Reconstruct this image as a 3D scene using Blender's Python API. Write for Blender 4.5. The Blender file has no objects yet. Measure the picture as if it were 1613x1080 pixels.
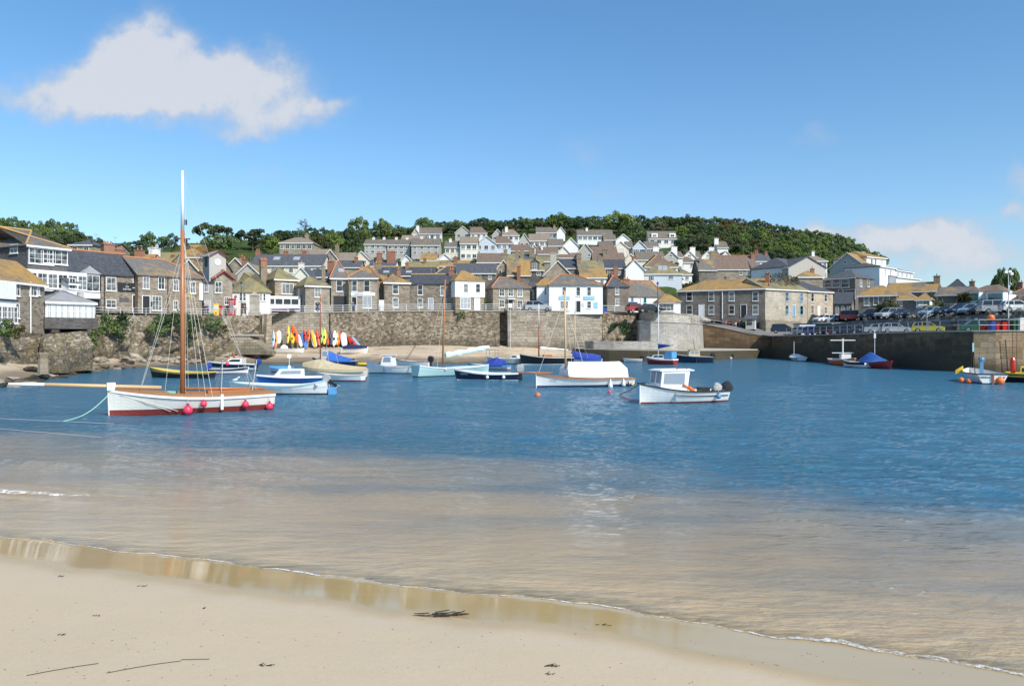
import bpy, math, random
import numpy as np
from mathutils import Vector, Matrix, noise
random.seed(7); rng = np.random.default_rng(11)
SC = bpy.context.scene; COL = SC.collection
F, H, HY, CX = 1230.0, 3.5, 534.0, 806.5        # focal length in photo pixels, eye height, horizon row, centre column

# ---------------------------------------------------------------- camera, sky, sun, exposure
cam = bpy.data.cameras.new('camera'); co = bpy.data.objects.new('camera', cam); COL.objects.link(co)
co.location = (0, 0, H); co.rotation_euler = (math.radians(90), 0, 0)
cam.sensor_width = 36; cam.lens = 36*F/1613; cam.shift_y = -6/1613; cam.clip_start = .1; cam.clip_end = 6000
SC.camera = co
SC.view_settings.view_transform = 'Standard'; SC.view_settings.look = 'None'
SC.view_settings.exposure = 0.0; SC.view_settings.gamma = 1
AZ, EL = math.radians(138), math.radians(42)
sl = bpy.data.lights.new('sun', 'SUN'); sl.energy = 4.9; sl.angle = math.radians(.53); sl.color = (1, .935, .83)
so = bpy.data.objects.new('sun', sl); COL.objects.link(so); so.location = (60, -60, 80)
sd = Vector((math.sin(AZ)*math.cos(EL), math.cos(AZ)*math.cos(EL), math.sin(EL)))
so.rotation_euler = sd.to_track_quat('Z', 'Y').to_euler()
W = bpy.data.worlds.new('World'); SC.world = W; W.use_nodes = True

class N:
    """small node helper"""
    def __init__(s, tree): s.t = tree
    def n(s, typ, ins=None, **kw):
        nd = s.t.nodes.new(typ)
        for k, v in kw.items(): setattr(nd, k, v)
        for k, v in (ins or {}).items():
            sk = nd.inputs[k]
            if hasattr(v, 'is_output') or isinstance(v, bpy.types.NodeSocket): s.t.links.new(v, sk)
            else: sk.default_value = v
        return nd
    def m(s, op, a, b=0.0, c=0.0, clamp=False):
        nd = s.n('ShaderNodeMath', {0: a, 1: b, 2: c}, operation=op, use_clamp=clamp); return nd.outputs[0]
    def noise(s, vec, scale, detail=4, rough=.55, out='Fac', dist=0):
        return s.n('ShaderNodeTexNoise', {'Vector': vec, 'Scale': scale, 'Detail': detail, 'Roughness': rough, 'Distortion': dist}).outputs[out]
    def ramp(s, fac, stops, interp='LINEAR'):
        nd = s.n('ShaderNodeValToRGB', {0: fac}); cr = nd.color_ramp; cr.interpolation = interp
        while len(cr.elements) < len(stops): cr.elements.new(.5)
        for e, (p, c) in zip(cr.elements, stops):
            e.position = p; e.color = (c, c, c, 1) if not hasattr(c, '__len__') else (*c[:3], 1)
        return nd.outputs[0]
    def mix(s, f, a, b, blend='MIX'):
        nd = s.t.nodes.new('ShaderNodeMix'); nd.data_type = 'RGBA'; nd.blend_type = blend
        for k, v in ((0, f), (6, a), (7, b)):
            sk = nd.inputs[k]
            if isinstance(v, bpy.types.NodeSocket): s.t.links.new(v, sk)
            elif k == 0: sk.default_value = v
            else: sk.default_value = (*v[:3], 1)
        return nd.outputs[2]
    def sstep(s, x, lo, hi, a=0., b=1.):
        return s.n('ShaderNodeMapRange', {0: x, 1: lo, 2: hi, 3: a, 4: b}, interpolation_type='SMOOTHSTEP').outputs[0]

def build_world():
    W.node_tree.nodes.clear(); g = N(W.node_tree)
    sky = g.n('ShaderNodeTexSky', sky_type='NISHITA'); sky.sun_disc = False
    sky.sun_elevation = EL; sky.sun_rotation = AZ; sky.air_density = 1.0; sky.dust_density = .6; sky.ozone_density = 2.4; sky.altitude = 0
    tc = g.n('ShaderNodeTexCoord').outputs['Generated']
    sp = g.n('ShaderNodeSeparateXYZ', {0: tc})
    y = g.m('MAXIMUM', sp.outputs[1], .02)
    u = g.m('DIVIDE', sp.outputs[0], y); v = g.m('DIVIDE', sp.outputs[2], y)      # direction of the sky seen over the harbour
    uv = g.n('ShaderNodeCombineXYZ', {0: u, 1: v, 2: 0.0}).outputs[0]
    n1 = g.noise(uv, 13, 6, .55, 'Color'); d = g.n('ShaderNodeSeparateColor', {0: n1})
    uu = g.m('ADD', u, g.m('MULTIPLY', g.m('SUBTRACT', d.outputs[0], .5), .10))
    vv = g.m('ADD', v, g.m('MULTIPLY', g.m('SUBTRACT', d.outputs[1], .5), .085))
    blobs = [(228,90,52,58,1.1),(178,118,55,40,.8),(95,150,85,30,.85),(225,145,120,36,.85),(330,112,95,38,.75),(405,130,78,36,.62),(440,184,80,26,.72),(505,163,52,15,.5),(370,205,50,14,.3),
             (418,268,34,20,.34),(928,228,50,22,.34),(1275,225,34,22,.36),(1085,222,70,16,.2),(960,292,32,18,.34),(1005,320,30,12,.18),
             (1272,360,46,18,1.1),(1400,365,56,26,.85),(1490,366,60,22,.62),(1460,398,150,32,.5),(1560,405,90,40,.4),(1618,285,45,24,.6),(1605,332,28,14,.6),(1440,285,60,18,.14),
             (200,330,50,14,.16),(1900,330,160,60,.6),(-250,250,120,50,.6)]
    tot = None
    for (px, py, rx, ry, a) in blobs:
        bx, bz = (px-CX)/F, (HY-py)/F
        ex = g.m('DIVIDE', g.m('SUBTRACT', uu, bx), rx/F); ey = g.m('DIVIDE', g.m('SUBTRACT', vv, bz), ry/F)
        r2 = g.m('ADD', g.m('MULTIPLY', ex, ex), g.m('MULTIPLY', ey, ey))
        e = g.m('MULTIPLY', g.m('EXPONENT', g.m('MULTIPLY', r2, -.8)), a*1.15)
        tot = e if tot is None else g.m('ADD', tot, e)
    n2 = g.noise(uv, 34, 5, .6)
    dens = g.m('MULTIPLY', tot, g.m('ADD', .30, g.m('MULTIPLY', n2, 1.35)))
    alpha = g.sstep(dens, .10, 1.15)
    # a slow deepening towards the zenith
    shade = g.noise(uv, 9, 3, .5)
    cc = g.mix(g.sstep(g.m('ADD', dens, g.m('MULTIPLY', g.m('SUBTRACT', shade, .5), .8)), .3, 1.3), (3.7, 4.2, 5.0), (5.0, 5.2, 5.6))
    front = g.sstep(sp.outputs[1], .05, .3)
    a2 = g.m('MULTIPLY', g.m('MULTIPLY', alpha, front), .92)
    tint = g.mix(g.sstep(sp.outputs[2], 0, .42), (.93, 1.08, 1.18), (.74, 1.10, 1.26)); skyc = g.mix(1.0, sky.outputs[0], tint, 'MULTIPLY')
    colr = g.mix(a2, skyc, cc)
    bg = g.n('ShaderNodeBackground', {0: colr, 1: .14})
    out = g.n('ShaderNodeOutputWorld', {0: bg.outputs[0]})
build_world()

# ---------------------------------------------------------------- helpers
def P(px, py, d): return Vector(((px-CX)/F*d, d, H+(HY-py)/F*d))
def PZ(px, d, z): return Vector(((px-CX)/F*d, d, z))
def WL(px, py): return P(px, py, F*H/(py-HY))                       # a point on the water
def lerp(a, b, t): return a+(b-a)*t

class MB:
    def __init__(s): s.v = []; s.f = []; s.m = []; s.cm = 0
    def face(s, pts):
        b = len(s.v); s.v += [tuple(p) for p in pts]; s.f.append(tuple(range(b, b+len(pts)))); s.m.append(s.cm)
    def add(s, vs, fs):
        b = len(s.v); s.v += [tuple(p) for p in vs]
        for f in fs: s.f.append(tuple(b+i for i in f)); s.m.append(s.cm)
    def box(s, x0, x1, y0, y1, z0, z1, M=None):
        vs = [Vector((x, y, z)) for z in (z0, z1) for y in (y0, y1) for x in (x0, x1)]
        if M: vs = [M @ v for v in vs]
        s.add(vs, [(0,2,3,1),(4,5,7,6),(0,1,5,4),(2,6,7,3),(0,4,6,2),(1,3,7,5)])
    def tube(s, p0, p1, r0, r1=None, n=8, cap=True):
        p0, p1 = Vector(p0), Vector(p1); r1 = r0 if r1 is None else r1
        q = (p1-p0).to_track_quat('Z', 'Y'); vs = []
        for p, r in ((p0, r0), (p1, r1)):
            for i in range(n):
                a = 2*math.pi*i/n; vs.append(p + q @ Vector((math.cos(a)*r, math.sin(a)*r, 0)))
        fs = [(i, (i+1) % n, n+(i+1) % n, n+i) for i in range(n)]
        if cap: fs += [tuple(range(n-1, -1, -1)), tuple(range(n, 2*n))]
        s.add(vs, fs)
    def path(s, pts, r, n=6):
        for a, b in zip(pts[:-1], pts[1:]): s.tube(a, b, r, r, n)
    def loft(s, rings, cap0=True, cap1=True, closed=True):
        n = len(rings[0]); vs = [p for r in rings for p in r]; fs = []
        for k in range(len(rings)-1):
            for i in range(n if closed else n-1):
                j = (i+1) % n; fs.append((k*n+i, k*n+j, (k+1)*n+j, (k+1)*n+i))
        if cap0: fs.append(tuple(range(n-1, -1, -1)))
        if cap1: fs.append(tuple((len(rings)-1)*n+i for i in range(n)))
        s.add(vs, fs)
    def lathe(s, prof, n=12, c=(0, 0, 0), axis=None):
        q = Vector(axis).to_track_quat('Z', 'Y') if axis else None; c = Vector(c); rings = []
        for (r, z) in prof:
            ring = []
            for i in range(n):
                a = 2*math.pi*i/n; p = Vector((math.cos(a)*r, math.sin(a)*r, z))
                ring.append(c + (q @ p if q else p))
            rings.append(ring)
        s.loft(rings)
    def ball(s, c, r, n=12, sz=1.0):
        s.lathe([(max(r*math.sin(math.pi*k/8), 1e-3), -r*sz*math.cos(math.pi*k/8)) for k in range(9)], n, c)
    def prism(s, poly, z0, z1):
        n = len(poly); vs = [(*p, z0) for p in poly]+[(*p, z1) for p in poly]
        fs = [(i, (i+1) % n, n+(i+1) % n, n+i) for i in range(n)]+[tuple(range(n-1, -1, -1)), tuple(range(n, 2*n))]
        s.add(vs, fs)
    def xprism(s, poly, y0, y1):                                   # polygon in x,z pushed along y
        n = len(poly); vs = [(p[0], y0, p[1]) for p in poly]+[(p[0], y1, p[1]) for p in poly]
        fs = [(i, (i+1) % n, n+(i+1) % n, n+i) for i in range(n)]+[tuple(range(n-1, -1, -1)), tuple(range(n, 2*n))]
        s.add(vs, fs)
    def mesh(s, name, smooth=False, mats=()):
        me = bpy.data.meshes.new(name); me.from_pydata([tuple(v) for v in s.v], [], s.f); me.update()
        nl = len(me.loops); uv = np.zeros((nl, 2), 'f')
        co_ = np.array(s.v, 'f')
        for p in me.polygons:
            n = p.normal; ii = list(p.vertices)
            if abs(n.z) > .95: t = Vector((1, 0, 0)); b = Vector((0, 1, 0))
            else: t = Vector((-n.y, n.x, 0)).normalized(); b = n.cross(t)
            for k, li in enumerate(p.loop_indices):
                c = co_[ii[k]]; uv[li] = (c[0]*t.x+c[1]*t.y+c[2]*t.z, c[0]*b.x+c[1]*b.y+c[2]*b.z)
        lay = me.uv_layers.new(name='UVMap'); lay.data.foreach_set('uv', uv.ravel())
        for m_ in mats: me.materials.append(m_)
        if len(mats) > 1: me.polygons.foreach_set('material_index', s.m)
        if smooth: me.polygons.foreach_set('use_smooth', [True]*len(me.polygons))
        return me
    def build(s, name, mat, parent=None, smooth=False, fix=True):
        mats = mat if isinstance(mat, (list, tuple)) else [mat]
        me = s.mesh(name, smooth, mats)
        if fix: fixn(me)
        o = bpy.data.objects.new(name, me); COL.objects.link(o)
        if parent: o.parent = parent
        return o
import bmesh
def fixn(me):
    b = bmesh.new(); b.from_mesh(me); bmesh.ops.recalc_face_normals(b, faces=b.faces); b.to_mesh(me); b.free()
def tag(o, label, cat=None, group=None, kind=None):
    if label: o['label'] = label
    if cat: o['category'] = cat
    if group: o['group'] = group
    if kind: o['kind'] = kind
    return o
def empty(name, loc=(0, 0, 0), rz=0, label=None, cat=None, group=None):
    o = bpy.data.objects.new(name, None); o.empty_display_size = .3; COL.objects.link(o); o.location = loc; o.rotation_euler = (0, 0, rz)
    return tag(o, label, cat, group)
def copy_tree(o, loc=None, rz=None, scale=None, label=None, group=None, parent=None):
    c = o.copy(); COL.objects.link(c)
    if parent: c.parent = parent
    for ch in o.children: copy_tree(ch, parent=c)
    if loc is not None: c.location = loc
    if rz is not None: c.rotation_euler = (0, 0, rz)
    if scale is not None: c.scale = scale if hasattr(scale, '__len__') else (scale,)*3
    if label: c['label'] = label
    if group: c['group'] = group
    return c

# ---------------------------------------------------------------- materials
MATS = {}
def newmat(name):
    m = bpy.data.materials.new(name); m.use_nodes = True; g = N(m.node_tree)
    b = m.node_tree.nodes['Principled BSDF']; return m, g, b
def L(g, a, b): g.t.links.new(a, b)
def paint(name, c, rough=.5, metal=0., var=.12, spec=.5, dirt=.0):
    if name in MATS: return MATS[name]
    m, g, b = newmat(name)
    tc = g.n('ShaderNodeTexCoord').outputs['Object']
    f = g.noise(tc, 2.2, 4, .6); f2 = g.noise(tc, 14, 3, .6)
    k = g.m('ADD', 1-var, g.m('MULTIPLY', g.m('ADD', f, f2), var))
    colr = g.mix(1.0, c, g.n('ShaderNodeCombineColor', {0: k, 1: k, 2: k}).outputs[0], 'MULTIPLY')
    if dirt:
        st = g.noise(g.n('ShaderNodeMapping', {0: tc, 'Scale': (2.5, 2.5, .5)}).outputs[0], 2, 5, .65)
        colr = g.mix(g.m('MULTIPLY', g.sstep(st, .5, .75), dirt), colr, (.22, .19, .14))
    L(g, colr, b.inputs['Base Color']); b.inputs['Roughness'].default_value = rough; b.inputs['Metallic'].default_value = metal
    b.inputs['Specular IOR Level'].default_value = spec
    MATS[name] = m; return m
def uvn(g): return g.n('ShaderNodeTexCoord').outputs['UV']
def rnd(g): return g.n('ShaderNodeObjectInfo').outputs['Random']
def masonry(name, cols, mortar, bw, bh, dist=.06, rub=.0, dark=0., moss=None, bump=.5, msz=.02, stain=None):
    """stonework: courses (or rubble when rub > 0) with stone-to-stone colour change, weathering and joints"""
    m, g, b = newmat(name)
    uv = uvn(g); nz = g.noise(uv, 1.6, 3, .6, 'Color')
    off = g.n('ShaderNodeVectorMath', {0: nz, 1: (.5, .5, .5)}, operation='SUBTRACT').outputs[0]
    off = g.n('ShaderNodeVectorMath', {0: off, 'Scale': dist*4}, operation='SCALE').outputs[0]
    w = g.n('ShaderNodeVectorMath', {0: uv, 1: off}, operation='ADD').outputs[0]
    if rub:
        mp = g.n('ShaderNodeMapping', {0: w, 'Scale': (1/bw, 1/bh, 1)}).outputs[0]
        vo = g.n('ShaderNodeTexVoronoi', {0: mp, 'Scale': 1.0, 'Randomness': rub})
        ve = g.n('ShaderNodeTexVoronoi', {0: mp, 'Scale': 1.0, 'Randomness': rub}, feature='DISTANCE_TO_EDGE')
        cid = g.n('ShaderNodeSeparateColor', {0: vo.outputs['Color']}).outputs[0]
        joint = g.sstep(ve.outputs['Distance'], .02, .09, 1, 0)
    else:
        br = g.n('ShaderNodeTexBrick', {'Vector': w, 'Color1': (0, 0, 0, 1), 'Color2': (1, 1, 1, 1), 'Mortar': (.5, .5, .5, 1), 'Scale': 1.0,
                 'Mortar Size': msz, 'Mortar Smooth': .3, 'Bias': 0.0, 'Brick Width': bw, 'Row Height': bh}, offset=.5)
        cid = g.n('ShaderNodeSeparateColor', {0: br.outputs['Color']}).outputs[0]
        cid = g.m('ADD', g.m('MULTIPLY', cid, .6), g.m('MULTIPLY', g.noise(uv, 2.3, 2), .4))
        joint = br.outputs['Fac']
    n = len(cols); colr = g.ramp(cid, [(.12+.76*i/(max(n-1, 1)), c) for i, c in enumerate(cols)])
    big = g.noise(uv, .35, 5, .65); colr = g.mix(g.sstep(big, .35, .75), colr, g.mix(1.0, colr, (.62, .58, .52), 'MULTIPLY'))
    fine = g.noise(uv, 9, 4, .6); colr = g.mix(.35, colr, g.mix(1.0, colr, g.ramp(fine, [(.3, .5), (.7, 1.5)]), 'MULTIPLY'))
    colr = g.mix(g.m('MULTIPLY', joint, .75), colr, mortar)
    r = rnd(g); colr = g.mix(1.0, colr, g.ramp(r, [(0, (.86, .86, .86)), (.5, (1, 1, 1)), (1, (1.06, 1, .93))]), 'MULTIPLY')
    if stain:                                                        # weed and damp rising from the tide line, running streaks
        tcx = g.n('ShaderNodeNewGeometry').outputs['Position']
        z = g.n('ShaderNodeSeparateXYZ', {0: tcx}).outputs[2]
        zz = g.m('ADD', z, g.m('MULTIPLY', g.m('SUBTRACT', g.noise(tcx, .5, 5, .65), .5), 2.2))
        colr = g.mix(g.sstep(zz, stain[0], stain[1], stain[2], 0), colr, (.045, .04, .022))
        st = g.noise(g.n('ShaderNodeMapping', {0: uv, 'Scale': (1.3, .09, 1)}).outputs[0], 1, 5, .6)
        colr = g.mix(g.sstep(st, .52, .72, 0, stain[3]), colr, (.05, .042, .03))
    if moss:
        mm = g.noise(uv, .8, 6, .7); colr = g.mix(g.sstep(mm, moss[0], moss[0]+.12, 0, moss[1]), colr, moss[2])
    L(g, colr, b.inputs['Base Color']); b.inputs['Roughness'].default_value = .92
    hgt = g.m('SUBTRACT', g.m('MULTIPLY', fine, .5), joint)
    L(g, g.n('ShaderNodeBump', {'Height': hgt, 'Distance': .05, 'Strength': bump}).outputs[0], b.inputs['Normal'])
    MATS[name] = m; return m
masonry('rubble', [(.10,.075,.055), (.24,.18,.13), (.30,.25,.19), (.38,.33,.27), (.20,.15,.11)], (.30,.27,.22), .42, .2, .03)
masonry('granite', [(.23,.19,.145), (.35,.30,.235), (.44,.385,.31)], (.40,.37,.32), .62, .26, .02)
masonry('granite_pale_sunlit', [(.42,.36,.29), (.52,.46,.37), (.60,.54,.45)], (.52,.48,.40), .6, .25, .02)  # pale stone; the terrace end's sunlit brightness is put into this colour
masonry('granite_dark_shaded', [(.15,.13,.11), (.21,.185,.16), (.27,.24,.205)], (.25,.23,.2), .55, .22, .02)  # dark stone; also puts shade on the terrace front into its colour
masonry('slatehung', [(.085,.08,.085), (.13,.125,.13), (.17,.165,.17)], (.05,.05,.055), .3, .16, .01, bump=.3, msz=.012)
masonry('seawall_rubble', [(.17,.13,.09), (.28,.22,.15), (.36,.295,.21), (.44,.39,.31), (.13,.1,.075)], (.19,.155,.11), .45, .34, .05, rub=.9, stain=(2.4, 4.2, .55, .45), moss=(.63, .5, (.16,.12,.05)))
masonry('seawall_block', [(.26,.22,.17), (.38,.33,.26), (.48,.43,.35), (.36,.29,.2)], (.14,.12,.09), .8, .42, .03, stain=(2.0, 3.8, .5, .5), msz=.035)
masonry('seawall_pale', [(.38,.35,.31), (.50,.47,.42), (.58,.55,.49)], (.30,.28,.25), .62, .26, .03, stain=(.2, 2.4, .8, .2))
masonry('cliffwall', [(.16,.13,.10), (.26,.215,.16), (.34,.29,.225), (.42,.375,.30), (.30,.23,.12)], (.14,.115,.08), .48, .34, .12, rub=1.0, stain=(1.0, 3.0, .6, .3), moss=(.55, .8, (.05,.065,.022)), bump=1)
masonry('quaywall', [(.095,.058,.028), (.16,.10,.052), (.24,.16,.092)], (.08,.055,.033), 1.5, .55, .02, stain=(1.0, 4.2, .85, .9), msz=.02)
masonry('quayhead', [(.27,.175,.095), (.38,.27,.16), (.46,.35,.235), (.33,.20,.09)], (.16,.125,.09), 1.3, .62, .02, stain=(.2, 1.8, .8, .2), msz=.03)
masonry('brick_red', [(.30,.10,.06), (.42,.16,.09), (.36,.13,.07)], (.3,.25,.2), .23, .08, .01)
masonry('chimney_stone', [(.22,.19,.15), (.34,.30,.24)], (.3,.27,.22), .4, .2, .02, moss=(.5, .7, (.42,.27,.08)))

def roofm(name, cols, lich, lo, amt, row=.28, bw=.3, bump=.35):
    m, g, b = newmat(name); uv = uvn(g)
    br = g.n('ShaderNodeTexBrick', {'Vector': uv, 'Color1': (0, 0, 0, 1), 'Color2': (1, 1, 1, 1), 'Mortar': (0, 0, 0, 1), 'Scale': 1.0,
             'Mortar Size': .02, 'Mortar Smooth': .2, 'Brick Width': bw, 'Row Height': row}, offset=.5)
    cid = g.n('ShaderNodeSeparateColor', {0: br.outputs['Color']}).outputs[0]
    cid = g.m('ADD', g.m('MULTIPLY', cid, .5), g.m('MULTIPLY', g.noise(uv, 1.3, 4, .65), .5))
    colr = g.ramp(cid, [(.2, cols[0]), (.75, cols[1])])
    r = rnd(g); sh = g.n('ShaderNodeCombineXYZ', {0: g.m('MULTIPLY', r, 37), 1: g.m('MULTIPLY', r, 91), 2: 0.0}).outputs[0]
    w = g.n('ShaderNodeVectorMath', {0: uv, 1: sh}, operation='ADD').outputs[0]
    li = g.m('ADD', g.m('MULTIPLY', g.noise(w, .28, 6, .62), .75), g.m('MULTIPLY', g.noise(w, 2.5, 4, .7), .25))
    lcol = g.mix(g.sstep(g.noise(w, 1.1, 5, .7), .35, .65), lich[0], lich[1])
    colr = g.mix(g.m('MULTIPLY', g.sstep(li, lo, lo+.13, 0, amt), g.sstep(g.noise(w, 3.2, 4, .75), .28, .5, .35, 1)), colr, lcol)
    st = g.noise(g.n('ShaderNodeMapping', {0: w, 'Scale': (1.4, .25, 1)}).outputs[0], 1.2, 4, .6)
    colr = g.mix(g.sstep(st, .45, .8, 0, .45), colr, g.mix(1.0, colr, (.6, .6, .6), 'MULTIPLY'))
    L(g, colr, b.inputs['Base Color']); b.inputs['Roughness'].default_value = .8
    L(g, g.n('ShaderNodeBump', {'Height': g.m('SUBTRACT', cid, br.outputs['Fac']), 'Distance': .03, 'Strength': bump}).outputs[0], b.inputs['Normal'])
    MATS[name] = m; return m
LO = [(.45,.25,.06), (.31,.20,.08)]; LG = [(.33,.265,.10), (.23,.21,.11)]
roofm('roof_slate', [(.065,.07,.08), (.115,.12,.135)], LG, .62, .35)
roofm('roof_slate_dark', [(.045,.05,.06), (.085,.092,.11)], LG, .7, .3)
roofm('roof_mixed', [(.13,.12,.11), (.19,.175,.16)], LO, .50, .9)
roofm('roof_lichen', [(.15,.125,.095), (.21,.17,.12)], LO, .39, .95)
roofm('roof_yellow', [(.15,.135,.09), (.20,.175,.12)], LG, .41, .9)
roofm('roof_brown', [(.15,.105,.08), (.22,.155,.115)], LO, .6, .5, .32)
roofm('roof_tan', [(.22,.175,.13), (.29,.235,.18)], LO, .56, .7, .32)
roofm('roof_grey', [(.135,.115,.095), (.20,.17,.135)], LO, .54, .7, .3)
roofm('roof_lead', [(.26,.26,.27), (.33,.33,.34)], LG, .7, .2, .6, .8)
paint('white', (.80,.79,.77), .75, var=.06, dirt=.18); paint('white_clean', (.82,.82,.81), .5, var=.04)
paint('cream', (.72,.66,.52), .8, var=.07, dirt=.15); paint('pale_cream', (.78,.74,.64), .8, var=.06, dirt=.15)
paint('render_grey', (.42,.40,.37), .9, var=.12, dirt=.3); paint('render_pale', (.44,.42,.385), .9, var=.1, dirt=.25)  # pale render also serves white walls toned down for shade
paint('render_blue', (.55,.60,.66), .85, var=.06, dirt=.12); paint('pink_white', (.74,.68,.65), .8, var=.06, dirt=.15)
paint('render_brown', (.30,.26,.21), .9, var=.15, dirt=.3)
paint('terracotta', (.50,.20,.09), .85, var=.25); paint('lichen_ridge', (.48,.30,.12), .9, var=.25)
paint('black_paint', (.02,.02,.022), .5); paint('dark_wood', (.07,.045,.03), .7)
paint('turquoise', (.12,.50,.55), .6); paint('blue_door', (.16,.36,.55), .6); paint('sky_sign', (.30,.55,.70), .6); paint('navy', (.015,.025,.08), .4)
paint('metal_white', (.62,.62,.60), .5, var=.15); paint('metal_grey', (.33,.34,.35), .45, .3); paint('curtain', (.6,.58,.55), .9)
paint('concrete', (.42,.39,.34), .9, var=.2, dirt=.4); paint('red_paint', (.45,.02,.015), .4); paint('yellow_paint', (.75,.50,.04), .4)
def glass():
    m, g, b = newmat('window_glass'); tc = g.n('ShaderNodeTexCoord').outputs['Object']
    f = g.noise(tc, 1.1, 2); r = rnd(g)
    c = g.mix(g.sstep(g.m('ADD', f, g.m('MULTIPLY', r, .35)), .55, .8), (.012,.014,.018), (.20,.20,.20))
    L(g, c, b.inputs['Base Color']); b.inputs['Roughness'].default_value = .06; b.inputs['Specular IOR Level'].default_value = .8
    MATS['glass'] = m
glass()
def net():
    m, g, b = newmat('window_net'); tc = g.n('ShaderNodeTexCoord').outputs['Object']
    f = g.noise(tc, 2.5, 3); c = g.mix(f, (.22,.24,.27), (.5,.52,.55))
    L(g, c, b.inputs['Base Color']); b.inputs['Roughness'].default_value = .12; MATS['net'] = m
net()
# ---------------------------------------------------------------- ground, beach, water
def table(t):
    xs = [a[0] for a in t]
    return lambda x, k=1: float(np.interp(x, xs, [a[k] for a in t]))
# hill: px -> (start distance, slope, length, street level)
HILL0 = [(-700,80,350,125,7),(-200,84,350,125,7),(0,90,354,125,7),(120,105,366,120,7),(170,110,388,110,7.2),(230,112,392,110,7.2),(300,118,384,140,7.3),(380,128,379,150,7.5),(450,135,372,170,7.8),
        (530,145,371,190,8),(600,150,364,215,8.1),(700,150,359,220,8.1),(850,150,355,220,8.1),(1062,150,353,220,8.1),(1078,166,353,205,7.2),(1200,166,358,205,6.5),(1260,166,367,205,6.5),(1300,160,377,210,6.7),(1350,155,394,215,6.9),(1390,155,418,215,6.9),(1440,155,452,200,6.8),(1500,155,478,200,6.8),(2600,155,480,200,6.8)]
HILL = [(p, d0, (H+(HY-c)*(d0+L_)/F-z0)/L_, L_, z0) for (p, d0, c, L_, z0) in HILL0]
hs = [table(HILL)]
def hill_z(px, d):
    t = hs[0]; s0, sl_, ln, z0 = t(px, 1), t(px, 2), t(px, 3), t(px, 4)
    x = d-s0; k = max(0., min(ln, x))
    z = z0 + sl_*k
    if x > ln: z += -.03*(x-ln)
    n = noise.noise(Vector(((px-CX)/F*d*.02, d*.02, 3.1)))*1.6 + noise.noise(Vector(((px-CX)/F*d*.07, d*.07, 7.7)))*.5
    return z + n*min(1., max(0., x-12)/30.)
def ground_d(px, py, dmax=420, dmin=None):
    """distance at which the slope is seen at this picture row"""
    d = dmin or hs[0](px, 1)
    while d < dmax:
        z = hill_z(px, d)
        if HY-F*(z-H)/d <= py: return d
        d += 1.0
    return dmax
WALL = [(-700,62),(-60,68),(0,70),(65,77),(110,92),(150,97),(230,105),(300,110),(405,121),(480,126),(600,128.4),(700,129.4),(800,130),(945,132),(1000,134),(1010,133.5),(1060,132.6),(1088,135.6),(1107,149),(1205,149.5),(1262,152),(1331,141),(1400,124.3),(1500,106.4),(1613,91.5),(1800,74.3),(2200,53)]
wd = table(WALL)
def grid_mesh(name, rows, mat, attrs=None, smooth=True):
    nr, nc = len(rows), len(rows[0]); v = np.array(rows, 'f').reshape(-1, 3)
    i = np.arange(nr-1)[:, None]*nc + np.arange(nc-1)[None, :]
    q = np.stack([i, i+1, i+1+nc, i+nc], -1).reshape(-1, 4)
    me = bpy.data.meshes.new(name); me.vertices.add(len(v)); me.vertices.foreach_set('co', v.ravel())
    me.loops.add(q.size); me.loops.foreach_set('vertex_index', q.ravel().astype('i'))
    me.polygons.add(len(q)); me.polygons.foreach_set('loop_start', np.arange(0, q.size, 4, dtype='i')); me.update(calc_edges=True)
    if smooth: me.polygons.foreach_set('use_smooth', np.ones(len(q), bool))
    for k, a in (attrs or {}).items():
        at = me.attributes.new(k, 'FLOAT', 'POINT'); at.data.foreach_set('value', np.asarray(a, 'f').ravel())
    me.materials.append(mat); o = bpy.data.objects.new(name, me); COL.objects.link(o); return o

def mat_hill():
    m, g, b = newmat('hillside_grass'); p = g.n('ShaderNodeNewGeometry').outputs['Position']
    f = g.noise(p, .09, 6, .65); f2 = g.noise(p, .8, 5, .7)
    c = g.ramp(g.m('ADD', g.m('MULTIPLY', f, .6), g.m('MULTIPLY', f2, .4)), [(.3, (.02,.035,.012)), (.45, (.045,.075,.02)), (.55, (.07,.10,.03)), (.68, (.12,.12,.05)), (.8, (.2,.16,.10))]); z_ = g.n('ShaderNodeSeparateXYZ', {0: p}).outputs[2]; c = g.mix(g.sstep(z_, 8.3, 9.0, 1, 0), c, (.2,.19,.175))
    L(g, c, b.inputs['Base Color']); b.inputs['Roughness'].default_value = 1; b.inputs['Specular IOR Level'].default_value = .1
    L(g, g.n('ShaderNodeBump', {'Height': f2, 'Distance': .6, 'Strength': 1.0}).outputs[0], b.inputs['Normal']); return m
pxs = list(range(-700, 2600, 12)); rows = []
for k in range(0, 64):
    row = []
    for px in pxs:
        d0 = wd(px)+.35; t = k/63.
        d = d0 + (560-d0)*t**1.6
        z = hill_z(px, d)
        if px < 430 and d < d0+12: z = min(z, 7.0 if px > 120 else 6.2)
        row.append(PZ(px, d, z))
    rows.append(row)
far = [Vector((r.x*4.5, r.y*4.5, -1)) for r in rows[-1]]
tag(grid_mesh('hillside', rows+[far], mat_hill()), 'green hillside carrying the village above the harbour', kind='structure')

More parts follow.
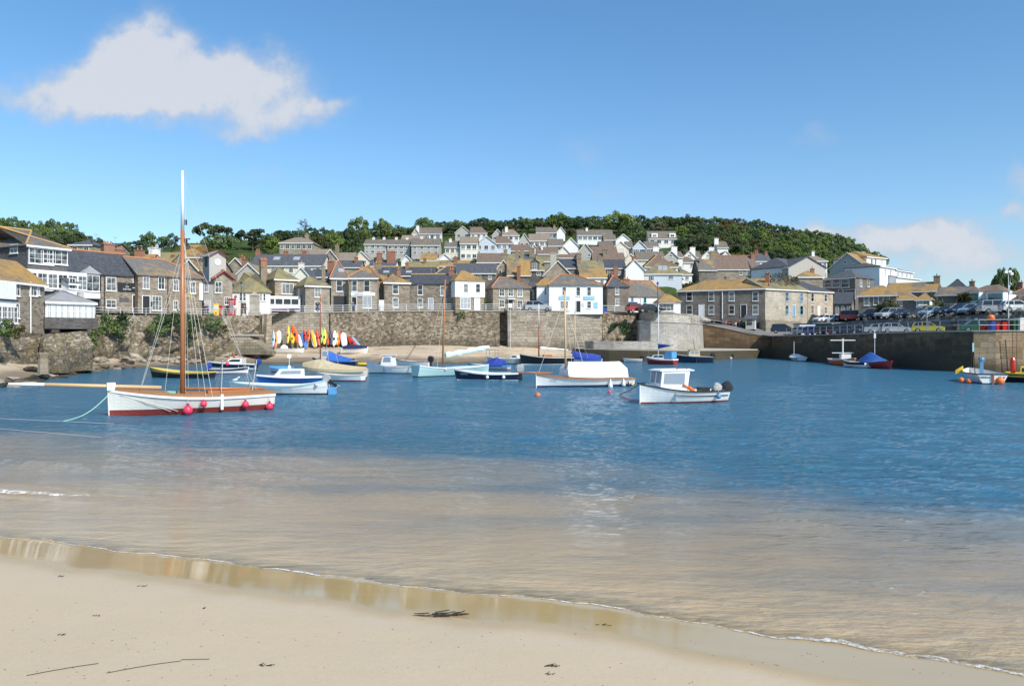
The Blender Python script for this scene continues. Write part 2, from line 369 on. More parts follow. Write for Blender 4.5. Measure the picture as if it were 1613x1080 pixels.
# near beach: signed distance inland of the water's edge
EDGE = [(-40,24.5),(-20,17.6),(-9.07,13.84),(-7.4,13.3),(-5.7,12.62),(-3.8,12.0),(-1.87,11.15),(-.4,10.75),(.79,10.35),(2.0,9.85),(2.96,9.24),(4.5,8.59),(5.37,8.18),(9,6.6),(20,2.5),(60,-8)]
ex_ = np.array([a[0] for a in EDGE]); ey_ = np.array([a[1] for a in EDGE])
def edge_y(x): return np.interp(x, ex_, ey_) + .07*np.sin(x*2.1)+.045*np.sin(x*5.3+1)+.02*np.sin(x*13.7)
_xs = np.linspace(-45, 65, 2201); _ys = np.convolve(np.interp(_xs, ex_, ey_), np.hanning(61)/np.hanning(61).sum(), 'same'); _ys[:40] = np.interp(_xs[:40], ex_, ey_); _ys[-40:] = np.interp(_xs[-40:], ex_, ey_)
def inland(x, y): return (edge_y(x)-y)*.93
def vnoise(x, y, s, seed=0):
    out = np.zeros_like(x)
    r = np.random.default_rng(seed)
    for k in range(14):
        a = r.uniform(0, 2*np.pi); fq = s*r.uniform(.5, 2.2); out += np.sin((x*np.cos(a)+y*np.sin(a))*fq+r.uniform(0, 6.28))/(fq/s)**.7
    return out/5
def sand_z(x, y):
    s = (np.interp(x, _xs, _ys)-y)*.93
    z = np.where(s > 0, .085*s + .004*s*s, .060*s*(1+.03*np.clip(x, -2, 12))-.0002*s*s)
    z = np.where(s > 6, .085*6+.144+.16*(s-6), z)
    return np.maximum(z, -2.6) + vnoise(x, y, .8, 3)*.006 + vnoise(x, y, 9, 5)*.0012*np.clip((s-1.2)/1.0, 0, 1)
def mat_sand():
    m, g, b = newmat('beach_sand'); p = g.n('ShaderNodeNewGeometry').outputs['Position']
    s = g.n('ShaderNodeAttribute', attribute_name='inland').outputs['Fac']
    n1 = g.noise(p, .9, 5, .6); n2 = g.noise(p, 9, 5, .7); n3 = g.noise(p, 160, 2, .6); n4 = g.noise(g.n('ShaderNodeMapping', {0: p, 'Rotation': (0, 0, .4), 'Scale': (.35, 2.2, 1)}).outputs[0], 1.2, 5, .6)
    dry = g.mix(n1, (.54,.425,.28), (.61,.49,.335)); dry = g.mix(g.m('MULTIPLY', g.sstep(n2, .45, .75), .35), dry, (.52,.42,.30))
    dry = g.mix(g.m('MULTIPLY', n4, .35), dry, (.56,.47,.36))
    dry = g.mix(.5, dry, g.mix(1.0, dry, g.ramp(n3, [(.3, .62), (.7, 1.3)]), 'MULTIPLY'))
    sp = g.n('ShaderNodeTexVoronoi', {0: p, 'Scale': 7.0}).outputs['Distance']
    dry = g.mix(g.m('MULTIPLY', g.sstep(sp, .035, .02), g.sstep(g.noise(p, .7, 3), .5, .62)), dry, (.06,.04,.03))
    ss = g.m('ADD', s, g.m('MULTIPLY', g.m('SUBTRACT', n1, .5), .3))
    wet = g.sstep(ss, 1.05, 1.75, 1, 0); damp = g.sstep(ss, 1.3, 2.4, 1, 0)
    c = g.mix(g.m('MULTIPLY', damp, .35), dry, (.50,.43,.35)); c = g.mix(wet, c, g.mix(n4, (.44,.30,.13), (.52,.37,.17))); c = g.mix(g.sstep(s, .1, -.6), c, g.mix(n4, (.76,.54,.29), (.86,.66,.40)))
    L(g, c, b.inputs['Base Color'])
    sub = g.sstep(s, .02, -.12); L(g, g.m('MAXIMUM', g.sstep(ss, 1.0, 1.75, .05, .95), sub), b.inputs['Roughness']); L(g, g.m('MULTIPLY', g.m('ADD', .1, g.m('MULTIPLY', wet, .45)), g.m('SUBTRACT', 1.0, sub)), b.inputs['Specular IOR Level'])
    hb = g.m('ADD', g.m('MULTIPLY', n2, .6), g.m('MULTIPLY', n3, .12))
    bs = g.m('SUBTRACT', .5, g.m('MULTIPLY', wet, .492))
    L(g, g.n('ShaderNodeBump', {'Height': hb, 'Distance': .02, 'Strength': bs}).outputs[0], b.inputs['Normal']); return m
SAND = mat_sand()
def sand_sheet():
    us = np.linspace(-1.6, 1.6, 520); ds = np.concatenate([np.linspace(-8, 3, 23)[:-1], np.geomspace(3, 110, 260)])
    D = np.repeat(ds[:, None], len(us), 1); X = np.where(D < 3, us[None, :]*3, us[None, :]*np.maximum(D, 3)); X = X*1.0
    Z = sand_z(X, D)
    return grid_mesh('sandy_beach', np.stack([X, D, Z], -1), SAND, {'inland': inland(X, D)})
tag(sand_sheet(), 'pale sand beach in the foreground running under the water', kind='structure')

# far beach in front of the harbour walls
WATERL = [(-700,50),(-60,58),(0,61),(60,67),(100,76),(150,88),(230,98),(300,104),(400,111),(500,112),(700,112),(820,118),(900,122),(980,124)]
FOOT = [(-700,1.6),(0,1.8),(150,1.7),(230,1.95),(300,1.9),(400,1.95),(480,2.3),(600,2.65),(700,2.75),(800,2.35),(915,1.9),(980,1.7)]
def far_sand(px, t):
    a, b = table(WATERL)(px)-9, wd(px)+.8
    d = lerp(a, b, t); w_ = table(WATERL)(px); zt = table(FOOT)(px)
    z = (d-w_)/(b-w_)*zt if d > w_ else (d-w_)*.09
    x = (px-CX)/F*d
    z += (noise.noise(Vector((x*.12, d*.12, 0)))*.35 + noise.noise(Vector((x*.5, d*.5, 4)))*.09)*min(1, max(0, (d-w_+1)/4))
    return PZ(px, d, z)
rows = [[far_sand(px, t/40.) for px in range(-700, 982, 6)] for t in range(41)]
def mat_farsand():
    m, g, b = newmat('harbour_sand'); p = g.n('ShaderNodeNewGeometry').outputs['Position']; z = g.n('ShaderNodeSeparateXYZ', {0: p})
    n1 = g.noise(p, .35, 6, .7); n2 = g.noise(g.n('ShaderNodeMapping', {0: p, 'Scale': (.25, 1.6, 1)}).outputs[0], .9, 6, .65)
    c = g.mix(n1, (.50,.39,.27), (.62,.50,.36))
    c = g.mix(g.sstep(n2, .53, .62, 0, .8), c, (.17,.13,.09))
    zz = g.m('ADD', z.outputs[2], g.m('MULTIPLY', g.m('SUBTRACT', n1, .5), .9))
    c = g.mix(g.sstep(zz, .45, 1.1, 1, 0), c, (.24,.19,.13)); c = g.mix(g.sstep(zz, .0, .35, 1, 0), c, (.11,.09,.06))
    left = g.sstep(z.outputs[0], -60, -50, 1, 0); c = g.mix(g.m('MULTIPLY', left, g.sstep(n1, .42, .55)), c, (.13,.10,.07))
    L(g, c, b.inputs['Base Color']); b.inputs['Roughness'].default_value = .9
    L(g, g.n('ShaderNodeBump', {'Height': g.noise(p, 2.5, 6, .75), 'Distance': .25, 'Strength': .8}).outputs[0], b.inputs['Normal']); return m
tag(grid_mesh('harbour_beach', rows, mat_farsand()), 'strip of sand and weed below the harbour walls', kind='structure')

def weed_crumbs():
    q_ = random.Random(9); m = MB()
    for i in range(300):
        k = q_.random(); px = q_.uniform(-100, 1500); py = q_.choice((960, 975, 1000, 1045, 1060))+q_.gauss(0, 16)+px*.035
        d = 9.
        for _ in range(12):
            x = (px-CX)/F*d; z = float(sand_z(np.array(x), np.array(d))); d = F*(H-z)/max(60, py-HY)
        if float(inland(x, d)) < .3: continue
        s_ = q_.uniform(.002, .008); a = q_.uniform(0, 6.28); c, n_ = math.cos(a)*s_*2.2, math.sin(a)*s_*2.2
        m.add([(x-c, d-n_, z), (x+n_*.4, d-c*.4, z+.001), (x+c, d+n_, z), (x-n_*.4, d+c*.4, z+.001), (x, d, z+s_*.7)], [(0,1,4),(1,2,4),(2,3,4),(3,0,4)])
    return m.build('weed_crumbs', paint('weed_crumb', (.09,.06,.035), .9), fix=False)
tag(weed_crumbs(), 'crumbs of dried weed and shell strewn over the dry sand', kind='stuff')

# water: real ripples near the camera, bump beyond
def wave_h(x, y):
    r = np.random.default_rng(5); out = np.zeros_like(x)
    for lam, amp, n in ((5.0, .022, 5), (2.2, .013, 7), (1.0, .0075, 9), (.5, .0040, 10), (.26, .0019, 10)):
        for k in range(n):
            a = -1.95 + r.normal(0, .55); lam2 = lam*r.uniform(.75, 1.35); q = 2*np.pi/lam2
            ph = (x*np.cos(a)+y*np.sin(a))*q + r.uniform(0, 6.28)
            out += amp*(1-2*np.abs(np.sin(ph/2))**1.3)*.5
    return out
def mat_water():
    m, g, b = newmat('sea_water'); g.t.nodes.remove(b)
    p = g.n('ShaderNodeNewGeometry').outputs['Position']
    dep = g.n('ShaderNodeAttribute', attribute_name='depth').outputs['Fac']; inl = g.n('ShaderNodeAttribute', attribute_name='inland').outputs['Fac']
    mp = g.n('ShaderNodeMapping', {0: p, 'Rotation': (0, 0, .28), 'Scale': (.55, 1.5, 1)}).outputs[0]
    a1 = g.noise(mp, 1.1, 3, .6, dist=.3); a2 = g.noise(mp, 3.6, 3, .6, dist=.5); a3 = g.noise(mp, .25, 3, .5)
    gust = g.noise(g.n('ShaderNodeMapping', {0: p, 'Scale': (.45, 1.6, 1)}).outputs[0], .16, 5, .62)
    off = g.sstep(inl, -.3, -14, .13, 1); a4 = g.noise(mp, 10, 3, .65, dist=.6)
    hgt = g.m('ADD', g.m('MULTIPLY', a1, .7), g.m('ADD', g.m('ADD', g.m('MULTIPLY', a2, .3), g.m('MULTIPLY', a4, .13)), g.m('MULTIPLY', a3, .5)))
    st = g.m('MULTIPLY', off, g.m('ADD', .45, g.m('MULTIPLY', gust, .9)))
    bump = g.n('ShaderNodeBump', {'Height': hgt, 'Distance': .38, 'Strength': st}).outputs[0]
    op = g.m('SUBTRACT', 1.0, g.m('EXPONENT', g.m('MULTIPLY', dep, -2.6)))
    body = g.mix(g.sstep(g.m('ADD', dep, g.m('MULTIPLY', g.m('SUBTRACT', gust, .5), 1.0)), -.1, .9), (.60,.43,.23), (.045,.155,.245))
    body = g.mix(g.m('MULTIPLY', g.sstep(gust, .45, .65), .35), body, (.04,.16,.22))
    dif = g.n('ShaderNodeBsdfDiffuse', {0: body, 'Normal': bump}).outputs[0]
    tr = g.n('ShaderNodeBsdfTransparent', {0: (.93,.95,.93,1)}).outputs[0]
    inner = g.n('ShaderNodeMixShader', {0: op, 1: tr, 2: dif}).outputs[0]
    fr = g.m('MINIMUM', g.n('ShaderNodeFresnel', {'IOR': 1.333, 'Normal': bump}).outputs[0], .75)
    gl = g.n('ShaderNodeBsdfGlossy', {0: (1,1,1,1), 'Roughness': .07, 'Normal': bump}).outputs[0]
    sh = g.n('ShaderNodeMixShader', {0: fr, 1: inner, 2: gl}).outputs[0]
    # scattered foam flecks in the swash
    v = g.noise(g.n('ShaderNodeMapping', {0: p, 'Rotation': (0, 0, -.3), 'Scale': (2.2, 5.5, 1)}).outputs[0], 2.6, 5, .75)
    v2 = g.noise(p, .45, 3, .5); x = g.n('ShaderNodeSeparateXYZ', {0: p}).outputs[0]
    zone = g.m('MULTIPLY', g.sstep(inl, -6.5, -1.0), g.sstep(x, -3, 6, .0, 1))
    fl = g.m('MULTIPLY', g.sstep(g.m('ADD', v, g.m('MULTIPLY', g.m('SUBTRACT', v2, .5), .25)), .655, .70), zone)
    foam = g.n('ShaderNodeBsdfDiffuse', {0: (.8,.8,.8,1)}).outputs[0]
    sh = g.n('ShaderNodeMixShader', {0: g.m('MULTIPLY', fl, .75), 1: sh, 2: foam}).outputs[0]
    L(g, sh, g.t.nodes['Material Output'].inputs[0]); return m
WATER = mat_water()
def water_sheet():
    us = np.linspace(-1.15, 1.15, 900)
    ds = np.concatenate([np.geomspace(2.2, 62, 620), np.geomspace(62.5, 170, 30), [400, 3000]])
    D = np.repeat(ds[:, None], len(us), 1); X = us[None, :]*D
    s = inland(X, D)
    # pull every column's first rows up to the water's edge: drop what lies inland
    wv = wave_h(X, D); fade = np.clip((-s-.3)/11., .025, 1)*np.clip((90-D)/45., 0, 1)
    Z = wv*fade
    # one low swell steepening near the sand, left and right
    def swell(off_, wid, amp, xc, xw):
        return amp*np.exp(-((s+off_)/wid)**2)*np.exp(-((X-xc)/xw)**2)
    Z += swell(3.3, .33, .075, -11.5, 2.6)+swell(3.3, 1.3, .05, -10.5, 4)+swell(6.2, .7, .14, -13.5, 3.0)+swell(3.9, .5, .055, 7.0, 2.6)+swell(2.6, .3, .02, 5, 3)+swell(6.5, .9, .04, -3, 9)
    zs = sand_z(X, D); Z = np.where(s > -.5, np.maximum(Z, zs+.006+.02*np.clip(-s/.3, 0, 1)), Z)
    dep = np.maximum(-zs, 0.)+np.clip(D-40, 0, 30)*.03
    me_o = grid_mesh('sea_water', np.stack([X, D, Z], -1), WATER, {'depth': dep, 'inland': s})
    b = bmesh.new(); b.from_mesh(me_o.data); b.verts.ensure_lookup_table()
    sf = s.ravel(); kill = [v for v in b.verts if sf[v.index] > .012 and True]
    bmesh.ops.delete(b, geom=kill, context='VERTS'); b.to_mesh(me_o.data); b.free()
    return me_o
tag(water_sheet(), 'rippled harbour water, sandy in the shallows and blue beyond', kind='structure')
# foam along the lip of the last wave and on the small breaker at the left
def mat_foam():
    m, g, b = newmat('sea_foam'); p = g.n('ShaderNodeNewGeometry').outputs['Position']
    b.inputs['Base Color'].default_value = (.86,.85,.83,1); b.inputs['Roughness'].default_value = .7
    L(g, g.m('MULTIPLY', g.sstep(g.noise(p, 16, 4, .75), .34, .6), g.sstep(g.noise(p, 1.1, 4, .65), .36, .58, .12, 1)), b.inputs['Alpha'])
    L(g, g.n('ShaderNodeBump', {'Height': g.noise(p, 45, 3), 'Distance': .02, 'Strength': .8}).outputs[0], b.inputs['Normal']); return m
def foam_strip(x0, x1, off_, wf, hf, n=900):
    rows = []
    xs = np.linspace(x0, x1, n)
    for k in range(7):
        t = k/6.; row = []
        for x in xs:
            w_ = wf(x)*(1+.5*noise.noise(Vector((x*3, 0, 2)))+.5*noise.noise(Vector((x*11, 5, 3))))
            y = float(edge_y(x))+off_(x) + w_*(t-.12)
            z = float(sand_z(np.array(x), np.array(y))); z = max(z, -.004) if off_(x) < .5 else .045*math.exp(-((x+11.5)/2.6)**2)
            row.append((x, y, z+.012+hf*math.sin(math.pi*min(1, t*1.0))*(.7+.5*noise.noise(Vector((x*9, t*3, 1))))))
        rows.append(row)
    return rows
FO = mat_foam()
tag(grid_mesh('wave_foam', foam_strip(-14, 7.5, lambda x: -.02, lambda x: .025+.05*max(0, math.sin(x*1.3+2)*math.sin(x*.47))+.06*max(0, min(1, (x-.5)/4)), .007), FO),
    'thin white foam line along the edge of the last wave on the sand', kind='stuff')
tag(grid_mesh('breaker_foam', foam_strip(-15, -9.3, lambda x: 3.05+.25*math.sin(x*1.2), lambda x: .30*min(1, max(.03, (-9.4-x)/1.8)), .05, 500), FO),
    'white foam of the small breaking wave at the left', kind='stuff')
# ---------------------------------------------------------------- buildings
WCACHE = {}
def window_pair(wm, hm, cols, rows, fm, pm, dep=.06):
    key = (round(wm, 1), round(hm, 1), cols, rows, fm, pm)
    if key in WCACHE: return WCACHE[key]
    w, h = max(.3, key[0]), max(.3, key[1]); b = .07 if w < 2 else .08; t = .045
    f = MB()
    f.box(-w/2, -w/2+b, -dep, 0, 0, h); f.box(w/2-b, w/2, -dep, 0, 0, h)
    f.box(-w/2+b, w/2-b, -dep, 0, h-b, h); f.box(-w/2+b, w/2-b, -dep, 0, 0, b)
    for i in range(1, cols):
        x = -w/2+w*i/cols; f.box(x-t/2, x+t/2, -dep+.012, 0, b, h-b)
    for j in range(1, rows):
        z = h*j/rows; tt = .035
        for i in range(cols):
            xa = -w/2+w*i/cols+(b if i == 0 else t/2); xb = -w/2+w*(i+1)/cols-(b if i == cols-1 else t/2)
            f.box(xa, xb, -dep+.02, 0, z-tt/2, z+tt/2)
    f.box(-w/2-.07, w/2+.07, -dep-.06, -.002, -.09, -.003)
    p = MB(); p.box(-w/2+b, w/2-b, -.03, .05, b, h-b)
    me = f.mesh('window', False, [MATS[fm]]); fixn(me); mp = p.mesh('pane', False, [MATS[pm]]); fixn(mp)
    WCACHE[key] = (me, mp); return WCACHE[key]
def put_window(par, loc, rz, wm, hm, cols=2, rows=2, fm='white_clean', pm='glass', name='window'):
    me, mp = window_pair(wm, hm, cols, rows, fm, pm)
    o = bpy.data.objects.new(name, me); COL.objects.link(o); o.parent = par; o.location = loc; o.rotation_euler = (0, 0, rz)
    q = bpy.data.objects.new('pane', mp); COL.objects.link(q); q.parent = o
    return o
def roof_mesh(mb, w, D, he, hr, axis, ia, ib, ov=.25, th=.14):
    """hip or gable roof as a closed slab; ia/ib pull the ridge in at its two ends (0 = gable)"""
    if axis == 'x': half, run = D/2, w
    else: half, run = w/2, D
    sl = (hr-he)/half
    def zat(dist): return he+.14-sl*dist
    e = [(-ov, -ov), (w+ov, -ov), (w+ov, D+ov), (-ov, D+ov)]
    ze = he+.14-sl*ov
    if axis == 'x':
        ra = (ia if ia > 0 else -ov, D/2); rb = (w-ib if ib > 0 else w+ov, D/2)
        tops = [(0, 1, 'b', 'a'), (2, 3, 'a', 'b')]; ends = [(3, 0, 'a'), (1, 2, 'b')]
    else:
        ra = (w/2, ia if ia > 0 else -ov); rb = (w/2, D-ib if ib > 0 else D+ov)
        tops = [(1, 2, 'b', 'a'), (3, 0, 'a', 'b')]; ends = [(0, 1, 'a'), (2, 3, 'b')]
    def pts(dz):
        d = {i: Vector((*e[i], ze+dz)) for i in range(4)}; d['a'] = Vector((*ra, hr+.14+dz)); d['b'] = Vector((*rb, hr+.14+dz)); return d
    T, B = pts(0), pts(-th)
    idx = {k: i for i, k in enumerate([0, 1, 2, 3, 'a', 'b'])}
    vs = [T[k] for k in idx]+[B[k] for k in idx]; fs = []
    for t in tops: fs.append(tuple(idx[k] for k in t)); fs.append(tuple(6+idx[k] for k in reversed(t)))
    gab = {'a': (ia <= 0), 'b': (ib <= 0)}
    for t in ends:
        i, j, k = t
        if gab[k]: fs.append((idx[i], idx[k], 6+idx[k], 6+idx[i])); fs.append((idx[k], idx[j], 6+idx[j], 6+idx[k]))
        else:
            fs.append((idx[i], idx[j], idx[k])); fs.append((6+idx[k], 6+idx[j], 6+idx[i])); fs.append((idx[i], idx[j], 6+idx[j], 6+idx[i]))
    for t in tops: i, j = t[0], t[1]; fs.append((idx[i], idx[j], 6+idx[j], 6+idx[i]))
    mb.add(vs, fs); return T, gab
def wall_mesh(mb, w, D, z0, he, hr, axis, ia, ib):
    vs = [Vector(v) for v in ((0,0,z0),(w,0,z0),(w,D,z0),(0,D,z0),(0,0,he),(w,0,he),(w,D,he),(0,D,he))]
    fs = [(0,1,5,4),(1,2,6,5),(2,3,7,6),(3,0,4,7)]
    if axis == 'x':
        if ia <= 0: vs.append(Vector((0, D/2, hr))); fs[3] = (3,0,4,len(vs)-1,7)
        if ib <= 0: vs.append(Vector((w, D/2, hr))); fs[1] = (1,2,6,len(vs)-1,5)
    else:
        if ia <= 0: vs.append(Vector((w/2, 0, hr))); fs[0] = (0,1,5,len(vs)-1,4)
        if ib <= 0: vs.append(Vector((w/2, D, hr))); fs[2] = (2,3,7,len(vs)-1,6)
    mb.add(vs, fs)
def chimney(root, x, y, z0, z1, s=.8, mat='brick_red', pots=2, sy=None):
    sy = sy or s*.7; m = MB(); m.box(x-s/2, x+s/2, y-sy/2, y+sy/2, z0, z1-.12); m.box(x-s/2-.08, x+s/2+.08, y-sy/2-.08, y+sy/2+.08, z1-.12, z1)
    c = m.build('chimney', MATS[mat], root)
    for i in range(pots):
        p = MB(); px_ = x+(i-(pots-1)/2)*s/max(pots, 1); p.lathe([(.13, z1), (.10, z1+.35), (.14, z1+.36), (.14, z1+.42), (.09, z1+.42)], 8, (px_, y, 0)); p.build('chimney_pot', MATS['terracotta'], c)
def seg_hit(px, A, B):
    """point of the wall line A-B seen in column px (plan)"""
    k = (px-CX)/F; dx, dy = B.x-A.x, B.y-A.y
    t = (k*A.y-A.x)/(dx-k*dy); return t, A.y+dy*t
HOUSES = []
def house(label, x0, x1, ye, yr, yb=None, d=None, d1=None, hw=None, D=7., ax='x', ia=0., ib=0., w='granite', r='roof_slate', win=(), side=(), doors=(), ch=(), ridge=None,
          auto=None, fm='white_clean', pm='glass', cols=2, rows=2, name='house', cat='house', gutter=True, group=None, ov=.25, zb=None, low=None, skylight=(), part_walls=()):
    xm = (x0+x1)/2
    if d is None:
        d = hs[0](xm, 1)+1
        while d < 420 and HY-F*(hill_z(xm, d)+hw-H)/d > ye: d += 1
    if d1 is None:                                                  # far from the centre the fronts look back at the harbour mouth
        d1 = d-(x1-x0)/F*d*(xm-CX)/F if xm > 1290 else d
    A, B = PZ(x0, d, 0), PZ(x1, d1, 0); w_ = (B-A).length; rz = math.atan2(B.y-A.y, B.x-A.x); dm = (d+d1)/2
    zE = H+(HY-ye)/F*dm; zR = H+(HY-yr)/F*(dm+(D/2 if ax == 'x' else (ia if ia > 0 else 0)))
    zg = (H+(HY-yb)/F*dm) if yb else (zb if zb is not None else min(hill_z(x0, d), hill_z(x1, d1))-.3)
    root = empty(name, (A.x, A.y, zg), rz, label, cat, group)
    he, hr = zE-zg, max(zR-zg, zE-zg+.5)
    z0 = -(low if low is not None else 1.2)
    m = MB(); wall_mesh(m, w_, D, z0, he, hr, ax, ia, ib); m.build('wall', MATS[w], root)
    m = MB(); T, gab = roof_mesh(m, w_, D, he, hr, ax, ia, ib, ov); m.build('roof', MATS[r], root)
    if ridge:
        m = MB(); up = Vector((0, 0, .05)); m.tube(T['a']+up, T['b']+up, .13, .13, 6)
        for k, es in (('a', (0, 3) if ax == 'x' else (0, 1)), ('b', (1, 2) if ax == 'x' else (2, 3))):
            if not gab[k]:
                for e in es: m.tube(T[k]+up, T[e]+up*.6, .11, .11, 6)
        m.build('ridge_tiles', MATS[ridge], root)
    if gutter:
        m = MB(); m.box(-ov, w_+ov, -ov-.07, -ov-.002, he-.13-(hr-he)/(D/2 if ax == 'x' else w_/2)*ov*(1 if ax == 'x' else 0), he+.08-(hr-he)/(D/2 if ax == 'x' else w_/2)*ov*(1 if ax == 'x' else 0)) if (ax == 'x' or ia > 0) else None
        if ax == 'y' and ia <= 0:
            s_ = (hr-he)/(w_/2)
            for sgn in (0, 1):
                xe = -ov if not sgn else w_+ov; ze = he+.14-s_*ov
                m.add([(xe, -ov-.05, ze), (w_/2, -ov-.05, hr+.14), (w_/2, -ov-.05, hr-.1), (xe, -ov-.05, ze-.22),
                       (xe, -ov-.003, ze), (w_/2, -ov-.003, hr+.14), (w_/2, -ov-.003, hr-.1), (xe, -ov-.003, ze-.22)],
                      [(0,1,2,3),(7,6,5,4),(0,4,5,1),(1,5,6,2),(2,6,7,3),(3,7,4,0)])
        if m.v: m.build('fascia_board', MATS['white'], root)
    def wn(px, yt, wp, hp, c=cols, r_=rows, f_=fm, p_=pm, door=None):
        t, dd = seg_hit(px, A, B); zt = H+(HY-yt)/F*dd-zg; wm, hm = wp/F*dd/max(.5, math.cos(rz)), hp/F*dd
        if door:
            dm_ = MB(); dm_.box(-wm/2, wm/2, -.05, .06, 0, hm); o = dm_.build('door', MATS[door], root); o.location = (t*w_, 0, zt-hm)
            fr = MB(); fr.box(-wm/2-.09, -wm/2, -.08, .0, 0, hm+.09); fr.box(wm/2, wm/2+.09, -.08, .0, 0, hm+.09); fr.box(-wm/2, wm/2, -.08, 0, hm, hm+.09)
            fr.build('frame', MATS['white'], o); return o
        return put_window(root, (t*w_, 0, zt-hm), 0, wm, hm, c, r_, f_, p_)
    for q in win: wn(*q)
    for (px, yt, wp, hp, mt) in doors: wn(px, yt, wp, hp, door=mt)
    for (sd_, v, yt, wm, hm) in side:                                # windows on the end walls, v = fraction of the depth
        dd = dm+D*v; zt = H+(HY-yt)/F*dd-zg
        put_window(root, (0 if sd_ == 'L' else w_, D*v, zt-hm), -math.pi/2 if sd_ == 'L' else math.pi/2, wm, hm, cols, rows, fm, pm)
    if auto:                                                        # evenly set windows: (columns, storeys, width, height)
        n, st, ww, wh = auto
        for s_ in range(st):
            zz = he-.45-wh-s_*2.6
            for i in range(n):
                if zz > -.5: put_window(root, (w_*(i+.5)/n, 0, zz), 0, ww, wh, 2 if ww < 1.6 else 3, 1, fm, pm)
        for sg in ('L', 'R'):
            zz = he-.45-wh
            if (ia if sg == 'L' else ib) <= 0 or ax == 'y': put_window(root, (0 if sg == 'L' else w_, D*.5, zz), -math.pi/2 if sg == 'L' else math.pi/2, ww, wh, 2, 1, fm, pm)
    for c in ch:                                                    # chimney: (u, v, metres above the ridge, width, material, pots)
        u, v, up, s_, mt, np_ = c; chimney(root, w_*u, D*v, he*.6, hr+up, s_, mt, np_)
    for (u, v, sw, shh) in skylight:
        zz = he+.14+(hr-he)*(v/.5); k = (hr-he)/(D/2)
        m = MB(); y = D*v; m.add([(w_*u-sw/2, y-shh/2, zz-k*shh/2+.06), (w_*u+sw/2, y-shh/2, zz-k*shh/2+.06), (w_*u+sw/2, y+shh/2, zz+k*shh/2+.06), (w_*u-sw/2, y+shh/2, zz+k*shh/2+.06),
               (w_*u-sw/2, y-shh/2, zz-k*shh/2-.06), (w_*u+sw/2, y-shh/2, zz-k*shh/2-.06), (w_*u+sw/2, y+shh/2, zz+k*shh/2-.06), (w_*u-sw/2, y+shh/2, zz+k*shh/2-.06)],
              [(0,1,2,3),(7,6,5,4),(0,4,5,1),(1,5,6,2),(2,6,7,3),(3,7,4,0)]); m.build('skylight', MATS['net'], root)
    HOUSES.append((x0, x1, d, d1, D)); 
    root['w_'] = w_; root['he_'] = he; root['hr_'] = hr; root['zg_'] = zg; root['dm_'] = dm
    return root
def local(root, px, yt, wp, hp):
    """picture measure on a house front -> local x, z bottom, width, height"""
    M = root.matrix_basis; A = Vector((root.location.x, root.location.y)); rz = root.rotation_euler.z; w_ = root['w_']
    B = A+Vector((math.cos(rz), math.sin(rz)))*w_; t, dd = seg_hit(px, A, B)
    return t*w_, H+(HY-yt-hp)/F*dd-root.location.z, wp/F*dd/math.cos(rz), hp/F*dd
def panel(root, name, px, yt, wp, hp, mat, y0=-.06, y1=0., label=None):
    x, z, w_, h = local(root, px, yt, wp, hp); m = MB(); m.box(x-w_/2, x+w_/2, y0, y1, z, z+h); o = m.build(name, MATS[mat], root)
    if label: o['label'] = label
    return o
def lettering(parent, txt, x, y, z, size, mat, name='lettering', squash=1.):
    cu = bpy.data.curves.new(name, 'FONT'); cu.body = txt; cu.size = size; cu.align_x = 'CENTER'; cu.align_y = 'CENTER'; cu.extrude = .006
    o = bpy.data.objects.new(name, cu); me = bpy.data.meshes.new_from_object(o); bpy.data.objects.remove(o)
    me.materials.clear(); me.materials.append(MATS[mat])
    q = bpy.data.objects.new(name, me); COL.objects.link(q); q.parent = parent; q.location = (x, y, z); q.rotation_euler = (math.radians(90), 0, 0); q.scale = (squash, 1, 1)
    return q
paint('gold', (.75, .50, .12), .4); paint('sign_blue', (.02,.05,.16), .5); paint('oxblood', (.28,.04,.03), .5)

# ---- left shore: stone cottage, slate-hung house, conservatory, inn
h = house('rubble stone cottage with an orange lichened roof at the left edge of the harbour', -60, 70, 441, 409, 524, d=66, d1=77, D=6, w='rubble', r='roof_lichen', ridge=None, low=5,
      win=[(12.5,444,4,12),(26.5,443,6.5,23),(52,446,9,20),(24,478,9,23),(60,447,3,18),(-20,446,8,20),(-20,480,8,22)], ib=0, name='stone_cottage', cat='cottage')
xa_, z, _, hh = local(h, -10, 440, 30, 86); xb_ = local(h, 20, 440, 1, 1)[0]; x = (xa_+xb_)/2; w_ = xb_-xa_; z = .6; hh = h['he_']-.7; m = MB(); m.box(x-w_/2, x+w_/2, -.35, -.01, z-1.0, z+hh); o = m.build('bay', MATS['white'], h)
m = MB(); m.box(x-w_/2-.1, x+w_/2+.1, -.5, .05, z+hh*.56, z+hh*.56+.14); m.build('bay_ledge', MATS['black_paint'], h)
for dx in (.08, .36, .64, .88): put_window(o, (x-w_/2+w_*dx, -.35, z+.3), 0, .9, 1.5, 2, 3)
m = MB(); x, z, w_, hh = local(h, 46, 444, 1, 100); m.tube((x, -.15, z), (x, -.15, z+hh), .06); m.build('drainpipe', MATS['white'], h)
m = MB(); m.tube((x, -.15, z+.02), (x+.9, -.5, z-.35), .06); m.build('drainpipe', MATS['white'], h)

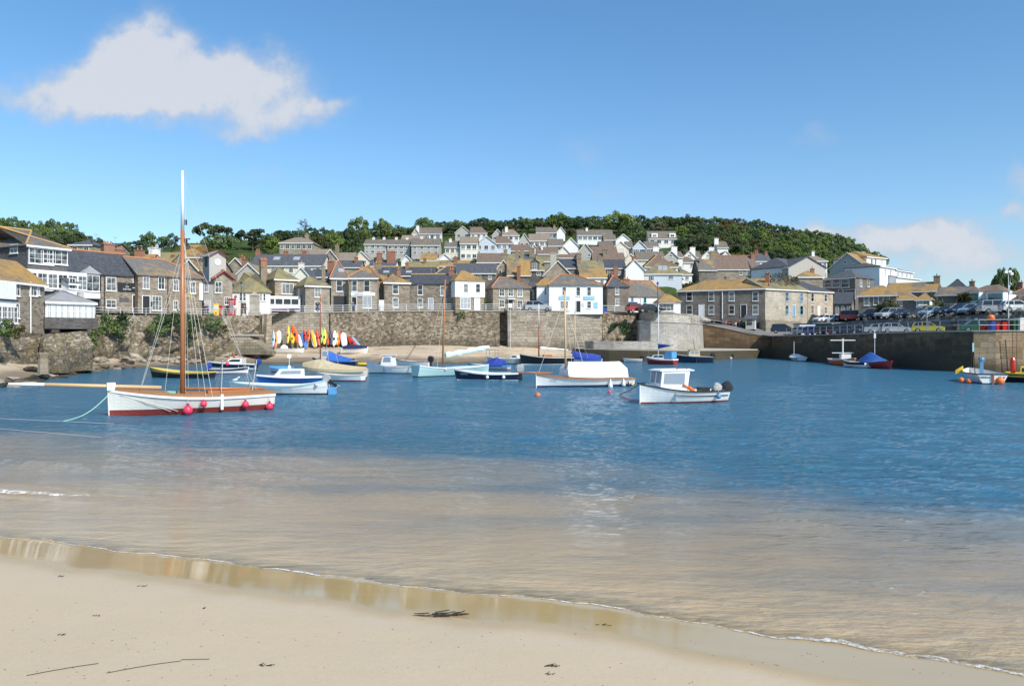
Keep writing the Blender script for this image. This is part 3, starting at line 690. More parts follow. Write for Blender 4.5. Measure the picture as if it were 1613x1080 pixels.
h = house('tall slate-hung house with white window bands and a hipped roof behind the white conservatory', 43, 107, 389, 369, 500, d=84, d1=88, D=12, w='slatehung', r='roof_mixed', ia=4, ib=4, ridge='lichen_ridge', low=4,
      win=[(64.5,392,19.5,24,4,3),(87,393,20,23,4,3)], side=[('L', .2, 390, 1.4, 1.0), ('L', .65, 390, 1.4, 1.0)], ch=[(.2,.7,.9,.8,'brick_red',3)], name='slate_hung_house')
x, z, w_, hh = local(h, 83, 431, 45, 24); m = MB(); m.box(x-w_/2, x+w_/2, -.9, -.01, z-.3, z+hh+.25); o = m.build('window_bay', MATS['white'], h)
for i in range(6): put_window(o, (x-w_/2+w_*(i+.5)/6, -.9, z), 0, w_/6-.08, hh-.1, 2, 3)
h2 = house('small slate house with a hipped roof beside the slate-hung house at the left edge', -60, 12, 387, 372, 500, d=86, d1=88, D=10, w='slatehung', r='roof_mixed', ia=3, ib=3, low=4, win=[(3,389,9,19,3,3),(-25,389,12,20,3,3)], ridge='lichen_ridge', name='slate_hung_house')
h = house('white glazed conservatory with a grey lean-to roof standing on a slate plinth over the shore', 73, 149, 476, 460, 500, d=77, d1=80.5, D=6, w='white', r='roof_lead', ia=2.6, ib=2.6, low=0.2, name='conservatory', cat='conservatory', ov=.2)
for i in range(8):
    x = h['w_']*(i+.5)/8; put_window(h, (x, 0, h['he_']-1.62), 0, h['w_']/8-.12, 1.45, 2, 2, 'white_clean', 'net')
for i in range(4): put_window(h, (0, 6*(i+.5)/4, h['he_']-1.62), -math.pi/2, 1.35, 1.45, 2, 2, 'white_clean', 'net')
m = MB(); m.box(-.25, h['w_']+.25, -.25, 6, -1.15, -.01); m.build('plinth', MATS['slatehung'], h)
h = house('white lean-to wing with one window between the slate-hung house and the inn', 108, 121, 446, 424, 500, d=86, d1=87, D=8, ax='x', w='white', r='roof_slate', win=[(113.5,438,5.5,17,2,2)], low=.5, name='lean_to', cat='outbuilding', ib=0)

inn = house('brown stone inn with a slate roof, black oriel window and sign on the harbour front', 110, 217, 431, 400, 496, d=99, d1=106, D=8, w='rubble', r='roof_slate_dark', ridge='terracotta', low=.5,
      win=[(175,437,9.5,21,2,2),(175,472,9.5,13,2,2),(213,434,5,19,2,2)], doors=[(149.5,471,9,22,'black_paint'),(213,465,5,27,'black_paint')], ch=[(.78,.55,1.4,1.4,'brick_red',3),(.95,.7,.9,2.4,'brick_red',5)], name='inn', cat='inn', gutter=False)
x, z, w_, hh = local(inn, 141, 432, 20, 29)
m = MB(); poly = [(x-w_/2, -.01), (x-w_/2+.35, -.75), (x+w_/2-.35, -.75), (x+w_/2, -.01)]; m.prism(poly, z-.75, z); o = m.build('oriel', MATS['white'], inn)
m = MB(); m.prism(poly, z+.005, z+hh); o2 = m.build('oriel_frame', MATS['black_paint'], inn)
put_window(o2, (x, -.76, z+.15), 0, w_-.9, hh-.3, 2, 2); put_window(o2, (x-w_/2+.16, -.36, z+.15), -1.13, .5, hh-.3, 1, 2)
m = MB(); e = [(p[0]*1.0+(p[0]-x)*.12, p[1]-.1, z+hh+.01) for p in poly]; m.add(e+[(x, -.05, z+hh+1.1)], [(0,1,4),(1,2,4),(2,3,4),(3,0,4),(3,2,1,0)]); m.build('oriel_roof', MATS['roof_lead'], inn)
for pxx in (125, 158, 164):
    m = MB(); x, z, w_, hh = local(inn, pxx, 432, 1, 63); m.tube((x, -.12, z), (x, -.12, z+hh), .055); m.build('drainpipe', MATS['black_paint'], inn)
s = panel(inn, 'sign_board', 199.5, 445.5, 17, 14, 'black_paint', -.1, -.01)
x, z, w_, hh = local(inn, 199.5, 445.5, 17, 14); lettering(s, 'THE', x, -.11, z+hh*.56, .26, 'white_clean'); lettering(s, 'SHIP INN', x, -.11, z+hh*.27, .30, 'white_clean', squash=.9)
m = MB(); m.lathe([(.01,0),(.07,.05),(.01,.1)], 6, (x, -.11, z+hh*.78)); m.build('emblem', MATS['white_clean'], s)
panel(inn, 'plaque', 195.5, 469, 9, 6.5, 'slatehung', -.04)
inn2 = house('long brown stone wing of the inn with a lichen-spotted roof and gold lettering', 217.3, 318, 435, 412, 496, d=105, d1=112, D=8, w='rubble', r='roof_mixed', ib=3.5, ridge='terracotta', low=.5,
      win=[(230,435,6.5,20,2,2),(254,436,6.5,20,2,2),(277,440,6,18,2,2),(303.5,443,6,19,2,2),(247,466,10,23,3,3),(276.5,473,5,15,2,2)], doors=[(230,466,7,27,'black_paint')], name='inn_wing', cat='inn', gutter=False, ch=[(.5,.6,.5,.7,'brick_red',1)])
x, z, w_, hh = local(inn2, 294, 463, 17, 7); lettering(inn2, 'SHIP INN', x, -.06, z+hh/2, .55, 'gold', squash=.75)
panel(inn2, 'menu_board', 236.5, 475, 4, 7, 'black_paint'); panel(inn2, 'end_panel', 316, 446, 4, 27, 'white', -.2)
m = MB(); x, z, w_, hh = local(inn2, 264, 438, 1, 57); m.tube((x, -.12, z), (x, -.12, z+hh), .055); m.build('drainpipe', MATS['black_paint'], inn2)

# ---- clock tower house
h = house('gabled stone house with a red barge board under the clock turret', 336, 366, 438, 427, 493, d=119, d1=121, D=9, ax='y', w='granite', r='roof_slate', low=.3, ridge='terracotta', gutter=False,
      win=[(344,443,8,18,2,2),(358.5,468,7.5,12,3,2)], side=[('L', .3, 444, 1.2, 1.6)], name='clock_house', ov=.3)
w_, he, hr = h['w_'], h['he_'], h['hr_']
m = MB(); s_ = (hr-he)/(w_/2)
for xa, xb in ((-.35, w_/2), (w_+.35, w_/2)): m.tube((xa, -.36, he-s_*.35), (xb, -.36, hr+.02), .13)
m.build('barge_board', MATS['oxblood'], h)
tz = h.location.z; tzt = H+(HY-405)/F*121-tz; x0 = local(h, 340, 430, 1, 1)[0]-.9; tw = 2.6
t = MB(); wall_mesh(t, tw, 2.6, he-.6, tzt, tzt+.75, 'y', 0, 0); t.box(-5,-5,0,0,0,0) if False else None
o = t.build('clock_turret', MATS['render_pale'], h); o.location = (x0, .3, 0)
m = MB(); roof_mesh(m, tw, 2.6, tzt, tzt+.75, 'y', 0, 0, .3); r_ = m.build('turret_roof', MATS['roof_lead'], h); r_.location = (x0, .3, 0)
m = MB()
for xa, xb in ((-.33, tw/2), (tw+.33, tw/2)): m.tube((xa, -.34, tzt-.15), (xb, -.34, tzt+.85), .08)
r2 = m.build('barge_board', MATS['oxblood'], h); r2.location = (x0, .3, 0)
m = MB(); m.lathe([(.48,0),(.48,.08),(.001,.08)], 20, (tw/2, 0, tzt-.9), (0,-1,0)); cf = m.build('clock_face', MATS['white_clean'], h); cf.location = (x0, .3, 0)
m = MB(); m.tube((tw/2, -.1, tzt-.9), (tw/2-.12, -.1, tzt-.6), .03); m.tube((tw/2, -.1, tzt-.9), (tw/2+.15, -.1, tzt-.95), .03); m.build('clock_hands', MATS['black_paint'], cf)
m = MB(); m.box(-.03, .1, .6, 1.7, tzt-1.6, tzt-.25); o = m.build('louvre', MATS['black_paint'], h); o.location = (x0, .3, 0)  # black box stands for the shade in the turret's side opening
house('grey rendered lean-to beside the clock house', 321, 336, 444, 430, 493, d=119, D=8, w='render_grey', r='roof_slate', win=[(325,446,6,14,2,2)], doors=[(327,474,8,18,'curtain')], low=.3, name='lean_to', cat='outbuilding', gutter=False)

# ---- front row behind the railings, left to right
house('small pinkish white cottage with a steep yellow hipped roof beside the minibus', 366, 426, 459, 431, 496, d=123, d1=125, D=8.5, ia=3.6, ib=3.9, w='pink_white', r='roof_yellow', low=.3, name='cottage', cat='cottage', gutter=False,
      win=[(379.5,461,4.5,13,1,2),(385,461,4.5,13,1,2),(411,462,4,12,1,2),(416.5,462,4,12,1,2)], doors=[(384,477,7,17,'dark_wood')])
house('grey block house with a triple white window behind the white minibus', 433, 469.5, 440, 423, 497, d=130, d1=132.2, D=9, ia=1.9, ib=1.9, w='granite', r='roof_yellow', low=.3,
      win=[(453,446.5,15.5,16.5,3,1)], side=[('L', .4, 448, .9, 1.3)], ch=[(-.15,.5,1.3,1.1,'brick_red',4),(-.3,.3,0,.9,'chimney_stone',1)])
house('narrow stone house with two sash windows and a yellow lichened roof left of the garage', 481, 519.5, 450, 436.5, 496, d=127.5, d1=129.8, D=6.5, ia=1.5, ib=2.4, w='granite', r='roof_yellow', low=.3,
      win=[(500.5,453,9,15,2,2),(500.5,475,9,15,2,2)], side=[('L', .5, 456, .7, 1.1)], gutter=True)
h = house('grey house over a dark garage opening with an orange-hipped roof', 521.5, 548.5, 437.5, 411.5, 496, d=129.6, d1=130.4, D=10, ia=1.4, ib=1.4, w='granite', r='roof_mixed', low=.3, ridge='terracotta',
      win=[(534.5,441,9.5,18,1,2)], ch=[(-.4,.2,-1.2,.6,'chimney_stone',1)], skylight=[(.65,.2,1.0,.9)])
panel(h, 'garage_shade_panel', 535.5, 466, 19, 28, 'black_paint', -.04, .05)  # black panel stands for the shade inside the open garage
h = house('grey shop with a white name board, glazed shop window and orange-hipped roof', 549.5, 594.5, 437.5, 420, 495, d=129, D=8.5, ia=2.3, ib=2.3, w='granite', r='roof_mixed', low=.3, ridge='terracotta', name='shop', cat='shop',
      win=[(558.5,441,9,18,1,2),(578,441.5,10,18,1,2),(578.5,467,14,18,2,1,'white_clean','net')], doors=[(558,468,7,24,'black_paint')], ch=[(.72,.75,.8,.6,'chimney_stone',1)])
s = panel(h, 'name_board', 572, 460.5, 38, 5.5, 'white_clean', -.12, -.01); x, z, w_, hh = local(h, 565, 460.5, 24, 5.5); lettering(s, 'Galleries', x, -.125, z+hh/2, .42, 'sign_blue')
house('rubble stone house with an orange hipped roof right of the grey shop', 605.5, 645.5, 445, 432, 491, d=129.6, d1=131, D=7.5, ia=2.2, ib=2.6, w='rubble', r='roof_lichen', low=.3,
      win=[(623,448,8.5,15,1,2),(623,469,8.5,15,1,2)], ch=[(.72,.5,.9,.7,'brick_red',1)])
house('pale rendered lean-to squeezed between the grey shop and the rubble house', 596, 605, 446, 434, 491, d=132, D=6, w='render_grey', r='roof_lichen', low=.3, gutter=False, name='lean_to', cat='outbuilding')
h = house('long rubble stone house with a dark slate roof left of the white square house', 646, 712, 446.5, 433.5, 490, d=131, D=7, w='rubble', r='roof_slate_dark', low=.3, gutter=False, ridge='lichen_ridge',
      win=[(662,448.5,8.5,16,1,2),(697.8,449.5,8.5,16,1,2),(662,470,8.5,14,1,2),(701,471,5.5,14,1,2)], doors=[(678.5,470,7,18,'net')], ch=[(.95,.45,.9,.85,'brick_red',2)])
h = house('square white house over a stone ground floor with a pyramid roof of orange lichen', 717.5, 762.5, 442, 427.5, 490, d=128.6, d1=130.2, D=7.5, ia=2.0, ib=2.3, w='rubble', r='roof_lichen', low=.3, gutter=False,
      win=[(733,468.5,16,18,3,2,'white_clean','net')], doors=[(751.5,470,7.5,19,'white_clean')])
w_ = h['w_']; x, z, ww, hh = local(h, 740, 442, 45, 26); m = MB(); m.box(-.1, w_+.1, -.12, 6.1, z, z+hh-.05); o = m.build('jettied_storey', MATS['white_clean'], h)
for pxx in (733.5, 752.5): x, z, ww, hh = local(h, pxx, 446.5, 7.5, 14.5); put_window(o, (x, -.12, z), 0, ww, hh, 1, 2)
h = house('stone double-fronted house with a porch hood and a grey hipped roof', 776.5, 834.5, 453, 439, 490, d=130.6, d1=131.8, D=7, ia=1.6, ib=3, w='granite', r='roof_mixed', ridge='terracotta', low=.3, gutter=False,
      win=[(790.5,454.5,8,12,2,2),(804.5,454.5,8,12,2,2),(819,455,8,12,2,2),(790.5,472,8,12,2,2),(819,473,8,12,2,2)], doors=[(804.5,472,6.5,17,'dark_wood')])
x, z, ww, hh = local(h, 804.5, 470, 12, 1.6); m = MB(); m.box(x-ww/2, x+ww/2, -.7, -.01, z, z+hh); m.build('porch_hood', MATS['white'], h)
shop = house('big white shop with two pale blue name boards and a grey hipped roof', 865, 949.5, 449, 434.5, 492, d=131, D=9, ia=2, ib=4.4, w='white_clean', r='roof_mixed', ridge='terracotta', low=.3, name='shop', cat='shop', gutter=False,
      win=[(889,452,7,13,1,2),(911,452,7,14,1,2),(928,452,7,14,1,2),(889,474,12.5,12,3,1),(928,474.5,6.5,11,1,2)], doors=[(911,474,6.5,17,'black_paint')])
for (px, tx) in ((889, 'GALLERY'), (928, 'GIFTS')):
    s = panel(shop, 'name_board', px, 466.5, 17, 5.2, 'sky_sign', -.1); x, z, ww, hh = local(shop, px, 466.5, 17, 5.2)
panel(shop, 'wall_plaque', 938.5, 476, 6, 9.5, 'sky_sign', -.06); panel(shop, 'poster', 918, 477, 4, 6, 'curtain', -.05)
m = MB(); m.box(0, shop['w_'], -.03, -.002, 3.0, 3.12); m.build('string_course', MATS['white'], shop)
house('low white side wing of the big white shop', 845.5, 864.5, 449.5, 440, 492, d=133, D=6, w='white', r='roof_lichen', win=[(859,452,4,13,1,2)], low=.3, name='shop_wing', cat='shop', gutter=False, ia=1)
house('dark slate-roofed stone store behind the silver estate car', 836, 845, 452, 446, 492, d=136, D=6, w='granite_dark_shaded', r='roof_slate', win=[(840,456,3,14,1,2)], low=.3, name='store', cat='outbuilding', gutter=False)
house('dark stone house with a slate roof between the two white shops', 957, 990, 451, 435, 490, d=136, D=8, ia=1.5, ib=2.5, w='granite_dark_shaded', r='roof_slate', ridge='terracotta', low=.3, gutter=False,  # dark stone puts the shade on this side into the colour
      win=[(972,452,6,12,2,2),(972,470,6,11,2,2)], ch=[(1.0,.4,-.6,1.2,'brick_red',2),(.7,.2,-1.2,.6,'brick_red',1)])
h = house('white shop with turquoise windows, navy name board and a half-orange hipped roof', 977, 1047, 466, 443.5, 493, d=138, d1=140, D=8, ax='x', ia=3.3, ib=1, w='white', r='roof_mixed', ridge='terracotta', low=.3, name='shop', cat='shop', gutter=False,
      win=[(987.5,467,3.5,8,1,1,'turquoise'),(996,467,4,8,1,1,'turquoise'),(1016,468,4.5,9,1,2,'turquoise'),(1021,483,16,7,4,1)], doors=[(989,480,7,12,'turquoise')])
panel(h, 'name_board', 994.5, 475.5, 19, 4, 'sign_blue', -.15); panel(h, 'name_board', 1022, 478.5, 18, 3, 'sign_blue', -.15); panel(h, 'downpipe', 1009, 468, 1, 25, 'metal_white', -.12)
h = house('small white kiosk with a wide serving window and an orange pyramid roof', 1037, 1072, 474.5, 464, 498, d=134.5, D=3.8, ia=1.5, ib=1.6, w='white_clean', r='roof_lichen', low=.3, name='kiosk', cat='kiosk', gutter=False, win=[(1050,478,23,12,4,2)])
m = MB(); x, z, ww, hh = local(h, 1050, 475.5, 25, 2.5); m.box(x-ww/2, x+ww/2, -.5, -.01, z, z+.05); m.build('awning', MATS['white'], h)

t1 = house('long granite terrace with a yellow lichened roof facing the ramp', 1068, 1205, 456, 441.5, 502, d=158, d1=150, D=9, ia=4.5, ib=0, w='granite_dark_shaded', r='roof_lichen', low=1.5, name='terrace', cat='terrace',  # darker stone puts this front's weak grazing light into its colour
      win=[(px, y, 8, 14.5, 1, 2) for px in (1086, 1120.5, 1152.5, 1190) for y in (459.5, 480.5)], doors=[(1105,480,7,19,'white_clean'),(1171.5,480,7.5,19,'black_paint')], ch=[(.5,.5,.7,.5,'chimney_stone',1),(1.0,.28,.9,.8,'brick_red',1)])  # right-hand black panel stands for the shade in an open doorway
m = MB(); x, z, ww, hh = local(t1, 1138, 457, 1, 45); m.tube((x, -.12, z), (x, -.12, z+hh), .08); m.build('drainpipe', MATS['white'], t1)
t2 = house('sunlit pale granite terrace end with pale blue sash windows and a blue door', 1205.3, 1272, 456, 442, 501, d=150, d1=156, D=9, w='granite_pale_sunlit', r='roof_yellow', low=2.5, name='terrace', cat='terrace',  # pale stone carries this face's sunlight in its colour
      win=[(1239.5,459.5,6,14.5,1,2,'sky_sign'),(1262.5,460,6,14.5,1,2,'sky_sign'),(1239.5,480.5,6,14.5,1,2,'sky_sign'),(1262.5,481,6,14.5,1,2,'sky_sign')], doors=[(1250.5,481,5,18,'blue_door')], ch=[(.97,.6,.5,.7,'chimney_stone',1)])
t3 = house('pale granite cottage at the end of the terrace with a dark slate roof', 1272.5, 1312, 459, 445, 500, d=156, d1=160, D=9, ib=3.5, w='granite_pale_sunlit', r='roof_slate_dark', low=2.5, name='terrace', cat='terrace',
      win=[(1279.5,462,6,13,1,2),(1300.5,463,6,12,1,2),(1279.5,481,6,13,1,2),(1300.5,483,6,11,1,2)], doors=[(1289.5,482,5,15,'white_clean')], ridge=None)
h = house('low slate-roofed stone shed behind the red van', 1314, 1341, 478, 461, 496, d=150, D=7, w='granite_dark_shaded', r='roof_slate_dark', low=1, name='shed', cat='shed', auto=(3,1,.5,1.6), gutter=False)
h = house('dark granite villa with a slate hipped roof and tall white sash windows', 1300, 1347, 438, 427, 492, d=166, d1=161, D=8, ia=2.8, ib=2.8, side=[('R',.3,441,1.0,1.6),('R',.7,442,1.0,1.6)], w='granite_dark_shaded', r='roof_slate', low=2, name='villa',
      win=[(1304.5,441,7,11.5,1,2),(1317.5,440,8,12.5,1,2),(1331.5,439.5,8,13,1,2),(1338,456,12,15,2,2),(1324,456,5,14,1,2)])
house('dark stone house with an orange hipped roof behind the parked cars', 1352, 1412, 465, 451, 494, d=141, D=8.5, ia=2.5, ib=2.5, w='granite_dark_shaded', r='roof_lichen', low=1, win=[(1365,467,7,14,1,2),(1380,467,7,13,1,2),(1396,466,8,10,1,2)])
house('low orange-roofed cottage with a small window right of the dark stone house', 1412, 1443, 471, 459, 494, d=139, D=7, ia=0, ib=2, w='granite_dark_shaded', r='roof_lichen', low=1, name='cottage', cat='cottage', win=[(1418,474,5,8,2,1)])
h = house('small cottage with a white glazed bay and an orange hipped roof', 1443, 1465, 471.5, 462, 494, d=137, D=5, ia=1.2, ib=1.2, w='white', r='roof_lichen', low=1, name='cottage', cat='cottage', win=[(1449,473,8,9,2,1),(1459,473,8,9,2,1)])
house('long low stone range with an orange roof below the white hotel', 1395, 1474, 459, 446, 490, d=158, D=8, w='granite_dark_shaded', r='roof_lichen', low=1, win=[(1457,460,7,8,2,1),(1430,461,6,8,2,1)], ch=[(.98,.4,1.2,1.1,'chimney_stone',1)], name='stone_range')
house('stone house with a half-orange slate roof left of the white bay-windowed villa', 1474, 1526, 464, 453, 490, d=152, D=8, w='granite_dark_shaded', r='roof_mixed', low=1, win=[(1512,468,7,7,2,1),(1497,478,18,4,4,1)], ch=[(.98,.5,1.1,.9,'chimney_stone',1)])
v = house('white villa with two green-edged bay windows and a gabled porch', 1526, 1584, 460, 450.5, 491, d=145, D=8, ia=2, ib=2, w='pink_white', r='roof_brown', low=1, name='villa', ridge=None)
for (xa, xb, wx) in ((1526, 1544.5, 1532.5), (1559, 1581, 1567.5)):
    x, z, ww, hh = local(v, (xa+xb)/2, 459.5, xb-xa, 31); m = MB(); poly = [(x-ww/2, -.01), (x-ww/2+.5, -1.1), (x+ww/2-.5, -1.1), (x+ww/2, -.01)]
    m.prism(poly, -.8, z+hh); b_ = m.build('bay', MATS['white_clean'], v)
    xx, zz, w2, h2_ = local(v, wx, 462, 9.5, 12.5); put_window(b_, (x, -1.1, zz), 0, ww-1.25, h2_, 2, 2, 'turquoise'); put_window(b_, (x, -1.1, zz-2.4), 0, ww-1.25, 1.3, 2, 2, 'turquoise')
    m = MB(); e = [(x+(p[0]-x)*1.12, p[1]*1.1-.05, z+hh+.01) for p in poly]; m.add(e+[(x, .3, z+hh+1.0)], [(0,1,4),(1,2,4),(2,3,4),(3,0,4),(3,2,1,0)]); m.build('bay_roof', MATS['roof_brown'], v)
x, z, ww, hh = local(v, 1551, 480, 15, 11); m = MB(); wall_mesh(m, ww, 2, z-.5, z+hh, z+hh+.9, 'y', 0, 0); o = m.build('porch', MATS['granite'], v); o.location = (x-ww/2, -2, 0)
m = MB(); roof_mesh(m, ww, 2, z+hh, z+hh+.9, 'y', 0, 0, .15); o = m.build('porch_roof', MATS['roof_slate_dark'], v); o.location = (x-ww/2, -2, 0)
put_window(v, (x, -2, z-.3), 0, 1.1, 1.4, 2, 2)
house('low brown-roofed stone cottage right of the white bay-windowed villa', 1586, 1612, 477, 467, 492, d=138, D=7, ia=2, ib=2, w='granite_dark_shaded', r='roof_brown', low=1, name='cottage', cat='cottage', win=[(1600,480,5,8,2,1)])
house('brown-roofed house with a tall brick chimney at the right edge', 1590, 1660, 463, 450, 490, d=162, D=9, ia=3, w='granite', r='roof_brown', low=1, auto=(4,1,1,1.2), ch=[(.14,.3,.7,.9,'brick_red',2)], ridge='terracotta')
house('stone cottage with a brown roof beyond the right edge car park', 1613, 1690, 478, 466, 494, d=132, D=7, w='granite', r='roof_brown', low=1, auto=(4,1,1,1.2), name='cottage', cat='cottage')
house('slate pyramid roof of a chapel rising behind the stone cottages', 1491, 1519, 452, 440.5, 480, d=185, D=4.4, ia=2.1, ib=2.1, w='granite', r='roof_slate_dark', low=2, gutter=False, name='chapel', cat='chapel', ov=.4)

# ---- white hotel on the point
hh_ = house('big pale gabled wing of the white hotel with an orange roof', 1307, 1364, 421, 398.5, 462, d=186, d1=180, D=16, ax='y', w='render_pale', r='roof_lichen', low=2, name='hotel', cat='hotel', win=[(1331.5,411,3,4,1,1),(1344,410.5,3,4,1,1),(1331,424,5,4,2,1)], ov=.3)  # grey render puts the white gable's shade into its colour
hh_ = house('square white hotel tower block with a hipped lichened roof', 1365, 1396, 405.5, 398, 462, d=184, d1=188, D=9, ia=1.5, ib=3, w='white', r='roof_lichen', low=2, name='hotel', cat='hotel', win=[(1373,408,4,9,1,1),(1379,408,4,9,1,1),(1389,408,2.5,8,1,1),(1367,428,4,6,1,1),(1374,427,3,6,1,1),(1389,425,3,9,1,2)])
hh_ = house('flat-fronted white hotel block with tall paired windows', 1385.5, 1410, 421, 417, 462, d=176, d1=182, D=8, ia=1.5, ib=3, w='white_clean', r='roof_slate', low=2, name='hotel', cat='hotel', win=[(1394,424,2.5,11,1,2),(1403,425,3,12,1,2),(1403,442,3,7,1,1)])
hh_ = house('low white hotel wing with a glazed terrace and a slate roof', 1410.5, 1438, 427, 421, 462, d=184, d1=192, D=9, ib=4, w='white_clean', r='roof_slate', low=2, name='hotel', cat='hotel', win=[(1414,429,6,9,2,1,'white_clean','net'),(1421,429,6,9,2,1,'white_clean','net'),(1428,430,6,8,2,1,'white_clean','net'),(1434,431,4,7,1,1,'white_clean','net')])
o = house('white terrace block at the seaward end of the hotel', 1412, 1449, 438, 436, 462, d=178, d1=186, D=6, w='white_clean', r='roof_lead', low=2, name='hotel', cat='hotel', win=[(1425,445,2,3,1,1),(1433,445,2,3,1,1),(1439,446,2,3,1,1)])
house('white terraced villa with a tan roof above the bare tree', 1273, 1303, 411, 402, None, d=200, D=8, ia=2, ib=2, w='white', r='roof_tan', auto=(4,2,.8,1.5), ch=[(.5,.4,.9,.7,'white',1)])
house('pale barn-like house behind the bare tree', 1207, 1242, 423, 410, None, d=172, d1=164, D=9, w='render_pale', r='roof_slate', name='barn', cat='barn', auto=None, ax='x')  # grey render carries the shade of a white wall
house('white house with a slate roof right of the bare tree', 1242.5, 1283, 422, 409, None, d=165, d1=172, D=9, ia=2.5, ib=3, w='white', r='roof_slate', auto=(4,2,.9,1.3))
house('small orange hip-roofed house behind the terrace chimneys', 1258, 1296, 436, 428, None, d=162, D=6, ia=2.5, ib=2, w='granite', r='roof_lichen', name='cottage', cat='cottage', ch=[(.75,.4,.6,.7,'brick_red',1)])
# ---- town behind the front row and houses up the hillside (eave row, ridge row; the slope gives the distance)
def T(label, x0, x1, ye, yr, hw=5., **k):
    k.setdefault('D', 7.5); return house(label, x0, x1, ye, yr, None, hw=hw, **k)
BR, CS, WH = 'brick_red', 'chimney_stone', 'white'
T('long terrace with a blue-grey slate roof, three chimneys and two skylights behind the minibus', 395, 508, 418, 401.5, w='cream', r='roof_slate', ch=[(.42,.5,.8,.8,BR,2),(.68,.5,.8,.8,BR,2),(.02,.5,.9,.9,BR,2)], skylight=[(.32,.3,1.4,1),(.6,.3,1.4,1)], auto=(8,1,.9,1.1), name='terrace', cat='terrace')
T('cream gabled cottage with a white chimney behind the narrow yellow-roofed house', 461, 488, 436, 421, ax='y', w='pale_cream', r='roof_slate', name='cottage', cat='cottage', ch=[(.45,.1,.9,1,'pale_cream',1)])
T('slate-roofed cottage between the cream gable and the garage house', 488, 520, 436, 425, w='granite', r='roof_slate_dark', name='cottage', cat='cottage', ch=[(.9,.3,1.6,1.2,BR,2)])
T('long dark slate roof with two skylights behind the grey shop', 592, 684, 434, 421.5, w='granite_dark_shaded', r='roof_slate_dark', ridge='lichen_ridge', ch=[(.03,.4,1.1,.7,CS,2),(.5,.4,1,.7,BR,1)], skylight=[(.16,.2,1.3,.9),(.55,.2,1.3,.9)], name='terrace', cat='terrace')
T('hipped slate roof with an orange hip line behind the long rubble house', 679, 713, 437, 420.5, ia=3, w='granite_dark_shaded', r='roof_slate_dark', ridge='lichen_ridge')
T('long slate roof with a satellite dish above the white square house', 714, 780, 430, 415.5, w='granite_dark_shaded', r='roof_slate', auto=(4,1,.8,1))
T('yellowish stone gable-end house above the double-fronted house', 780, 806, 427, 410, ax='y', w='granite', r='roof_slate', ch=[(.55,.15,1.4,1.3,CS,2)], win=[(788,425,4,10,1,2)])
T('house with a bright orange roof above the double-fronted house', 800, 834, 433, 411.5, w='granite_dark_shaded', r='roof_lichen', ch=[(.42,.5,2.2,.9,CS,3),(.5,-.1,-1.5,.8,BR,1)])
h = T('slate-hung house with a gabled dormer and yellow roof beside the grey stone gable', 826, 856, 425, 409, w='slatehung', r='roof_yellow', auto=(2,1,1.0,.8))
w_, he, hr = h['w_'], h['he_'], h['hr_']; m = MB(); wall_mesh(m, 2.2, 3.0, he-.3, he+1.7, he+2.6, 'y', 0, 0); o = m.build('dormer', MATS['slatehung'], h); o.location = (w_*.28, -.05, 0)
m = MB(); roof_mesh(m, 2.2, 3.0, he+1.7, he+2.6, 'y', 0, 0, .15); o = m.build('dormer_roof', MATS['roof_yellow'], h); o.location = (w_*.28, -.05, 0); put_window(h, (w_*.28+1.1, -.06, he+.1), 0, 1.2, 1.4, 2, 2)
T('grey stone gable end with a tall pale chimney above the big white shop', 856, 901, 434, 411, ax='y', w='granite', r='roof_yellow', hw=4, ch=[(.35,.12,1.9,1.4,'render_pale',2)])
T('slate-roofed house right of the grey stone gable', 879, 913, 422, 408.5, w='granite_dark_shaded', r='roof_slate_dark', ch=[(1.0,.3,1.2,1.2,CS,2)])
T('cottage with a yellow lichened roof above the big white shop', 912, 951, 425, 411, w='granite', r='roof_yellow', ch=[(.02,.3,.4,.9,CS,1),(.9,.5,1,.9,CS,1)])
T('low white cottage with an orange roof just behind the big white shop', 915, 955, 437, 424.5, hw=4, w='white', r='roof_lichen', auto=(3,1,.8,1), name='cottage', cat='cottage')
T('dark stone house with a slate roof joined to the white gable', 944, 985, 422, 409.5, w='granite_dark_shaded', r='roof_slate_dark', auto=(2,1,1,1.2), ch=[(.6,-.2,-2.4,1,BR,2)])
T('house with a bright white gable end above the turquoise shop', 985.5, 1014, 424, 409, ax='y', w='white_clean', r='roof_slate', ch=[(.5,.12,.8,1,BR,1)])
h = T('pale blue-white bungalow with solar panels on its hipped roof', 1014, 1074, 431, 415.5, hw=3.2, ia=4, ib=4, D=9, w='render_blue', r='roof_yellow', win=[(1026,434,8.5,8,3,1),(1057,432,8.5,8,3,1)], name='bungalow', cat='bungalow')
w_, he, hr = h['w_'], h['he_'], h['hr_']; k = (hr-he)/4.5
for i in range(2):
    x = w_*.40+i*1.15; m = MB(); m.add([(x, 1.3, he+.14+k*1.3+.1), (x+1.05, 1.3, he+.14+k*1.3+.1), (x+1.45, 3.1, he+.14+k*3.1+.1), (x+.4, 3.1, he+.14+k*3.1+.1)]+[(x, 1.3, he+.2+k*1.3-.1), (x+1.05, 1.3, he+.2+k*1.3-.1), (x+1.45, 3.1, he+.2+k*3.1-.1), (x+.4, 3.1, he+.2+k*3.1-.1)], [(0,1,2,3),(7,6,5,4),(0,4,5,1),(1,5,6,2),(2,6,7,3),(3,7,4,0)]); m.build('solar_panel', MATS['net'], h)
T('white side wing of the solar-panelled bungalow', 1074.5, 1090, 432, 424, hw=3.2, D=7, ib=2, w='white_clean', r='roof_yellow', auto=(1,1,1,1.1), name='bungalow_wing', cat='bungalow')
T('broad brown hipped roof behind the solar-panelled bungalow', 1016, 1068, 420, 402.5, hw=4, ia=4, ib=5, D=10, w='white', r='roof_brown', ridge='lichen_ridge', auto=(4,1,1,1))
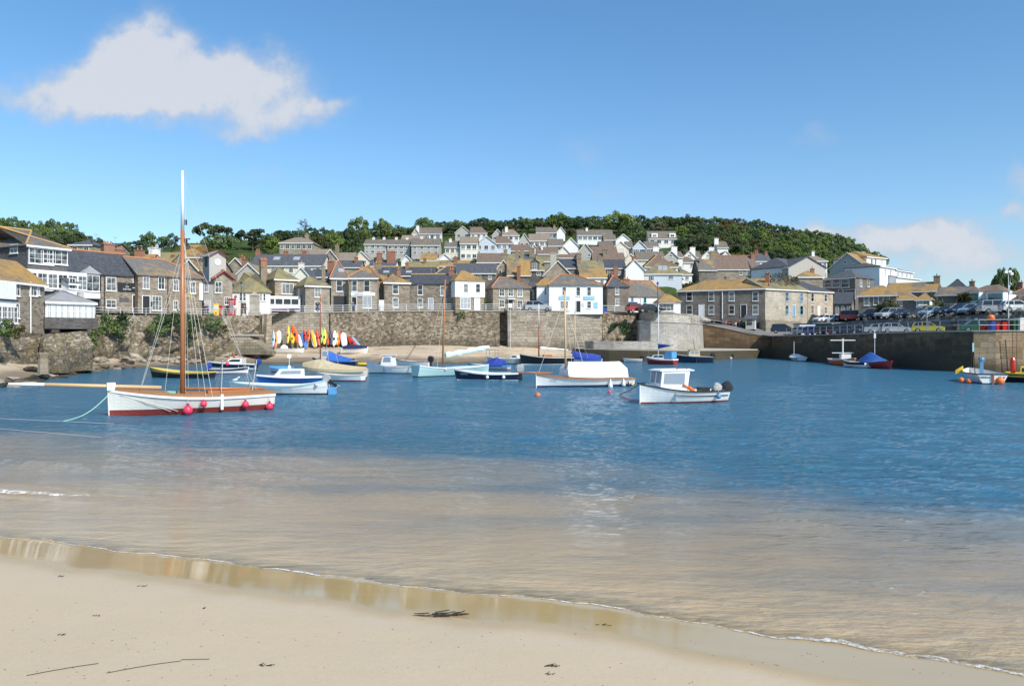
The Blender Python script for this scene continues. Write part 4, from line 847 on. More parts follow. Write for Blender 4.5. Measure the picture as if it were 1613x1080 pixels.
T('brown-roofed cottage right of the broad brown hipped roof', 1066, 1098, 413, 405, hw=3, ib=2, w='white', r='roof_brown', auto=(2,1,1,1), name='cottage', cat='cottage')
T('cream bungalow wing with a grey gable facing the harbour', 1098, 1122, 433, 423, hw=3, D=9, ax='y', w='render_pale', r='roof_lichen', win=[(1108,436,8,6,2,1)], name='bungalow', cat='bungalow')
T('middle range of the cream bungalow under an orange roof', 1122, 1144, 432, 422, hw=3, D=8, w='cream', r='roof_lichen', auto=(2,1,1.4,1), name='bungalow', cat='bungalow', ch=[(.7,.1,.5,.5,CS,1)])
T('bright cream gable of the bungalow above the yellow terrace roof', 1144, 1175, 433, 421, hw=3, D=9, ax='y', w='pale_cream', r='roof_lichen', auto=(2,1,1,.8), name='bungalow', cat='bungalow')
T('long house with a broad brown roof and stone ends above the terrace', 1128, 1194, 424, 403.5, D=10, w='granite', r='roof_brown', ridge='terracotta', win=[(1179,424,6,9,2,2),(1167,426,5,7,2,1)], ch=[(.0,.4,1.2,1.3,CS,2),(.98,.4,.6,1.1,BR,2)])
T('small stone house with a half-orange roof left of the long brown roof', 1101, 1128, 425, 408.5, w='granite_dark_shaded', r='roof_mixed', ch=[(.2,.3,.6,.6,CS,1)])
T('stone cottage with a curved brown roof at the end of the long brown roof', 1186, 1206, 425, 412, ib=2, w='granite', r='roof_brown', win=[(1199,427,5,9,1,2)], name='cottage', cat='cottage')
T('slate-roofed house with brick chimneys right of the long brown roof', 1189, 1214, 411, 399.5, w='white', r='roof_slate', ch=[(.3,.4,.6,.9,BR,2),(.9,.4,.4,.9,BR,1)], auto=(2,1,.8,1))
for i, (ap, xa, xb, chx, lb) in enumerate([(1057,1047,1068,1032,'first'),(1086,1076,1096,1071,'second'),(1115,1105,1125,1100,'third'),(1144,1135,1153,1131,'fourth')]):
    T(f'modern cream gabled bungalow, {lb} from the left in the row below the dark hedge', xa, xb, 405, 395.5, hw=3, ax='y', w='pale_cream' if i else 'render_grey', r='roof_grey', name='bungalow', cat='bungalow', win=[(ap, 401, 5, 4, 2, 1)])
    T(f'grey-roofed link with a white chimney left of the {lb} cream gable below the hedge', xa-20, xa-.5, 405, 396.5, hw=3, w='white', r='roof_grey', name='bungalow', cat='bungalow', ch=[(.35,.15,1.1,1.6,WH,1)])
# hillside
def terr(label, x0, x1, ye, yr, n, **k): return T(label, x0, x1, ye, yr, 5.2, w='render_pale', r='roof_grey', win=[(x0+(x1-x0)*(i+.5)/n, ye+2+j*8, 5, 4.5, 2, 1) for i in range(n) for j in (0, 1)], ch=[(.32,.5,.7,.8,WH,1),(.8,.5,.7,.8,WH,1)], name='terrace', cat='terrace', **k)
terr('left pair of the pale grey terrace high on the hill', 574, 609, 384.5, 377.5, 4)
terr('middle pair of the pale grey terrace high on the hill', 610, 646, 385.5, 377.5, 4)
terr('right pair of the pale grey terrace with a white conservatory', 648, 692, 386, 376, 4)
T('small white conservatory in front of the grey hillside terrace', 643, 659, 396, 391, hw=2.3, D=3.5, ax='y', w='white', r='roof_lead', auto=(3,1,1,1.4), name='conservatory', cat='conservatory')
T('tan-roofed white house behind the middle of the hillside terrace', 632, 668, 379, 371, hw=5, w='white', r='roof_tan', ax='x', ch=[(.5,.5,.5,.8,WH,1)])
T('white modern house with a tall chimney at the top of the hill', 660, 694, 368, 359, hw=4, w='white_clean', r='roof_grey', auto=(4,1,1.6,1.4), pm='glass')
T('white gable wing with a tall chimney at the top of the hill', 649, 660.5, 368, 360, hw=4, ax='y', w='render_pale', r='roof_grey', ch=[(.75,.1,1.2,1.1,WH,1)], auto=(1,1,1,1))
T('white gabled house with a red-brown roof on the skyline left of centre', 717, 741, 366.5, 356.5, hw=5, ax='y', w='render_pale', r='roof_brown', auto=(2,2,1.2,1.3))
T('red-brown roofed wing of the skyline house left of centre', 741, 767, 367, 358, hw=5, w='white', r='roof_brown', auto=(3,2,1,1.2), ib=2)
T('left half of the cream double house with a grey roof', 701, 725, 389, 380, hw=5, w='cream', r='roof_grey', auto=(3,2,1,1.2), ch=[(.3,.4,.6,.8,WH,1)])
T('right half of the cream double house with a tan roof and porch', 725, 752, 383.5, 373.5, hw=6, w='pale_cream', r='roof_tan', auto=(3,2,1.2,1.2))
T('small cream porch house right of the cream double house', 744, 754, 395, 390, hw=3, D=4, ax='y', w='cream', r='roof_tan', auto=(1,1,1,1.2), name='porch_house')
T('blue-grey gabled house with a big window on the mid slope', 750, 782, 384, 372, hw=5, ax='y', w='render_blue', r='roof_brown', auto=(3,1,1.2,1.3))
T('red-brown roofed wing right of the blue-grey gable', 782, 808, 383, 373, hw=4, w='render_blue', r='roof_brown', ib=2, auto=(3,1,1.2,1.2))
T('brown-roofed cottage left of the blue-grey gable', 738, 752, 384, 376, hw=4, w='white', r='roof_grey', auto=(2,1,1,1.1), name='cottage', cat='cottage')
T('grey gabled bungalow with a tan roof and white chimney', 775, 792, 371, 361, hw=4, ax='y', w='render_pale', r='roof_tan', auto=(2,1,1,1), name='bungalow', cat='bungalow')
T('tan-roofed bungalow wing with a white chimney', 792, 818, 370.5, 362, hw=4, w='white', r='roof_tan', ib=2, ch=[(.22,.3,.8,1,WH,1)], auto=(3,1,1.2,1.2), name='bungalow', cat='bungalow')
T('grey gable of the lichen-roofed bungalow in the middle of the slope', 818, 834, 380, 368, hw=4, ax='y', w='render_pale', r='roof_tan', name='bungalow', cat='bungalow', auto=(2,1,1,1))
T('long lichen-streaked bungalow in the middle of the slope', 834, 866, 379, 369, hw=3.6, w='white', r='roof_tan', auto=(4,1,1.4,1.1), name='bungalow', cat='bungalow')
T('long house with dark glazing under a grey roof near the skyline', 845, 877, 366.5, 358.5, hw=4, w='white', r='roof_grey', auto=(5,1,1.7,1.6), ch=[(.9,.4,.7,.8,CS,1)], name='bungalow', cat='bungalow')
T('white gable end of the glazed house near the skyline', 877, 890, 366, 357.5, hw=5, ax='y', w='white_clean', r='roof_grey', name='bungalow', cat='bungalow')
T('long low bungalow with blue-grey windows left of the big round tree', 910, 965, 370.5, 362.5, hw=3.6, w='white', r='roof_grey', auto=(7,1,1.5,1.2), ch=[(.28,.4,.7,.8,WH,1)], name='bungalow', cat='bungalow')
T('white gable with a grey roof right of the long low bungalow', 970, 993, 378, 369, hw=4, ax='y', w='white', r='roof_grey', name='bungalow', cat='bungalow')
T('grey-roofed wing of the white gable below the big round tree', 952, 970, 378, 370, hw=3.6, w='render_pale', r='roof_grey', auto=(2,1,1,1), name='bungalow', cat='bungalow')
T('bright white gable house standing tall in the middle of the slope', 887, 911, 387, 375, hw=6, ax='y', w='white_clean', r='roof_grey', auto=None)
T('dark grey roof running left from the tall white gable', 864, 887, 387, 377, hw=4.5, w='white', r='roof_grey', auto=(2,1,1.6,1))
T('small white gable peeping over brown roofs', 834, 848, 393, 385.5, hw=4, ax='y', w='white', r='roof_brown')
T('brown roof running left from the small white gable', 806, 834, 395, 386, hw=4, w='render_brown', r='roof_brown')
T('cream gable with a brown roof below the tall white gable', 878, 898, 399, 388.5, hw=4, ax='y', w='pale_cream', r='roof_brown', auto=(1,1,1,1))
T('dark brown roof running left from the cream gable', 846, 878, 400, 389.5, hw=4, w='render_brown', r='roof_brown', ch=[(.25,.3,.2,.5,WH,1)])
T('low brown cottage with lit windows below the cream gable', 881, 912, 406, 397, hw=3, w='render_brown', r='roof_brown', auto=(2,1,1.5,1.2), name='cottage', cat='cottage')
T('maroon-roofed long building on the lower slope', 752, 795, 413, 399.5, hw=4, w='render_brown', r='roof_brown', D=9)
T('yellow lichened roof right of the maroon roof', 793, 824, 411, 401, hw=4, w='granite', r='roof_yellow', ch=[(.1,.4,1.2,1,CS,1),(.95,.2,1,1,CS,2)])
T('slate and stone house left of the yellow chimney stack', 820, 846, 410, 401, hw=4, w='granite', r='roof_slate', ch=[(.7,.3,1.6,1.4,CS,1)])
T('yellow-roofed house below the brown cottage', 846, 880, 412, 404, hw=4, w='granite', r='roof_yellow')
T('white barn-gabled house with an orange roof above the slate terrace', 686, 714, 411, 399.5, hw=4, ax='y', w='white_clean', r='roof_lichen')
T('orange-roofed house left of the white barn gable', 663, 687, 410, 399, hw=4, w='render_brown', r='roof_lichen', auto=(2,1,1,1))
T('low orange roofs behind the slate terraces', 690, 738, 419, 410.5, hw=4, w='render_brown', r='roof_lichen', ch=[(.55,.3,.8,.9,BR,1)])
T('small white gabled cottage left of the orange-roofed house', 632, 648, 410, 402, hw=3, ax='y', w='white', r='roof_lead', name='cottage', cat='cottage')
T('low terracotta roof behind the slate terrace', 640, 690, 421, 412, hw=4, w='render_brown', r='roof_yellow', ch=[(.55,.3,.6,.7,BR,1)])
T('slate cottage with twin brick chimneys below the hillside terrace', 582, 622, 419, 410, hw=4, w='white', r='roof_slate', ch=[(.33,.3,1.6,1.3,BR,4),(.8,.3,2.0,2.0,BR,5)], name='cottage', cat='cottage')
T('grey gable of the double-gabled house on the lower right slope', 911, 933, 397, 383.5, hw=5, ax='y', w='render_grey', r='roof_brown', win=[(928,399,4,6,1,1)])
T('dark brown roof of the double-gabled house on the lower right slope', 933, 972, 399, 389, hw=4, w='pale_cream', r='roof_brown', win=[(940,401,7,5,2,1)])
T('cream gable with a pale garage door on the right slope', 966, 989, 390, 380, hw=5, ax='y', w='cream', r='roof_brown', doors=[(979,391,8,6.5,'curtain')], name='bungalow', cat='bungalow')
T('brown roof running left from the cream garage gable', 945, 966, 389, 381, hw=4, w='render_pale', r='roof_brown', name='bungalow', cat='bungalow')
T('white-edged glazed gable beside the cream garage gable', 997, 1018, 390, 379.5, hw=5, ax='y', w='render_blue', r='roof_grey', auto=(2,1,1.8,1.6), name='bungalow', cat='bungalow')
T('grey-roofed wing right of the white-edged glazed gable', 1018, 1038, 391, 381, hw=4, w='white', r='roof_grey', auto=(3,1,1.2,1), name='bungalow', cat='bungalow')
T('grey-roofed link left of the white-edged glazed gable', 988, 997, 390, 381, hw=4, w='white', r='roof_grey', name='bungalow', cat='bungalow')
h = T('white house with two dormers in a dark roof near the skyline', 1022, 1066, 376, 364.5, hw=3.4, w='white', r='roof_grey', auto=(4,1,1.5,1.2))
for u in (.22, .86):
    w_, he, hr = h['w_'], h['he_'], h['hr_']; m = MB(); m.box(w_*u-1.1, w_*u+1.1, .6, 3, he+.3, he+2.0); o = m.build('dormer', MATS['white_clean'], h); put_window(o, (w_*u, .6, he+.7), 0, 1.4, .9, 2, 1)
T('pale gable showing between the bungalow roofs and the white gable end', 984, 1003, 409, 400, hw=4, ax='y', w='cream', r='roof_grey')
T('grey-brown roof with rooflights above the white gable end', 1004, 1040, 409, 397, hw=4, w='cream', r='roof_grey')
T('yellowish roof rising behind the dark stone house', 935, 984, 411, 399, hw=4, w='granite', r='roof_brown', ch=[(.4,.3,.8,1.2,CS,1)])
T('grey-roofed house with a tall white chimney among dark trees', 1130, 1147, 390, 381, hw=4, w='white', r='roof_grey', ch=[(.05,.3,1.0,1.4,WH,1)])
# left part of the village
T('large house with a brown hipped roof half hidden by trees', 440, 492, 382.5, 374.5, hw=5, ia=3, ib=3, D=10, w='granite', r='roof_tan', auto=(6,1,1,1.3), ch=[(.72,.4,.9,1,CS,1)])
T('pale stone-roofed cottage with twin gables', 486, 516, 404, 393, hw=4, w='granite_pale_sunlit', r='roof_tan', name='cottage', cat='cottage', ia=.001)
T('pale tan gable with a spire-like chimney behind the slate terrace', 508, 532, 408, 393.5, hw=4, ax='y', w='granite', r='roof_tan', ch=[(.92,.1,1.4,.9,CS,1)], name='cottage', cat='cottage')
T('long pale tan roof right of the spire-like chimney', 531, 556, 410, 398.5, hw=4, w='granite', r='roof_tan', name='cottage', cat='cottage')
T('cream gabled cottage with a round attic opening', 556, 582, 409, 396, hw=4, ax='y', w='cream', r='roof_tan', name='cottage', cat='cottage', win=[(574,410,6,5,2,1)])
T('low slate cottage below the cream gabled cottage', 528, 566, 421, 411, hw=4, w='granite', r='roof_slate', name='cottage', cat='cottage', ch=[(.8,.3,.8,.8,BR,1)])
T('wide orange hipped roof behind the long stone wing of the inn', 256, 326, 405, 386.5, ia=6, ib=6, D=12, hw=5, w='granite_dark_shaded', r='roof_lichen', auto=(6,1,1,1))
T('yellow-roofed cottage behind the white chimney', 234, 268, 413, 398.5, hw=5, w='granite', r='roof_yellow', ch=[(.1,.2,.6,1.6,WH,2),(.95,.2,-.6,.5,BR,1)], name='cottage', cat='cottage')
T('orange-roofed cottage peeping over the inn roof', 208, 230, 412, 401.5, hw=5, w='granite', r='roof_lichen', ch=[(.1,.3,.7,1.4,BR,2)], name='cottage', cat='cottage')
T('huddle of orange gables behind the inn with a tall stone chimney', 284, 312, 425, 409, hw=5, ax='y', w='granite', r='roof_lichen', ch=[(.88,.1,.0,.9,CS,1)], name='cottage', cat='cottage')
T('stone gable peeping over the clock turret', 361, 381, 417, 406.5, hw=5, ax='y', w='granite', r='roof_tan', name='cottage', cat='cottage', ch=[(.5,.5,.7,.8,BR,1)])
T('pale gable with a yellow roof above the pinkish cottage', 374, 408, 431, 415, hw=5, ax='y', w='render_pale', r='roof_yellow', name='cottage', cat='cottage', ch=[(.2,.2,1,.9,BR,1)])
T('slate-hipped stone house on the wooded slope above the inn', 109, 145, 385.5, 378, hw=4, ia=2.5, ib=2.5, w='granite', r='roof_slate', auto=(2,1,1,1))
T('low slate-roofed house half hidden behind the inn roof', 146, 176, 390, 384, hw=4, w='granite', r='roof_slate')
T('stone cottage with a brown roof above the orange huddle', 322, 342, 423, 412, hw=5, w='granite', r='roof_tan', name='cottage', cat='cottage')
# ---------------------------------------------------------------- harbour walls, quay, slipway, railings
def zrow(py, d): return H+(HY-py)/F*d
def wall_strip(name, pts, mat, label, back=1.0, batter=.25, cat='harbour wall', foot=-.5, cope=None, rough=0., n=1):
    """pts: (px, d, z bottom, z top) along the face seen from the water; built solid with its back to the land"""
    P3 = []
    for a, b in zip(pts[:-1], pts[1:]):
        for k in range(n): t = k/n; P3.append(tuple(lerp(a[i], b[i], t) for i in range(4)))
    P3.append(pts[-1])
    XY = [Vector(((p[0]-CX)/F*p[1], p[1])) for p in P3]
    rings = []
    for i, (p, q) in enumerate(zip(P3, XY)):
        a = XY[max(i-1, 0)]; b = XY[min(i+1, len(XY)-1)]; t = (b-a).normalized(); nrm = Vector((t.y, -t.x))  # to the water
        zb, zt = p[2], p[3]; ring = []
        for k in range(9):
            f = k/8.; z = lerp(zb+foot, zt, f); o_ = batter*(1-f) + (noise.noise(Vector((q.x*.45, q.y*.45, z*.5)))*rough if 0 < k < 8 else 0) + (noise.noise(Vector((q.x*1.3, q.y*1.3, z*1.3)))*rough*.5 if 0 < k < 8 else 0)
            ring.append(Vector((q.x+nrm.x*o_, q.y+nrm.y*o_, z)))
        ring.append(Vector((q.x-nrm.x*back, q.y-nrm.y*back, zt))); ring.append(Vector((q.x-nrm.x*back, q.y-nrm.y*back, zb+foot)))
        rings.append(ring)
    m = MB(); m.loft(rings); root = m.build(name, MATS[mat]); tag(root, label, cat)
    if cope:
        c = MB(); rr = []
        for i, (p, q) in enumerate(zip(P3, XY)):
            a = XY[max(i-1, 0)]; b = XY[min(i+1, len(XY)-1)]; t = (b-a).normalized(); nrm = Vector((t.y, -t.x)); z = p[3]+.003
            rr.append([Vector((q.x+nrm.x*.12, q.y+nrm.y*.12, z)), Vector((q.x+nrm.x*.12, q.y+nrm.y*.12, z+cope[1])), Vector((q.x-nrm.x*.55, q.y-nrm.y*.55, z+cope[1])), Vector((q.x-nrm.x*.55, q.y-nrm.y*.55, z))])
        c.loft(rr); c.build('coping', MATS[cope[0]], root)
    return root
wall_strip('sea_wall', [(-700,62,0,6.2),(-60,67.5,.4,4.6),(0,69,.9,4.3),(64,74.5,1.0,4.0),(74,73,.9,4.0),(100,73.5,.8,4.1),(100.5,78,.8,4.1),(137,80,.8,4.4),(138,92,1,5.9),(150,96,1,6.3)], 'cliffwall',
           'stone bulwark and footings on the rocks under the cottage and conservatory', 1.2, .5, rough=.5, n=3)
wall_strip('cliff_wall', [(150,96,.8,6.5),(190,100,1.2,6.6),(230,104,1.3,6.65),(300,109,1.4,6.75),(350,114,1.5,7.0),(404,120,1.6,7.1)], 'cliffwall', 'rough overgrown rock and stone wall below the inn', 1.2, 2.2, rough=1.4, n=6)
wall_strip('sea_wall', [(404,120.5,1.6,7.25),(421,119,1.6,7.35),(424,119.5,1.6,7.35),(427,125.5,1.9,7.4)], 'seawall_block', 'square stone buttress at the left end of the kayak beach', 1.0, .5)
wall_strip('sea_wall', [(426,125.2,1.8,7.55),(480,125.8,2.0,7.7),(520,127,2.1,7.8)], 'seawall_block', 'grey coursed stone wall behind the coloured kayaks', 1.0, .4, cope=('concrete',.18))
wall_strip('sea_wall', [(520.5,126.6,2.1,7.8),(600,128,2.3,8.0),(700,129,2.4,8.1),(787,129.8,2.1,8.15)], 'seawall_rubble', 'long brown rubble sea wall above the sandy beach', 1.0, .6, rough=.22, n=4, cope=('concrete',.16))
wall_strip('sea_wall', [(787.5,131.6,2.1,8.15),(799,131.6,2.1,8.15)], 'seawall_rubble', 'dark recess in the sea wall with a flat lintel', .6, .1, cope=('concrete',.16))
wall_strip('sea_wall', [(799.5,129.6,2.0,8.15),(860,130.6,1.8,8.15),(948,131.8,1.6,8.0)], 'seawall_block', 'tall coursed stone sea wall below the white shop', 1.0, .6, cope=('concrete',.16), n=2, rough=.08)
wall_strip('sea_wall', [(948.5,132.5,1.6,7.95),(985,134.5,1.6,7.9),(1003,134.8,1.6,7.8)], 'seawall_rubble', 'weathered stretch of sea wall with a stair and green plants', 1.0, .6, rough=.25, n=2, cope=('concrete',.14))
plat = [(1003,134,1.6,6.6),(1008,129.5,1.5,6.4),(1025,128,1.5,6.3),(1045,128,1.5,6.25),(1065,129,1.5,6.2),(1082,131.5,1.5,6.15),(1095,135.5,1.5,6.15),(1103,140.5,1.6,6.2),(1107,147.5,1.7,6.3)]
pw = wall_strip('stone_bastion', plat, 'seawall_pale', 'pale curved stone bastion projecting below the kiosk', 1.2, .2, n=2, cope=('concrete',.1), cat='bastion')
wall_strip('parapet_wall', [(1004,136,6.0,8.0),(1012,132.5,6.0,8.0),(1030,131,6.0,7.9),(1060,131.5,6.0,7.8),(1088,134,6.0,7.6)], 'seawall_pale', 'low pale parapet wall above the curved bastion', .5, .02, foot=0, n=2, cope=('concrete',.1), cat='wall')
wall_strip('terrace_wall', [(1088.5,134.3,6.0,7.7),(1098,141,6.1,7.8),(1106,150,6.3,7.9),(1120,151.5,6.3,7.3)], 'seawall_pale', 'short pale wall between the kiosk terrace and the ramp', .5, .02, foot=0, n=2, cat='wall')
m = MB(); xy = [Vector(((p[0]-CX)/F*p[1], p[1])) for p in plat]; bk = [PZ(1107,149.6,0), PZ(1060,150,0), PZ(1004,136,0)]
m.prism([(q.x+.25*(0), q.y+.3) for q in xy]+[(b.x, b.y) for b in bk], 4.5, 6.12); tag(m.build('bastion_terrace', MATS['concrete']), 'paved terrace on top of the curved bastion', kind='structure')
# apron and slipway in front of the bastion
m = MB(); A0 = [(905,127.6),(925,124.5),(960,122.5),(1010,121.5),(1060,122.3),(1110,127),(1160,136),(1200,145.5)]
fr = [PZ(a, b, 0) for a, b in A0]; rr = []
for i, (a, b) in enumerate(A0):
    zt = lerp(2.0, 1.55, i/7.); f_ = PZ(a, b, 0); bd = (132,130.2,130,129.5,131,148.6,147,146.4)[i]; b_ = PZ(a, bd, 0)
    rr.append([Vector((f_.x, f_.y+.5, -1.5)), Vector((f_.x, f_.y+.5, zt)), Vector((b_.x, b_.y, zt+.12)), Vector((b_.x, b_.y, -1.5))])
m.loft(rr); ap = m.build('slipway', [MATS['concrete']]); tag(ap, 'pale concrete slipway apron running down beside the ramp wall', kind='structure')
wall_strip('apron_wall', [(a, b-.05, -.8, lerp(1.95, 1.45, i/7.)) for i, (a, b) in enumerate(A0)], 'quaywall', 'dark weedy stone face of the slipway apron at the water', 1.0, .3, n=2)
wall_strip('apron_parapet', [(921,128.5,1.9,3.2),(935,125.2,1.9,3.2),(965,123.8,1.9,3.2),(1010,123,1.9,3.15),(1052,123.5,1.9,3.1)], 'seawall_pale', 'low pale stone wall along the slipway apron', .5, .02, foot=0, n=2, cat='wall')
# stair on the sea wall (diagonal flight)
m = MB(); s0, s1 = PZ(948, 131.0, 3.2), PZ(985, 133.2, 6.9); n_ = 16
for i in range(n_):
    t0, t1 = i/n_, (i+1)/n_; a, b = s0.lerp(s1, t0), s0.lerp(s1, t1); m.add([(a.x,a.y-.9,1.5),(b.x,b.y-.9,1.5),(b.x,b.y+.4,1.5),(a.x,a.y+.4,1.5),(a.x,a.y-.9,b.z),(b.x,b.y-.9,b.z),(b.x,b.y+.4,b.z),(a.x,a.y+.4,b.z)], [(0,1,2,3),(7,6,5,4),(0,4,5,1),(1,5,6,2),(2,6,7,3),(3,7,4,0)])
tag(m.build('stone_stair', MATS['seawall_rubble']), 'flight of stone steps climbing the sea wall to the shops', 'stair')
# ramp wall and quay
X0 = 48.0
quay = [(1107,148,1.7,6.35),(1140,147,1.0,5.6),(1180,145.8,.2,4.5),(1214,144.6,0,4.0)]
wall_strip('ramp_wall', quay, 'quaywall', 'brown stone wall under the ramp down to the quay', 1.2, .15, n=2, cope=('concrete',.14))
def qpx(x, d): return CX+F*x/d
qp = [(qpx(x, d), d, 0, z) for (x, d, z) in ((48,144.4,4.0),(48,135,4.05),(48,120,4.1),(47.9,105,4.2),(47.8,95,4.25),(47.7,88,4.3),(48.1,85.2,4.3),(49.2,83.4,4.3))]
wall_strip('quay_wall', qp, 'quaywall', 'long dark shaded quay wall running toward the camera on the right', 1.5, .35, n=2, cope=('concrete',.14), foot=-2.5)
qh = [(qpx(x, d), d, 0, z) for (x, d, z) in ((49.25,83.35,4.32),(51,82.3,4.32),(53.4,81.8,4.32),(53.6,83.6,4.32),(66,82.6,4.32),(100,80,4.32))]
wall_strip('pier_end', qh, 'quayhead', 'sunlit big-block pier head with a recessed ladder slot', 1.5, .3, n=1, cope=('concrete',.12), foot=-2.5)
m = MB(); q = lambda x, y, z: Vector((x, y, z))
Rm = [PZ(1107,148.6,6.38), PZ(1214,145.2,4.03)]
m.face([Rm[0], Rm[1], PZ(1205,150.8,5.6), PZ(1107,153,6.9)]); m.face([Rm[1], q(60,146,4.35), PZ(1262,152.5,5.1), PZ(1205,150.8,5.6)]); m.face([Rm[1], q(49,120,4.14), q(60,120,4.3), q(60,146,4.35)]); m.face([q(49,120,4.14), q(49.2,84.5,4.33), q(60.5,84.5,4.33), q(60,120,4.3)])
m.face([q(60.5,84.5,4.33), q(60,120,4.3), q(120,100,4.3), q(120,83,4.33)])
tag(m.build('quay_road', paint('asphalt', (.17,.165,.16), .95, var=.2)), 'grey tarmac of the quay and ramp', kind='structure')
wall_strip('retaining_wall', [(1196,150.2,4.9,7.15),(1206,148.6,4.9,7.2),(1262,152,4.6,6.85)], 'seawall_block', 'rough yellowish retaining wall below the pale terrace end', 1.0, .1, foot=-.6, cat='wall')
bank = [(1331,141),(1365,132),(1400,124.3),(1450,114.8),(1500,106.4),(1560,98),(1613,91.5),(1700,83),(1900,68)]
wall_strip('retaining_wall', [(a, b-1.5, 4.2, 5.15 if a > 1395 else 4.6) for a, b in bank], 'quaywall', 'dark low wall holding the boulder bank of the upper car park', .8, .05, foot=-.3, cat='wall')
m = MB(); rr = [[PZ(a, b-1.0, 4.6 if a > 1395 else 4.2), PZ(a, b+1.4, 6.78), PZ(a, b+24, 6.82), PZ(a, b+24, 4)] for a, b in bank]; m.loft(rr, closed=True)
tag(m.build('upper_car_park', MATS['asphalt']), 'upper car park terrace above the quay', kind='structure')

def railing(name, pts, label, h=1.05, step=2.2, rails=3, r=.035, mat='metal_white', top=None, group=None):
    """pts: world points of the foot of the railing"""
    root = empty(name, pts[0], 0, label, 'railing', group); o0 = Vector(pts[0]); k = 0
    for a, b in zip(pts[:-1], pts[1:]):
        a, b = Vector(a)-o0, Vector(b)-o0; n_ = max(1, round((b-a).length/step))
        for i in range(n_ + (1 if b == Vector(pts[-1])-o0 else 0)):
            p = a.lerp(b, i/n_); m = MB(); m.tube(p, p+Vector((0, 0, h)), r*1.2, r*1.2, 6)
            if k < 95: m.build('post', MATS[mat], root)
            k += 1
    for j in range(rails):
        m = MB(); z = Vector((0, 0, h*(j+1)/rails-.03)); m.path([Vector(p)-o0+z for p in pts], r, 6); m.build('rail', MATS[mat], root)
    return root
def top_pts(rows, back=.35, dz=.16): return [PZ(a, d+back, z+dz) for a, d, z in rows]
railing('street_railing', top_pts([(150,96,6.5),(190,100,6.6),(230,104,6.65),(300,109,6.75),(350,114,7.0),(400,119.5,7.1)], dz=0), 'white railing along the cliff top below the inn', h=1.0, r=.03)
railing('street_railing', top_pts([(427,125.2,7.55),(480,125.8,7.7),(520,127,7.8),(600,128,8.0),(700,129,8.1),(787,130,8.15)]), 'long white three-bar railing on the brown rubble sea wall', r=.045)
railing('street_railing', top_pts([(800,130,8.15),(860,130.6,8.15),(948,131.8,8.0),(988,134.3,7.9)]), 'white three-bar railing in front of the white shop', r=.045)
railing('terrace_railing', [PZ(1090,134.3,6.15), PZ(1104,141,6.2), PZ(1107,147.5,6.35), PZ(1160,146.9,5.3)], 'thin grey railing from the bastion down the ramp', r=.03, mat='metal_grey', rails=2)
railing('quay_railing', [q(48.5, d, 4.15+ (144-d)*.003+.14) for d in (138, 128, 118, 108, 98, 88.5)]+[q(48.9,85.6,4.47), q(50.2,83.9,4.47), q(56,83.0,4.47), q(66,82.9,4.47)], 'grey three-bar railing along the edge of the quay', h=1.15, r=.032, mat='metal_grey', rails=2, step=2.4)
# railing of the upper car park
railing('car_park_railing', [PZ(a, b+1.6, 6.8) for a, b in bank[2:7]], 'thin grey railing along the upper car park', h=1.0, r=.022, mat='metal_grey', rails=2, step=3.5)
# pier ladder
lad = empty('pier_ladder', (qpx(0,1)*0+52.35, 81.3, -.6), 0, 'steel ladder fixed to the sunlit pier head', 'ladder')
for sx in (-.22, .22): m = MB(); m.tube((sx, 0, 0), (sx, 0, 5.0), .035); m.build('stile', paint('rust', (.16,.09,.05), .8), lad)
for i in range(15): m = MB(); m.tube((-.22, 0, .3+i*.3), (.22, 0, .3+i*.3), .02, n=5); m.build('rung', MATS['rust'], lad)
# monument pillar by the minibus, small shed, kiosk hut, culvert
m = MB(); m.box(-.75,.75,-.6,.6,0,.6); m.box(-.6,.6,-.5,.5,.6,3.1); m.add([(-.7,-.6,3.1),(.7,-.6,3.1),(.7,.6,3.1),(-.7,.6,3.1),(0,0,3.75)], [(0,1,4),(1,2,4),(2,3,4),(3,0,4),(3,2,1,0)])
o = m.build('stone_pillar', MATS['seawall_pale']); o.location = PZ(401, 119.9, 7.05); tag(o, 'pale square stone pillar standing at the railing left of the minibus', 'pillar')
m = MB(); m.xprism([(-3,0),(2.2,0),(2.2,.4),(-.5,2.6),(-3,2.6)], 0, 4); cv = m.build('culvert', MATS['seawall_block']); cv.location = PZ(398, 113.5, 1.25); tag(cv, 'sloping stone culvert mouth at the foot of the buttress', 'culvert')
m = MB(); m.box(-3.2,.4,-.1,4,2.7,2.95); m.build('lid', MATS['concrete'], cv)
hut = empty('quay_hut', PZ(1259.5, 143.5, 4.3), .02, 'flat-roofed white hut with two dark windows on the quay', 'hut')
m = MB(); m.box(0,3.7,0,3,0,1.95); m.build('wall', MATS['render_blue'], hut); m = MB(); m.box(-.1,3.8,-.1,3.1,1.96,2.1); m.build('roof', MATS['black_paint'], hut)
for x in (1.9, 2.85): put_window(hut, (x, 0, .75), 0, .62, .62, 1, 1, 'black_paint')
m = MB(); m.xprism([(0,0),(4.6,0),(4.6,.6),(3.4,1.7),(0,1.9)], 0, 2.5); o = m.build('concrete_ramp', MATS['concrete']); o.location = PZ(1291.6, 143.3, 4.35); tag(o, 'stained concrete block wall beside the white hut', 'wall')
kh = empty('ticket_booth', PZ(1174.5, 148.2, 5.35), -.3, 'small grey booth with a pitched roof at the top of the ramp', 'booth')
m = MB(); wall_mesh(m, 1.9, 1.6, 0, 2.0, 2.6, 'x', 0, 0); m.build('wall', MATS['render_grey'], kh); m = MB(); roof_mesh(m, 1.9, 1.6, 2.0, 2.6, 'x', 0, 0, .2); m.build('roof', MATS['roof_slate'], kh)
